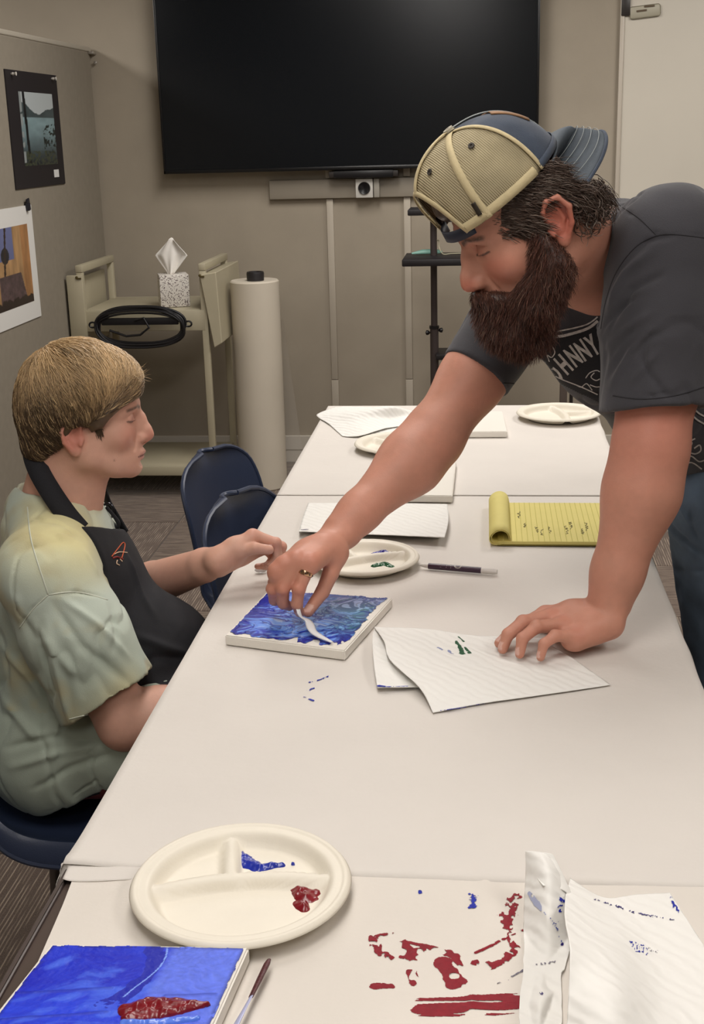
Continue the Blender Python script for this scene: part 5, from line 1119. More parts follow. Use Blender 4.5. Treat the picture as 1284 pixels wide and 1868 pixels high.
    creases(me, [([(1110, 560), (1140, 500), (1190, 455)], 0.007, 0.007), ([(1112, 600), (1150, 530), (1210, 500)], 0.006, -0.006), ([(1116, 700), (1150, 640), (1190, 600)], 0.006, 0.006), ([(1100, 600), (1130, 560), (1165, 540)], 0.005, -0.006), ([(1104, 640), (1150, 595), (1190, 570)], 0.006, 0.005), ([(1108, 690), (1140, 640), (1180, 610)], 0.006, -0.004), ([(1112, 650), (1160, 600)], 0.004, -0.004),
        ([(1125, 360), (1150, 345)], 0.006, 0.005), ([(1130, 375), (1170, 355)], 0.005, -0.005), ([(1120, 350), (1138, 372), (1120, 400), (1110, 440)], 0.006, 0.007), ([(1150, 700), (1200, 640)], 0.006, 0.004), ([(1116, 712), (1190, 722), (1280, 700)], 0.0025, -0.0035),
        ([(1140, 660), (1200, 600)], 0.005, -0.003), ([(1128, 500), (1180, 440), (1230, 430)], 0.004, -0.004), ([(1190, 425), (1280, 430)], 0.003, -0.004), ([(1100, 370), (1150, 390), (1200, 430)], 0.003, -0.003), ([(830, 662), (880, 690), (935, 695)], 0.002, -0.002), ([(880, 600), (930, 640)], 0.008, 0.004), ([(1080, 480), (1090, 560), (1100, 620)], 0.008, 0.007)])
    M_shirt = mat('tshirt_charcoal', '3D3C41', 0.9, 0.16, 9, 0.35, 900, sheen=0.15); SB = bvh_of(me); sh = put('tshirt', me, M_shirt, P1)
    M_seam = mat('shirt_seam', '29282C', 0.9)
    for pts in ([(1284, 434), (1235, 428), (1198, 430), (1160, 450), (1125, 495), (1105, 550), (1096, 600)], [(1198, 430), (1165, 398), (1130, 375), (1108, 366)], [(1118, 722), (1170, 728), (1230, 722), (1284, 706)], [(830, 662), (860, 682), (900, 696), (938, 700)]):
        W_ = onto(SB, spline(np.array(pts, float), 40), 0.0001)
        if len(W_) > 3:
            gs = [0]+[i+1 for i in range(len(W_)-1) if np.linalg.norm(W_[i+1]-W_[i]) > 0.04]+[len(W_)]
            for a_, b_ in zip(gs[:-1], gs[1:]):
                if b_-a_ > 3: v, f = tube([tuple(p) for p in W_[a_:b_]], 0.0009, 6, True); mk('seam', v, f, M_seam, sh)
    # ---- shirt print
    M_print = mat('print_white', 'BDB8B3', 0.8, 0.3, 160); M_pblack = mat('print_black', '17161A', 0.85)
    def onshirt(v2, f2, name, m=M_print, off=0.0016, par=sh):
        bv = []; ok = []
        for a, b in v2:
            h = onto(SB, [(a, b)], off); ok.append(len(h) > 0 and (a > 1200 or h[0][1] > 2.04)); bv.append(h[0] if h else np.zeros(3))
        ff = []
        for q in f2:
            if all(ok[i] for i in q):
                pts = [bv[i] for i in q]
                if max(np.linalg.norm(pts[i]-pts[i-1]) for i in range(len(pts))) < 0.04: ff.append(q)
        if ff: mk(name, bv, ff, m, par)
    def fill(poly, name, m, off, step=6):
        poly = np.array(poly, float); lo, hi = poly.min(0), poly.max(0); step = 2; xs = np.arange(lo[0], hi[0]+step, step); ys = np.arange(lo[1], hi[1]+step, step); X, Y_ = np.meshgrid(xs, ys, indexing='ij'); Q = np.c_[X.ravel(), Y_.ravel()]
        ins = np.zeros(len(Q), bool); j = len(poly)-1
        for i in range(len(poly)):
            c1 = (poly[i, 1] > Q[:, 1]) != (poly[j, 1] > Q[:, 1]); xx = (poly[j, 0]-poly[i, 0])*(Q[:, 1]-poly[i, 1])/(poly[j, 1]-poly[i, 1]+1e-9)+poly[i, 0]; ins ^= c1 & (Q[:, 0] < xx); j = i
        idx = -np.ones(len(Q), int); idx[ins] = np.arange(ins.sum()); I = idx.reshape(X.shape); f = [(I[i, j], I[i, j+1], I[i+1, j+1], I[i+1, j]) for i in range(X.shape[0]-1) for j in range(X.shape[1]-1) if min(I[i, j], I[i, j+1], I[i+1, j+1], I[i+1, j]) >= 0]
        onshirt(Q[ins], f, name, m, off)
    def line(pts, wd, name='print_line', n=None, m=M_print):
        P = spline(np.array(pts, float), n or max(8, 6*len(pts))); d = np.gradient(P, axis=0); d /= np.linalg.norm(d, axis=1)[:, None]; nn = np.c_[-d[:, 1], d[:, 0]]; v2 = np.concatenate([P-nn*wd/2, P+nn*wd/2]); k = len(P); onshirt(v2, [(i, i+1, k+i+1, k+i) for i in range(k-1)], name, m, 0.0022)
    fill([(980, 632), (1010, 618), (1060, 606), (1088, 594), (1098, 604), (1108, 680), (1112, 745), (1060, 720), (1000, 690), (970, 655)], 'print_ground', M_pblack, 0.0014)
    line([(976, 652), (990, 620), (1030, 612), (1070, 600), (1092, 584)], 5); line([(984, 610), (1030, 602), (1070, 592), (1090, 578)], 2.5); line([(1088, 585), (1092, 612), (1100, 650), (1104, 690)], 2.0); line([(972, 655), (990, 672), (1020, 690), (1060, 706), (1090, 720)], 2)
    # lettering along an arc; reads JOHNNY with its first and last letters in the folds
    let = 'JOHNNY'; ang = math.radians(-52)
    for i, chh in enumerate(let):
        tt = i-0.9; cx = 1010+tt*17.5; cy = 686-tt*13.5-6*math.sin(max(tt, 0)*0.8); v2, f2 = text_mesh(chh, 1.0, 0.0, 0.035); 
        if chh == 'J': cx -= 0; cy += 2
        v2 = v2[:, :2]; a_ = math.radians(50-4*i); wx, hy = 25.0, 46.0
        ex = np.array([math.cos(a_), -math.sin(a_)]); ey = np.array([-math.sin(a_)*1.0, -math.cos(a_)]); pts = np.array([cx, cy])+v2[:, :1]*wx*ex+v2[:, 1:]*hy*ey*1.15
        onshirt(pts, f2, 'print_letter', M_print, 0.0026)
    for pts in ([(995, 640), (1005, 632), (1012, 642), (1006, 652), (998, 648), (1002, 660)], [(1068, 690), (1076, 680), (1090, 676), (1098, 686), (1088, 694), (1078, 688), (1084, 680)], [(1076, 702), (1088, 706), (1100, 704)], [(1050, 702), (1060, 706), (1070, 700), (1080, 712)]): line(pts, 1.8)
    for pts in ([(1262, 742), (1275, 754), (1290, 762)], [(1258, 752), (1272, 766), (1290, 776)]): line(pts, 3)
    for pts in ([(1244, 812), (1256, 806), (1268, 800)], [(1266, 818), (1276, 812), (1278, 822), (1268, 828), (1256, 826), (1245, 832)], [(1243, 838), (1260, 832), (1275, 842), (1288, 838)], [(1246, 848), (1262, 844), (1280, 856)], [(1255, 800), (1262, 808), (1258, 816)]): line(pts, 2.5)
    # ---- jeans
    hipL = PV+lf*0.10+np.array([0, 0, -0.05]); hipR = PV-lf*0.10+np.array([0, 0, -0.05]); knL = np.array([0.455, 2.22, 0.50]); anL = np.array([0.52, 2.25, 0.09]); knR = np.array([0.66, 2.55, 0.50]); anR = np.array([0.74, 2.60, 0.09])
    hipL = np.array([0.425, 2.25, 0.86]); hipR = np.array([0.60, 2.50, 0.86])
    S = SDF(0.0042); Hf = Fr(lerp(hipL, hipR, 0.5)+np.array([0, 0, 0.05]), (-0.85, -0.52, 0), (0, 0, 1)); S.ell((0, 0, 0.02), (0.125, 0.185, 0.13), Hf, 0.04)
    S.cone(PV-u*0.02, Hf.o, 0.135, 0.13, 0.06)
    for h_, k_, a_ in ((hipL, knL, anL), (hipR, knR, anR)):
        S.cone(h_, k_, 0.105, 0.074, 0.04); S.cone(k_, a_, 0.073, 0.062, 0.03)
    S.plane(PV+u*0.02, -u, 0.004, PV+u*0.2, 0.22) if False else None
    me = S.mesh('jeans'); displace(me, lambda V, N: 0.010*(fbm(V*np.array([14, 14, 9]), 3, 15)-0.5)+0.004*(fbm(V*40, 2, 16)-.5))
    creases(me, [([(1220, 950), (1250, 985), (1284, 1015)], 0.005, -0.006), ([(1228, 870), (1240, 920), (1268, 970)], 0.004, 0.006), ([(1232, 1040), (1284, 1040)], 0.005, -0.006), ([(1218, 955), (1255, 1000)], 0.006, 0.006), ([(1262, 900), (1258, 950), (1275, 990)], 0.004, -0.005)])
    je = put('jeans', me, mat('denim', '66798E', 0.85, 0.35, 10, 0.4, 1100, col2='414E5C'), P1)
    for a_, k_ in ((anL, knL), (anR, knR)):
        S = SDF(0.004); S.chain([(a_[0], a_[1], 0.07), (a_[0]-0.10, a_[1]-0.03, 0.045), (a_[0]-0.17, a_[1]-0.05, 0.035)], [0.046, 0.043, 0.034], 0.02); S.cone((a_[0]+0.03, a_[1], 0.04), (a_[0], a_[1], 0.05), 0.037, 0.04, 0.02); S.plane((0, 0, 0.004), (0, 0, 1), 0.003)
        put('shoe', S.mesh('shoe'), M_black, P1)
    # ---- rings
    def ring(c, ax, r, w_, nm, gaps=False):
        mb = MB(); M = Vector(ax).normalized().to_track_quat('Z', 'Y').to_matrix().to_4x4(); mb.lathe([(r, -w_), (r+0.0012, -w_), (r+0.0016, -w_*0.6), (r+0.0016, w_*0.6), (r+0.0012, w_), (r, w_)], c, 32, M)
        return mb.obj(nm, mat('ring_gold', 'C9A07E', 0.22, metal=1.0) if 'ring_gold' not in bpy.data.materials else bpy.data.materials['ring_gold'], P1)
    j = J2[0]; c = lerp(j[0], j[1], 0.42); ring(c, j[1]-j[0], 0.0108, 0.0034, 'ring')
    dd = nrm(j[1]-j[0])
    for k in range(10):
        a_ = 2*math.pi*k/10; o1 = nrm(np.cross(dd, (0, 0, 1))); o2 = np.cross(dd, o1); q_ = c+(o1*math.cos(a_)+o2*math.sin(a_))*0.0124; MB().box(tuple(q_), (0.0022, 0.0022, 0.0030), bev=0.0004).obj('ring_inlay', bpy.data.materials.get('inlay') or mat('inlay', '3A221C', 0.3), P1, False)
    j = J2[3]; c = lerp(j[0], j[1], 0.35); ring(c, j[1]-j[0], 0.0096, 0.0016, 'ring')
    # ---- hair under the cap
    M_hair = mat('hair_brown', 'FFFFFF', 0.45, vcol=True, spec=0.4); dark = srgb('4E3E35'); grey = srgb('8E7F74')
    S = SDF(0.003); S.ell((0.006, 0, 0.036), (0.083, 0.081, 0.084), F, 0.01); S.ell((-0.042, 0, 0.006), (0.052, 0.074, 0.040), F, 0.02); S.ell((0.052, -0.008, 0.085), (0.060, 0.058, 0.040), F, 0.01)
    # keep the face, ear and neck free
    S.ell((0.085, 0, -0.01), (0.072, 0.10, 0.068), F, 0.004, 's'); S.ell((-0.012, 0.095, -0.002), (0.024, 0.040, 0.040), F, 0.004, 's'); S.ell((-0.012, -0.095, -0.002), (0.024, 0.040, 0.040), F, 0.004, 's'); S.ell((0.0, 0, -0.085), (0.13, 0.12, 0.060), F, 0.006, 's')
    S.ell((0.03, 0.07, -0.045), (0.045, 0.05, 0.045), F, 0.004, 's'); S.ell((0.03, -0.07, -0.045), (0.045, 0.05, 0.045), F, 0.004, 's')
    me = S.mesh('hair'); displace(me, lambda V, N: 0.006*(fbm(V*np.array([60, 60, 25]), 3, 25)-0.45)); V = vcoords(me); n_ = fbm(V*np.array([180, 180, 60]), 3, 26)[:, None]; setcol(me, dark*(0.5+0.9*n_)); hr = put('hair', me, M_hair, P1)
    rg = np.random.default_rng(5); paths = []; cols = []; rad = []
    HB = None
    for k in range(5200):
        side = 1 if rg.random() < 0.85 else -1; x0 = rg.uniform(-0.112, 0.062); z0 = rg.uniform(0.0, 0.078)
        # surface of hair ellipsoid
        yy = 1-((x0+0.014)/0.110)**2-((z0-0.034)/0.088)**2
        if yy <= 0.02: continue
        p = np.array([x0, side*0.084*math.sqrt(yy), z0]); 
        if abs(x0+0.012) < 0.026 and z0 < 0.040: continue
        if x0 < -0.045 and z0 > 0.045-0.5*(-0.045-x0): continue
        if x0 < -0.10: continue
        if x0 > 0.03 and z0 < 0.016: continue
        L_ = rg.uniform(0.018, 0.042); cu = rg.uniform(-1, 1)*0.5; ph = rg.uniform(0, 6); path = []
        d = np.array([-0.75, 0, -0.55]) if x0 > -0.05 else np.array([-0.2, 0, -0.95]); d = nrm(d+rg.normal(0, 0.11, 3)); out = nrm(np.array([0, side, 0]) if x0 > -0.08 else np.array([-1, side*0.3, 0]))
        for i in range(7):
            t = i/6; path.append(p+d*L_*t+out*(0.001+0.003*math.sin(t*4+ph)+0.001*t)+np.array([0, 0, 0.004*math.sin(t*6+ph)*t]))
        paths.append(F.pts(path)); rad.append(rg.uniform(0.0004, 0.0008)); c_ = dark*rg.uniform(0.6, 1.6) if rg.random() < 0.72 else grey*rg.uniform(0.6, 1.1); cols.append(c_)
    for k in range(520):   # curls behind the ear and at the nape
        p0 = np.array([rg.uniform(-0.098, -0.036), rg.uniform(0.02, 0.082), rg.uniform(-0.030, 0.018)]); p0[1] = min(p0[1], 0.083*math.sqrt(max(0.05, 1-((p0[0]+0.012)/0.112)**2))); r_ = rg.uniform(0.004, 0.010); ph = rg.uniform(0, 6); path = []; ax = rg.normal(0, 1, 3); ax[1] *= 2; ax = nrm(ax); e1 = nrm(np.cross(ax, (0, 0, 1))); e2 = np.cross(ax, e1)
        for i in range(9): a_ = ph+i*0.55; path.append(p0+(e1*math.cos(a_)+e2*math.sin(a_))*r_+np.array([0, 0.004, -0.0015*i]))
        paths.append(F.pts(spline(path, 7))); rad.append(rg.uniform(0.0005, 0.0010)); cols.append(dark*rg.uniform(0.6, 1.5) if rg.random() < 0.75 else grey*rg.uniform(0.5, 1.0))
    strand_mesh('hair_locks', np.array(paths), rad, M_hair, hr, cols)
    # ---- beard
    S = SDF(0.0028); 
    for s in (1, -1):
        S.chain([(0.012, 0.068*s, 0.012), (0.014, 0.067*s, -0.020), (0.018, 0.066*s, -0.052), (0.045, 0.055*s, -0.078), (0.078, 0.024*s, -0.096)], [0.007, 0.014, 0.024, 0.027, 0.027], 0.02, 'u', F)
        S.chain([(0.112, 0.006*s, -0.050), (0.101, 0.026*s, -0.058), (0.083, 0.040*s, -0.072)], [0.0085, 0.010, 0.012], 0.008, 'u', F)
    S.ell((0.082, 0, -0.105), (0.034, 0.040, 0.034), F, 0.02)
    tipw = px(968, 586, Y=1.94); S.cone(F.p(0.080, 0.0, -0.100), lerp(F.p(0.08, 0, -0.11), tipw, 0.55), 0.038, 0.036, 0.03); S.cone(lerp(F.p(0.08, 0, -0.11), tipw, 0.5), tipw+np.array([0, 0, 0.022]), 0.036, 0.020, 0.03)
    S.cone(px(908, 560, Y=1.93), px(928, 582, Y=1.93), 0.024, 0.020, 0.03)
    S.ell((0.104, 0, -0.0715), (0.010, 0.014, 0.0045), F, 0.002, 's')
    me = S.mesh('beard'); displace(me, lambda V, N: 0.007*(fbm(V*np.array([45, 45, 22]), 3, 35)-0.5)); BB = bvh_of(me); V = vcoords(me); n_ = fbm(V*np.array([200, 200, 50]), 3, 36)[:, None]; bc = srgb('44291F'); br = srgb('75483A'); setcol(me, bc*(0.5+0.8*n_)); bd = put('beard', me, M_hair, P1)
    tri = np.empty(len(me.loop_triangles)*3, np.int32); me.loop_triangles.foreach_get('vertices', tri); tri = tri.reshape(-1, 3); Nn = np.empty(len(V)*3, np.float32); me.vertices.foreach_get('normal', Nn); Nn = Nn.reshape(-1, 3); V = vcoords(me)
    ids = rg.integers(0, len(V), 13000); paths = []; cols = []; rad = []
    for i in ids:
        p = V[i]; n0 = Nn[i]; q = F.inv(p); L_ = rg.uniform(0.010, 0.024)*(0.75 if q[2] > -0.05 else 1.0); dn = nrm(np.array([0.02, 0, -1.0])+n0*0.35+rg.normal(0, 0.22, 3)+ (F.R @ np.array([0.3, 0, -0.3]))); path = []; ph = rg.uniform(0, 6)
        if q[2] > -0.062 and q[0] > 0.08: dn = nrm(F.R @ np.array([0.15, np.sign(q[1]+1e-6)*0.7, -0.75])+rg.normal(0, 0.15, 3)); L_ *= 0.8
        for k in range(6): t = k/5; path.append(p+n0*(0.0006+0.003*t)+dn*L_*t+n0*0.0015*math.sin(t*5+ph)+np.array([math.sin(t*5+ph), math.cos(t*4+ph), 0])*0.0012)
        paths.append(path); rad.append(rg.uniform(0.00022, 0.00048)); cols.append((bc*(1-0.5*rg.random())+br*rg.random()*0.6)*rg.uniform(0.6, 1.3) if rg.random() < 0.93 else srgb('8A6A58'))
    strand_mesh('beard_locks', np.array(paths), rad, M_hair, bd, cols)
    build_cap(P1, F)
def build_cap(P1, F0):
    a_ = math.radians(5); RZ = np.array([[math.cos(a_), -math.sin(a_), 0], [math.sin(a_), math.cos(a_), 0], [0, 0, 1]]); F = Fr(F0.o, F0.R @ RZ[:, 0], F0.R[:, 2], F0.sc)
    cap = bpy.data.objects.new('cap', None)
    M_mesh = mat('cap_mesh', 'B8AA88', 0.85, 0.2, 14); N, L, b = nodes_of(M_mesh); tc = N.new('ShaderNodeTexCoord'); w_ = N.new('ShaderNodeTexWave'); w_.bands_direction = 'Z'; w_.inputs['Scale'].default_value = 110; w_.inputs['Distortion'].default_value = 0.5; mp = N.new('ShaderNodeMapping'); mp.inputs['Rotation'].default_value = (0.2, -0.75, 0.3); L.new(tc.outputs['Object'], mp.inputs[0]); L.new(mp.outputs[0], w_.inputs['Vector'])
    br_src = b.inputs['Base Color'].links[0].from_socket; mx = N.new('ShaderNodeMix'); mx.data_type = 'RGBA'; mx.blend_type = 'MULTIPLY'; mx.inputs[0].default_value = 1.0; r = N.new('ShaderNodeMapRange'); r.inputs[1].default_value = 0.0; r.inputs[2].default_value = 0.5; r.inputs[3].default_value = 0.62; r.inputs[4].default_value = 1.0; L.new(w_.outputs['Fac'], r.inputs[0]); L.new(br_src, mx.inputs[6]); L.new(r.outputs[0], mx.inputs[7]); L.new(mx.outputs[2], b.inputs['Base Color'])
    bp = N.new('ShaderNodeBump'); bp.inputs['Strength'].default_value = 0.5; bp.inputs['Distance'].default_value = 0.002; L.new(w_.outputs['Fac'], bp.inputs['Height']); L.new(bp.outputs[0], b.inputs['Normal'])
    M_tape = mat('cap_tape', 'CDBD94', 0.8, 0.1, 60, 0.3, 500); M_navy = mat('cap_navy', '3C4656', 0.85, 0.25, 25, 0.35, 700, sheen=0.1); M_visor = mat('cap_visor', '4E565E', 0.8, 0.2, 30, 0.3, 800); M_st = mat('cap_stitch', '9AA0A0', 0.8); M_dk = mat('cap_dark', '2A2116', 0.6)
    cx, cz, rx, ry, rz = 0.026, 0.068, 0.104, 0.090, 0.100
    def P(ph, th, off=0.0):
        """ph azimuth from the forehead (degrees, + = left), th 0 rim .. 1 crown"""
        a = math.radians(ph); e = th*math.pi/2; c_ = max(math.cos(e), 0)**0.86; s_ = math.sin(e)**0.92 if th > 0 else 0
        bx = 1.0+0.04*math.cos(a)*math.sin(e*2)-0.10*max(math.cos(a), 0)*(1-th)**3; return np.array([cx+0.018*s_+(rx+off)*bx*c_*math.cos(a), (ry+off)*c_*math.sin(a)*(1+0.03*math.sin(2*e)), cz+(rz+off)*s_-0.004*abs(math.sin(a))-0.021*math.cos(a)*(1-th)])
    def arch(ph): return 0.0 if abs(ph) > 38 else 0.42*math.sqrt(max(0, 1-(ph/38.0)**2))
    body = None; panels = [(-180, -116, M_navy), (-116, -62, M_mesh), (-62, 0, M_mesh), (0, 62, M_mesh), (62, 116, M_mesh), (116, 180, M_navy)]
    root = MB()
    # sweatband is the base part: everything else of the cap hangs from it
    v = []; n = 90; phs = np.linspace(40, 320, n)
    for ph in phs:
        for th in (0.0, 0.05, 0.10): v.append(F.p(*P(ph, th, -0.003)))
    cp = mk('cap', v, [q[::-1] for q in grid_faces(n, 3)], M_dk, P1); cp.modifiers.new('s', 'SOLIDIFY').thickness = 0.002; cp['label'] = 'backwards trucker cap with cream mesh and navy front'
    cp['label'] = 'backwards cap, cream mesh with faded navy front'
    for a, b_, m in panels:
        nu, nv = 26, 26; v = []
        for i in range(nu):
            ph = a+(b_-a)*i/(nu-1)
            for j in range(nv):
                t0 = arch(ph); th = t0+(1-t0)*j/(nv-1); sag = -0.0022*math.sin(math.pi*i/(nu-1))*math.sin(math.pi*min(th*1.2, 1)) if m is M_mesh else 0.001*math.sin(math.pi*i/(nu-1))
                q = P(ph, th, sag); q = q+0.0012*(noise(np.array([q*60]), 3)[0]-.5)*2; v.append(F.p(*q))
        o = mk('mesh_panel' if m is M_mesh else 'front_panel', v, grid_faces(nu, nv), m, cp); o.modifiers.new('s', 'SOLIDIFY').thickness = 0.0014
    def tape(phth, wd, m, nm='seam_tape', off=0.0018, n=30):
        Q = spline(np.array([(a, b_) for a, b_ in phth], float), n); v = []
        C_ = np.array([P(a, min(b_, 1), off) for a, b_ in Q]); d = np.gradient(C_, axis=0)
        for i in range(n):
            o_ = nrm(C_[i]-np.array([cx, 0, cz])); s_ = nrm(np.cross(d[i], o_))*wd/2; v += [F.p(*(C_[i]-s_)), F.p(*(C_[i]+s_*0)+o_*0.0006), F.p(*(C_[i]+s_))]
        o = mk(nm, v, grid_faces(n, 3), m, cp); o.modifiers.new('s', 'SOLIDIFY').thickness = 0.0012
    for ph in (0, 62, -62): tape([(ph, arch(ph)), (ph, 0.5), (ph, 0.98)], 0.011, M_tape)
    for ph in (116, -116): tape([(ph, 0), (ph, 0.5), (ph, 0.98)], 0.006, M_tape); 
    tape([(-180, 0.02), (-180, 0.98)], 0.003, M_st)
    for s in (1, -1): tape([(40*s, 0.03), (75*s, 0.035), (110*s, 0.03)], 0.013, M_tape, 'rim_binding'); tape([(115*s, 0.03), (150*s, 0.03), (179*s, 0.03)], 0.010, M_navy, 'rim_binding')
    tape([(p_, arch(p_)) for p_ in np.linspace(-40, 40, 17)], 0.007, M_tape, 'arch_binding', n=40)
    # snap strap across the forehead
    v = []; 
    for ph in np.linspace(-44, 44, 30):
        for z in (-0.004, 0.004, 0.012): q = P(ph, 0.0, -0.004); v.append(F.p(q[0], q[1], q[2]-0.004+z))
    o = mk('strap', v, grid_faces(30, 3), mat('strap_navy', '20263A', 0.6), cp); o.modifiers.new('s', 'SOLIDIFY').thickness = 0.002
    # eyelets, button, tag
    def disc(ph, th, r, m, nm, h_=0.0014):
        c = P(ph, th, 0.0012); o_ = nrm(c-np.array([cx, 0, cz])); M = Vector(F.R @ o_).to_track_quat('Z', 'Y').to_matrix().to_4x4(); MB().lathe([(r, 0), (r*0.95, h_), (r*0.45, h_), (r*0.35, h_*0.2), (0, h_*0.2)], tuple(F.p(*c)), 20, M).obj(nm, m, cp)
    for ph in (29, -29, 86, -86): disc(ph, 0.58, 0.0048, M_dk, 'eyelet')
    disc(0, 0.999, 0.008, mat('cap_button', 'A8A290', 0.7), 'button', 0.004)
    tape([(58, 0.05), (59, 0.15)], 0.006, M_dk, 'side_tag', 0.0035, 8)
    # rust-edged patch on the front panels
    v = []
    for i in range(16):
        for j in range(10): ph = 158+44*i/15; th = 0.30+0.36*j/9; v.append(F.p(*P(ph, th, 0.003)))
    o = mk('front_patch', v, grid_faces(16, 10), mat('patch_tan', '8E6A4A', 0.8, 0.3, 50), cp); o.modifiers.new('s', 'SOLIDIFY').thickness = 0.002
    # visor: curved, behind the head
    nu, nv = 40, 22
    def VP(s_, t_, off=0.0):
        # s -1..1 across, t 0..1 outwards
        ph = 180+s_*62; b0 = P(ph, 0.02, 0.0); w2 = 0.086*s_; outx = -0.072*(1-0.30*abs(s_)**2.6)*t_; dirv = np.array([1.0, 0, 0]); x = b0[0]+outx*(1-abs(s_)**6*0.75); y = b0[1]*(1-t_)+(w2*0.98)*t_*1.0; z = b0[2]-0.002-0.030*t_-(0.032*abs(s_)**2.0)*(0.35+0.65*t_)+0.010*math.sin(math.pi*t_)
        return np.array([x, y, z+off])
    v = [F.p(*VP(-1+2*i/(nu-1), j/(nv-1))) for i in range(nu) for j in range(nv)]
    o = mk('visor', v, grid_faces(nu, nv), M_visor, cp); o.modifiers.new('s', 'SOLIDIFY').thickness = 0.0035; o['label'] = 'curved grey-blue visor with stitched rings'
    for t_ in (0.42, 0.52, 0.62, 0.72, 0.82, 0.92):
        for off in (0.0028, -0.0028):
            pts = [F.p(*VP(s_, t_*(1-0.10*abs(s_)**4), off)) for s_ in np.linspace(-0.93, 0.93, 34)]; mb = MB(); mb.tube(pts, 0.0005, 5, False); mb.obj('stitch_line', M_st, cp)
    rim = [F.p(*VP(s_, 1.0)) for s_ in np.linspace(-1, 1, 40)]; MB().tube(rim, 0.0026, 8).obj('visor_edge', M_navy, cp)
build_man()
# ---------------------------------------------------------------- the seated young man
def build_youth():
    P2 = thing('person', 'seated young man with light brown hair, pale tie-dyed t-shirt and black apron', 'person', (-0.72, 2.0, 0))
    lerp = lambda a, b, t: np.asarray(a)+(np.asarray(b)-np.asarray(a))*t
    Yc = 2.0; yaw = math.radians(12); pit = math.radians(2); sc = 0.875
    fh = np.array([math.cos(yaw)*math.cos(pit), math.sin(yaw)*math.cos(pit), -math.sin(pit)]); ear = px(152, 784, Y=1.94); ho = ear+np.array([-math.sin(yaw), math.cos(yaw), 0])*0.076*sc
    F = Fr(ho, fh, (0, 0, 1), sc)
    NB = px(104, 935, Y=Yc); PV = np.array([-0.735, 1.99, 0.50]); Rsh = px(84, 1048, Y=1.83); Lsh = px(150, 960, Y=2.17); Rel = px(228, 1318, Y=1.81); Lel = px(222, 1085, Y=2.20)
    u = nrm(NB-PV); lf = nrm((Lsh-Rsh)-u*((Lsh-Rsh) @ u)); fw = np.cross(lf, u); T = Fr(NB, fw, u)
    S = SDF(0.0022); head_sdf(S, F, 0.97, ear_x=-0.016, ear_z=-0.014, jaw=0.95, cz=0.004)
    S.cone(F.p(-0.028, 0, -0.03), NB+fw*-0.005, 0.054, 0.060, 0.03); S.cone(F.p(-0.002, 0, -0.06), NB+fw*0.025-u*0.01, 0.038, 0.048, 0.02)
    S.cone(NB-fw*0.01-u*0.02, Rsh, 0.046, 0.046, 0.03); S.cone(NB-fw*0.01-u*0.02, Lsh, 0.046, 0.042, 0.03)
    S.ell(T.inv(lerp(NB, PV, 0.35)), (0.085, 0.135, 0.13), T, 0.04); S.ell(T.inv(lerp(NB, PV, 0.8)), (0.085, 0.12, 0.15), T, 0.04)
    # near arm: elbow below the table edge, hand resting in the lap
    Rwr = np.array([-0.40, 1.90, 0.615]); S.cone(Rsh, lerp(Rsh, Rel, 0.6), 0.050, 0.048, 0.03); S.cone(lerp(Rsh, Rel, 0.6), Rel, 0.048, 0.042, 0.03); m = lerp(Rel, Rwr, 0.3); S.cone(Rel, m, 0.040, 0.042, 0.02); S.cone(m, Rwr, 0.041, 0.026, 0.03)
    nails = []
    dv = nrm(np.array([0.3, 0.25, -0.05])); sd = np.array([-0.25, 0.9, 0.2]); K = [Rwr+dv*0.085+nrm(sd)*(0.03-0.02*i) for i in range(4)]
    hand_sdf(S, Rwr, K, [k+np.array([0.03, 0.03, -0.045]) for k in K], [Rwr+nrm(sd)*0.02, Rwr+nrm(sd)*0.045+dv*0.03, Rwr+nrm(sd)*0.05+dv*0.06, Rwr+nrm(sd)*0.045+dv*0.085], (0, 0, 1), 0.95)
    # far arm over the table edge
    Lwr = px(398, 1022, z=0.806); S.cone(Lsh, lerp(Lsh, Lel, 0.6), 0.050, 0.046, 0.03); S.cone(lerp(Lsh, Lel, 0.6), Lel, 0.046, 0.042, 0.03)
    m = lerp(Lel, Lwr, 0.35); S.cone(Lel, m, 0.041, 0.041, 0.02); S.cone(m, lerp(m, Lwr, 0.8), 0.040, 0.0300, 0.006); S.cone(lerp(m, Lwr, 0.8), Lwr+(Lwr-m)*0.05, 0.0300, 0.0235, 0.006)
    Ki = px(461, 976, z=0.846); stp = np.array([0.002, 0.016, -0.011]); K = [Ki+stp*i for i in range(4)]
    tips = [px(493, 1030, z=0.792), px(486, 1034, z=0.784)+np.array([0, .008, 0]), px(478, 1038, z=0.776)+np.array([0, .014, 0]), px(466, 1040, z=0.770)+np.array([0, .02, 0])]
    th = [px(415, 1018, Y=Ki[1]-0.005), px(440, 1006, Y=Ki[1]-0.022), px(465, 1000, Y=Ki[1]-0.024), px(491, 1003, Y=Ki[1]-0.016)]
    J, _ = hand_sdf(S, Lwr, K, tips, th, nrm(np.array([0.1, 0.55, 0.85])), 0.95, nails=nails, bulge=(0.9, 0.1, 0.5), bias=1.1)
    add_nails(S, nails[-1:]); add_nails(S, nails[:2])
    me = S.mesh('body'); V = vcoords(me); base = srgb('CFA08C'); red = srgb('C07565'); col, q = skin_colors(V, F, base, red, brow=(0.07, 0.04, 0.028), brow_w=0.9, cheek=0.55, lips=(0.50, 0.22, 0.20), ear_x=-0.016, ear_z=-0.014, seed=13)
    for kk in K+[j[1] for j in J]: b = (blob(V, kk, 0.02)*0.5)[:, None]; col = col*(1-b)+red*b
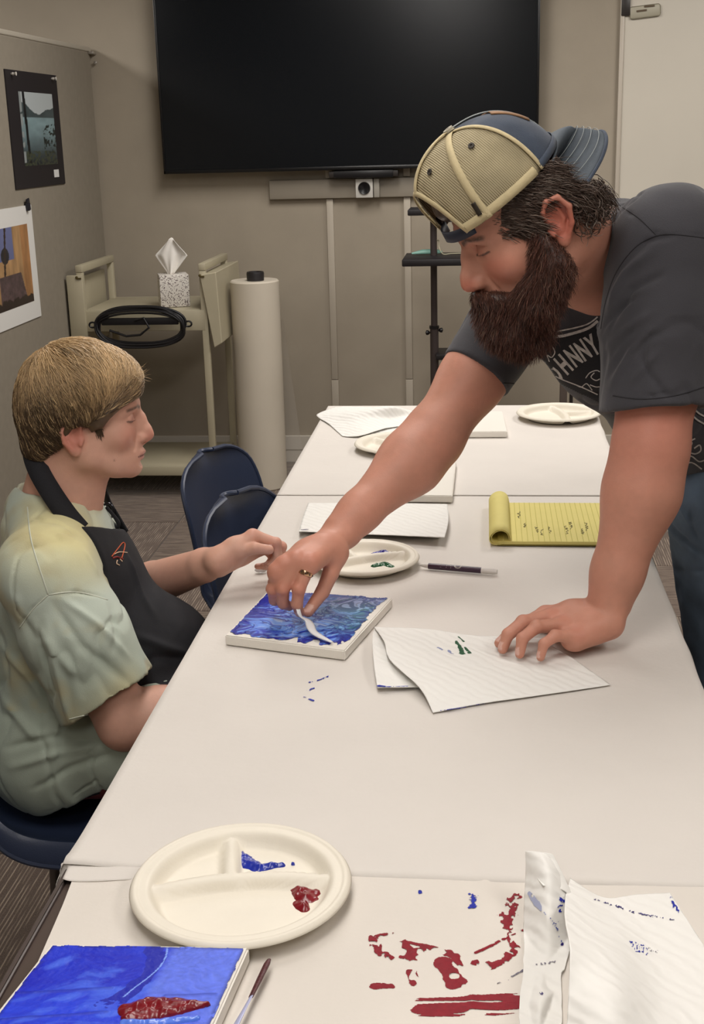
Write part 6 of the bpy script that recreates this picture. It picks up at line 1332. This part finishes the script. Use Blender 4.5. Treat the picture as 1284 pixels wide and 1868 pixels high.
    # mole on the cheek
    b = (np.exp(-((q[:, 0]-0.052)**2+(q[:, 2]+0.063)**2)/0.0016**2)*(q[:, 1] < 0))[:, None]*0.7; col = col*(1-b)+np.array((0.12, 0.05, 0.04))*b
    nail_tint(V, col, nails, (0.86, 0.62, 0.56)); setcol(me, col); put('body', me, skin_mat('skin_youth'), P2)
    # ---- t-shirt
    hemL = lerp(Lsh, Lel, 0.88); hemR = lerp(Rsh, Rel, 0.80); dL = nrm(Lel-Lsh); dR = nrm(Rel-Rsh)
    S = SDF(0.0034)
    def trunk(S, e=0.0):
        S.ell(T.inv(lerp(NB, PV, 0.36))+np.array([0.012, 0, 0]), (0.125+e, 0.165+e, 0.15+e), T, 0.05); S.ell(T.inv(lerp(NB, PV, 0.68)), (0.122+e, 0.165+e, 0.19+e), T, 0.06); S.ell(T.inv(lerp(NB, PV, 0.98)+np.array([0.015, 0, 0])), (0.125+e, 0.172+e, 0.13+e), T, 0.05)
        S.cone(NB-u*0.022, Rsh, 0.062+e, 0.066+e, 0.05); S.cone(NB-u*0.03, Lsh, 0.060+e, 0.054+e, 0.05); S.cone(NB-u*0.01-fw*0.015, NB-fw*0.015, 0.068+e, 0.066+e, 0.03)
    trunk(S)
    S.cone(Rsh, lerp(Rsh, Rel, 0.4), 0.068, 0.075, 0.04); S.cone(lerp(Rsh, Rel, 0.4), lerp(Rsh, Rel, 1.0), 0.074, 0.080, 0.03)
    S.cone(Rsh+dR*0.1-fw*0.03, lerp(Rsh, Rel, 1.0)-fw*0.035, 0.05, 0.055, 0.03)
    S.cone(Lsh, lerp(Lsh, Lel, 1.0), 0.052, 0.056, 0.04)
    thR = np.array([-0.57, 1.89, 0.555]); S.cone(PV+np.array([0.0, -0.06, 0.02]), thR+np.array([0.02, 0, 0.0]), 0.12, 0.100, 0.05); S.cone(PV+np.array([0.0, 0.06, 0.02]), thR+np.array([0.02, 0.19, 0]), 0.12, 0.080, 0.05)
    def cutplane(p, n, c, r):
        p = np.asarray(p, np.float32); n = nrm(n).astype(np.float32); c = np.asarray(c, np.float32)
        def fn(Q): return np.maximum(((Q-p) @ n), np.sqrt(((Q-c)**2).sum(1))-r)
        S.custom(fn, c, r, 0.004, 's')
    nR = nrm(-dR+0.18*np.array([-1, 0, 0.2])); cutplane(hemR, nR, hemR+dR*0.13, 0.155); cutplane(hemL, -dL, hemL+dL*0.10, 0.11)
    S.cone(hemR-dR*0.05, hemR+dR*0.06, 0.058, 0.074, 0.004, 's'); S.cone(hemL-dL*0.03, hemL+dL*0.05, 0.044, 0.050, 0.004, 's')
    S.ell(T.inv(lerp(NB, PV, 0.98)+np.array([0.015, 0, 0])), (0.125, 0.172, 0.13), T, 0.03); S.cone(PV+np.array([0.0, -0.06, 0.02]), thR+np.array([0.03, 0, 0.0]), 0.12, 0.100, 0.03)
    # bottom hem: slanting line
    hp = px(165, 1448, Y=1.83); nh = nrm(np.array([-0.50, 0.0, 1.0])); S.plane(hp, nh, 0.004, hp-nh*0.5, 0.53)
    nk = NB+u*0.055+fw*0.012; S.ell(T.inv(nk), (0.074, 0.066, 0.050), T, 0.006, 's')
    me = S.mesh('tshirt'); displace(me, lambda V, N: 0.010*(fbm(V*np.array([11, 11, 7]), 3, 45)-0.5)+0.003*(fbm(V*22, 2, 46)-0.5)-0.004*np.clip(1-np.abs(fbm(V*np.array([12, 12, 6])+3, 3, 49)-0.5)*16, 0, 1))
    creases(me, [([(60, 1130), (130, 1220), (215, 1290)], 0.007, 0.006), ([(95, 1100), (150, 1180), (240, 1250)], 0.007, -0.006), ([(110, 1090), (180, 1140), (235, 1200)], 0.006, 0.006), ([(85, 1130), (110, 1240), (128, 1320)], 0.007, 0.007), ([(70, 1140), (95, 1260), (115, 1330)], 0.005, -0.008),
        ([(0, 1170), (50, 1230), (95, 1300)], 0.008, 0.006), ([(0, 1260), (60, 1340), (110, 1350)], 0.009, 0.007), ([(10, 1365), (90, 1345), (170, 1350)], 0.006, -0.006), ([(20, 1400), (100, 1375), (190, 1360)], 0.007, 0.006), ([(60, 1440), (130, 1400), (215, 1370)], 0.006, -0.005),
        ([(38, 1140), (60, 1110), (88, 1085)], 0.0025, -0.003), ([(88, 1085), (140, 1080), (195, 1092)], 0.0025, -0.004), ([(50, 925), (62, 1000), (88, 1085)], 0.0022, -0.003), ([(128, 1316), (190, 1296), (262, 1246)], 0.0022, -0.0025), ([(90, 1480), (150, 1440), (235, 1385)], 0.0022, -0.003),
        ([(30, 1180), (85, 1170)], 0.006, 0.004), ([(200, 1100), (212, 1150), (205, 1190)], 0.006, -0.004), ([(0, 1000), (30, 1080), (40, 1140)], 0.008, 0.005), ([(150, 1000), (180, 1050)], 0.006, 0.003)])
    V = vcoords(me); p1 = np.array([-0.66, 1.86, 0.93]); n = fbm(V*7, 4, 47); n2 = fbm(V*16+3, 3, 48)
    aqua, yel, sage, tan_ = srgb('BFC9BC'), srgb('D6CE9C'), srgb('98A293'), srgb('B8A878'); c = np.repeat(aqua[None], len(V), 0)
    k = (np.clip(1.35-np.linalg.norm((V-p1)*[1, 0.9, 1.0], axis=1)/0.10, 0, 1)*(0.5+n))[:, None]; k = np.clip(k, 0, 1); c = c*(1-k)+yel*k
    k = (sm(0.86, 0.66, V[:, 2])*0.75)[:, None]; c = c*(1-k)+sage*k
    k = (np.clip((n2-0.53)*7, 0, 1)*0.5*(V[:, 2] > 0.62))[:, None]; c = c*(1-k)+tan_*k
    hb = seg_d(V, px(175, 1290, Y=1.76), px(255, 1240, Y=1.76))[0]; k = (np.exp(-(hb/0.03)**2)*0.55)[:, None]; c = c*(1-k)+srgb('BFB07C')*k
    setcol(me, c*0.97); SHB = bvh_of(me); M_tee = mat('tee_tiedye', 'FFFFFF', 0.9, vcol=True, bump=0.3, bscale=800, sheen=0.1); ts = put('tshirt', me, M_tee, P2)
    # seams and neck rib as thin raised threads
    M_thr = mat('tee_thread', 'C9CDBE', 0.85)
    def thread(pts, r, nm, par=ts, bv=SHB, m=M_thr, sq=None):
        Q = spline(np.array(pts, float), 10*len(pts)); W_ = onto(bv, Q, 0.0002)
        if len(W_) > 3: v, f = tube([tuple(p) for p in W_], r, 6, True, sq); mk(nm, v, f, m, par)
    thread([(50, 925), (58, 990), (88, 1085)], 0.0012, 'shoulder_seam'); thread([(36, 1145), (60, 1112), (88, 1085)], 0.0012, 'shoulder_seam'); thread([(88, 1085), (140, 1080), (196, 1094)], 0.0012, 'sleeve_seam'); thread([(126, 1312), (190, 1292), (258, 1242)], 0.0010, 'hem_stitch')
    # ribbed collar following the neck opening
    cp_ = []; 
    for a in np.linspace(0, 2*math.pi, 61)[:-1]:
        d = T.R @ np.array([math.cos(a), math.sin(a), 0]); o = nk+d*0.18-u*0.0; best = None
        h_ = SHB.ray_cast(Vector(nk+d*(0.060)+u*0.12), Vector(-u)); cp_.append(np.array(h_[0]) if h_[0] is not None else None)
    cp_ = [p for p in cp_ if p is not None]
    # ---- trousers, shoes
    knR = np.array([-0.27, 1.84, 0.545]); knL = np.array([-0.27, 2.10, 0.545]); anR = np.array([-0.33, 1.82, 0.10]); anL = np.array([-0.33, 2.12, 0.10])
    S = SDF(0.0045); S.ell((PV[0]-0.005, PV[1], PV[2]-0.005), (0.115, 0.165, 0.085), k=0.03)
    for h_, k_, a_ in ((PV+np.array([0, -0.09, 0.01]), knR, anR), (PV+np.array([0, 0.09, 0.01]), knL, anL)): S.cone(h_, k_, 0.083, 0.062, 0.03); S.cone(k_, a_, 0.062, 0.052, 0.02)
    me = S.mesh('trousers'); displace(me, lambda V, N: 0.006*(fbm(V*16, 3, 55)-0.5)); put('trousers', me, mat('maroon_cloth', '6E2A2C', 0.85, 0.2, 20, 0.3, 600), P2)
    for a_ in (anR, anL):
        S = SDF(0.004); S.chain([(a_[0], a_[1], 0.075), (a_[0]+0.09, a_[1], 0.045), (a_[0]+0.16, a_[1], 0.035)], [0.045, 0.042, 0.033], 0.02); S.cone((a_[0]-0.03, a_[1], 0.04), (a_[0], a_[1], 0.05), 0.037, 0.04, 0.02); S.plane((0, 0, 0.004), (0, 0, 1), 0.003)
        put('shoe', S.mesh('shoe'), M_black, P2)
    # ---- apron
    S = SDF(0.0034); e = 0.006
    trunk(S, e)
    S.cone(lerp(NB, PV, 0.5)+fw*0.075, np.array([-0.545, 1.99, 0.66]), 0.085, 0.075, 0.06)
    S.cone(np.array([-0.57, 1.98, 0.65]), np.array([-0.50, 1.985, 0.59]), 0.095, 0.068, 0.05)
    for kn_ in (knR, knL): S.cone(np.array([-0.62, kn_[1]*0.9+0.2, 0.565]), kn_+np.array([-0.03, 0, 0.004]), 0.085, 0.069, 0.06)
    S.cone(np.array([-0.45, 1.88, 0.585]), np.array([-0.45, 2.07, 0.585]), 0.055, 0.055, 0.05)
    c1 = px(142, 962, Y=1.90); c2 = px(238, 966, Y=2.07); nb = nrm(np.cross(c2-c1, fw)); nb = nb if nb @ u < 0 else -nb; bt = (c1+c2)/2; S.plane(bt, nb, 0.003, bt-nb*0.3, 0.32)     # top edge of the bib
    bk = lerp(NB, PV, 0.5)+fw*0.045; 
    def back_cut(Q):   # everything behind the side seams, the cut moving forward towards the lap
        q = (Q-np.asarray(NB, np.float32)) @ T.R.astype(np.float32); return np.maximum(q[:, 0]-(0.030), -9)
    S.custom(back_cut, NB-fw*0.3, 0.9, 0.003, 's')
    def side_cut(Q):
        q = (Q-np.asarray(NB, np.float32)) @ T.R.astype(np.float32); hw = 0.112+0.24*np.clip(-q[:, 2]-0.07, 0, 0.30); return -(np.abs(q[:, 1])-hw)*0.9
    S.custom(side_cut, NB, 1.2, 0.003, 's')
    S.plane((0, 0, 0.46), (0, 0, 1), 0.003)
    S.plane((-0.30, 0, 0), (-1, 0, 0), 0.003)
    me = S.mesh('apron'); displace(me, lambda V, N: 0.006*(fbm(V*np.array([13, 13, 8]), 3, 65)-0.5)+0.0015*(fbm(V*40, 2, 66)-.5)); creases(me, [([(230, 1010), (252, 1070), (285, 1130)], 0.006, 0.006), ([(250, 1160), (300, 1180), (345, 1195)], 0.008, 0.008), ([(235, 1240), (280, 1200), (340, 1200)], 0.008, -0.006)])
    AB = bvh_of(me); M_ap = mat('apron_black', '14141A', 0.85, 0.15, 12, 0.35, 900); ap = put('apron', me, M_ap, P2)
    def ribbon(pts, wd, nm, m, par, out):
        P = spline(np.array(pts, float), 40); d = np.gradient(P, axis=0); v = []
        for i in range(40): o_ = nrm(P[i]-out); s_ = nrm(np.cross(d[i], o_))*wd/2; v += [P[i]-s_, P[i]+o_*0.0006, P[i]+s_]
        o = mk(nm, v, grid_faces(40, 3), m, par); o.modifiers.new('s', 'SOLIDIFY').thickness = 0.003; return o
    cn = NB-u*0.02
    ribbon([px(146, 968, Y=1.91), px(122, 940, Y=1.905), px(96, 903, Y=1.915), px(74, 866, Y=1.935), px(63, 838, Y=1.955), px(62, 822, Y=2.0), px(75, 815, Y=2.05)], 0.034, 'neck_strap', M_ap, ap, cn)
    ribbon([px(228, 972, Y=2.06), px(212, 945, Y=2.065), px(196, 918, Y=2.07), px(186, 892, Y=2.075), px(172, 870, Y=2.08), px(120, 830, Y=2.09), px(80, 812, Y=2.06)], 0.022, 'neck_strap', M_ap, ap, cn)
    M_bk = mat('buckle_dark', '2A2A30', 0.25, metal=0.7)
    bc = px(196, 933, Y=2.05); mb = MB(); mb.tube([bc+CR*0.010*math.cos(a)+CU*0.014*math.sin(a) for a in np.linspace(0, 2*math.pi, 20)], 0.0022, 8, False); mb.obj('buckle', M_bk, ap)
    mb = MB(); mb.tube(spline([px(194, 925, Y=2.04), px(205, 938, Y=2.035), px(216, 952, Y=2.03), px(214, 962, Y=2.03), px(204, 955, Y=2.035)], 24), 0.003, 8); mb.obj('strap_end', M_ap, ap)
    # emblem on the bib: an orange outlined letter A over small white marks
    def emb(pts, wd, m, nm):
        Q = spline(np.array(pts, float), 30); W_ = onto(AB, Q, 0.0012)
        if len(W_) > 3: v, f = tube([tuple(p) for p in W_], wd, 6, True); mk(nm, v, f, m, ap)
    M_or = mat('emblem_orange', 'C2552A', 0.7); M_cr = mat('emblem_cream', 'D9B89A', 0.7); M_rd = mat('emblem_red', '7A1C16', 0.7)
    emb([(204, 1015), (214, 1002), (224, 990), (228, 994), (225, 1008), (222, 1018)], 0.0010, M_or, 'emblem_letter'); emb([(208, 1011), (218, 1007), (232, 1008)], 0.0009, M_cr, 'emblem_letter'); emb([(206, 1018), (214, 1016), (224, 1020)], 0.0016, M_rd, 'emblem_letter'); emb([(214, 1022), (213, 1028), (218, 1031)], 0.0009, M_cr, 'emblem_mark'); emb([(219, 1020), (223, 1024)], 0.0010, M_cr, 'emblem_mark')
    # ---- little white piece pinched over the table
    w3 = thing('paint_scrap', 'tiny clear plastic scrap under the young man\'s curled fingers', 'scrap', tuple(px(476, 1040, z=0.746)))
    S = SDF(0.0012); c0 = px(474, 1040, z=0.748); S.ell(c0, (0.010, 0.005, 0.004)); S.ell(c0+np.array([0.006, 0.003, 0.003]), (0.006, 0.004, 0.004)); put('scrap', S.mesh('scrap'), mat('clear_scrap', 'E2E0E2', 0.15, trans=0.4), w3)
    # ---- hair
    M_h = mat('hair_blond', 'FFFFFF', 0.42, vcol=True, spec=0.45); dk, md, lt = srgb('4E3B28'), srgb('9A7A52'), srgb('CFB084')
    S = SDF(0.0028); S.ell((-0.012, 0, 0.050), (0.113, 0.096, 0.103), F, 0.01); S.ell((-0.052, 0, 0.008), (0.073, 0.081, 0.075), F, 0.03); S.ell((0.045, 0, 0.075), (0.060, 0.070, 0.050), F, 0.02)
    S.ell((-0.085, 0, -0.045), (0.036, 0.055, 0.035), F, 0.02)
    S.ell((0.105, 0, -0.012), (0.088, 0.12, 0.062), F, 0.006, 's'); S.ell((0.140, 0.006, 0.050), (0.045, 0.040, 0.050), F, 0.006, 's'); S.ell((0.02, 0, -0.085), (0.10, 0.12, 0.060), F, 0.006, 's')
    for s in (1, -1): S.ell((-0.004, 0.10*s, -0.016), (0.024, 0.045, 0.028), F, 0.004, 's'); S.ell((0.035, 0.08*s, -0.030), (0.030, 0.05, 0.030), F, 0.004, 's')
    me = S.mesh('hair'); 
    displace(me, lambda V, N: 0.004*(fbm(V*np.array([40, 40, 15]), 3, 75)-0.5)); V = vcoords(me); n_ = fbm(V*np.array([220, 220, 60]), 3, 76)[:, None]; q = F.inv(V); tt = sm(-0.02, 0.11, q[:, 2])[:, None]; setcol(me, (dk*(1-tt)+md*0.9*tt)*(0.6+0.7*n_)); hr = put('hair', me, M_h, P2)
    # strands flow away from the whorl over the scalp ellipsoid
    rg = np.random.default_rng(15); C0 = np.array([-0.012, 0, 0.048]); RR = np.array([0.116, 0.0945, 0.106]); whorl = nrm(np.array([-0.62, -0.10, 0.78])); paths = []; cols = []; rad = []
    HB = bvh_of(me)
    def surf(d, off=0.0):
        h_ = HB.ray_cast(Vector(F.p(*(C0+d*0.25))), Vector(-(F.R @ d)))
        if h_[0] is not None:
            q = F.inv(np.array(h_[0])); 
            if np.linalg.norm(q-C0) > 0.07: return q+d*(0.0012+off)
        return C0+d*(RR+off)
    def surf_old(d, off=0.0):
        """outer hair surface along a direction from the head centre (bulges low at the back)"""
        low = np.clip(-d[2]-0.05, 0, 1)*np.clip(-d[0]+0.1, 0, 1); return C0+d*(RR+off)*(1+0.10*low*np.array([1, 1, 1.5]))
    for k in range(15000):
        d = rg.normal(0, 1, 3); d = nrm(d); 
        if d[2] < -0.93 or (d[0] > 0.93 and d[2] < 0.15): continue
        if d[0] > 0.15 and d[2] < -0.15: continue
        L_ = rg.uniform(0.045, 0.10); steps = 12; path = []; dd = d.copy(); wb_ = rg.uniform(-0.35, 0.35); lift = rg.uniform(0.0, 0.004); ok = True; clump = fbm(np.array([d*9]), 2, 77)[0]
        for i in range(steps):
            p = surf(dd, lift+0.0015*math.sin(i*0.9+k)); x, y, z = p; 
            # stop at the fringe line, the ear, the nape
            lim = -9
            if x > 0.02: lim = 0.014+0.024*sm(0.02, 0.085, x)+ (0.022*sm(-0.03, 0.02, y) if x > 0.07 else 0)+0.014*clump
            elif x > -0.035: lim = -0.002+0.012*clump
            else: lim = -0.080+0.040*sm(-0.075, -0.035, x)+0.012*clump
            if z < lim: break
            path.append(p)
            f = dd-whorl*(dd @ whorl)+np.array([0.22, -0.05, -0.60])*(1.0 if dd[0] < 0.2 else 0.75)+(np.array([0.15, np.sign(dd[1]-0.25)*0.55, -0.1]) if dd[0] > 0.25 else 0); f = f-dd*(f @ dd); tng = nrm(f); tn2 = np.cross(dd, tng); tng = nrm(tng+tn2*(wb_*0.6+0.9*(clump-0.5))); dd = nrm(dd+tng*(L_/steps)/0.105)
        if len(path) < 3: continue
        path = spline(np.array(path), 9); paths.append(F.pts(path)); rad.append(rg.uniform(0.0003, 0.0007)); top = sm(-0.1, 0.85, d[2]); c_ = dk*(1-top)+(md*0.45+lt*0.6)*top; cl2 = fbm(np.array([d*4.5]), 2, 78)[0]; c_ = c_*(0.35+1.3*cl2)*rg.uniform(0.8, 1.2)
        if rg.random() < 0.12: c_ = lt*rg.uniform(0.7, 1.05)
        cols.append(c_)
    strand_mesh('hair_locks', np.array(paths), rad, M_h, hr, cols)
    # a few wisps leaving the outline, and the sideburn
    paths = []; cols = []; rad = []
    for k in range(60):
        p0 = np.array([rg.uniform(0.07, 0.10), rg.uniform(-0.05, 0.02), rg.uniform(0.075, 0.10)]); e_ = np.array([rg.uniform(0.01, 0.028), rg.uniform(-0.01, 0.01), rg.uniform(-0.02, 0.012)]); paths.append(F.pts(spline([p0-e_*0.8, p0, p0+e_*0.6, p0+e_+np.array([0, 0, rg.uniform(-0.004, 0.006)])], 8))); rad.append(0.00035); cols.append(lt*0.9)
    for k in range(160):
        p0 = np.array([rg.uniform(0.010, 0.030), -0.0665, rg.uniform(-0.002, 0.016)]); e_ = np.array([rg.uniform(0.0, 0.010), -0.001, -rg.uniform(0.012, 0.026)]); paths.append(F.pts(spline([p0, p0+e_*0.5+np.array([0, -0.002, 0]), p0+e_], 8))); rad.append(0.0006); cols.append(dk*rg.uniform(0.6, 1.2))
    strand_mesh('hair_wisps', np.array(paths), rad, M_h, hr, cols)
build_youth()
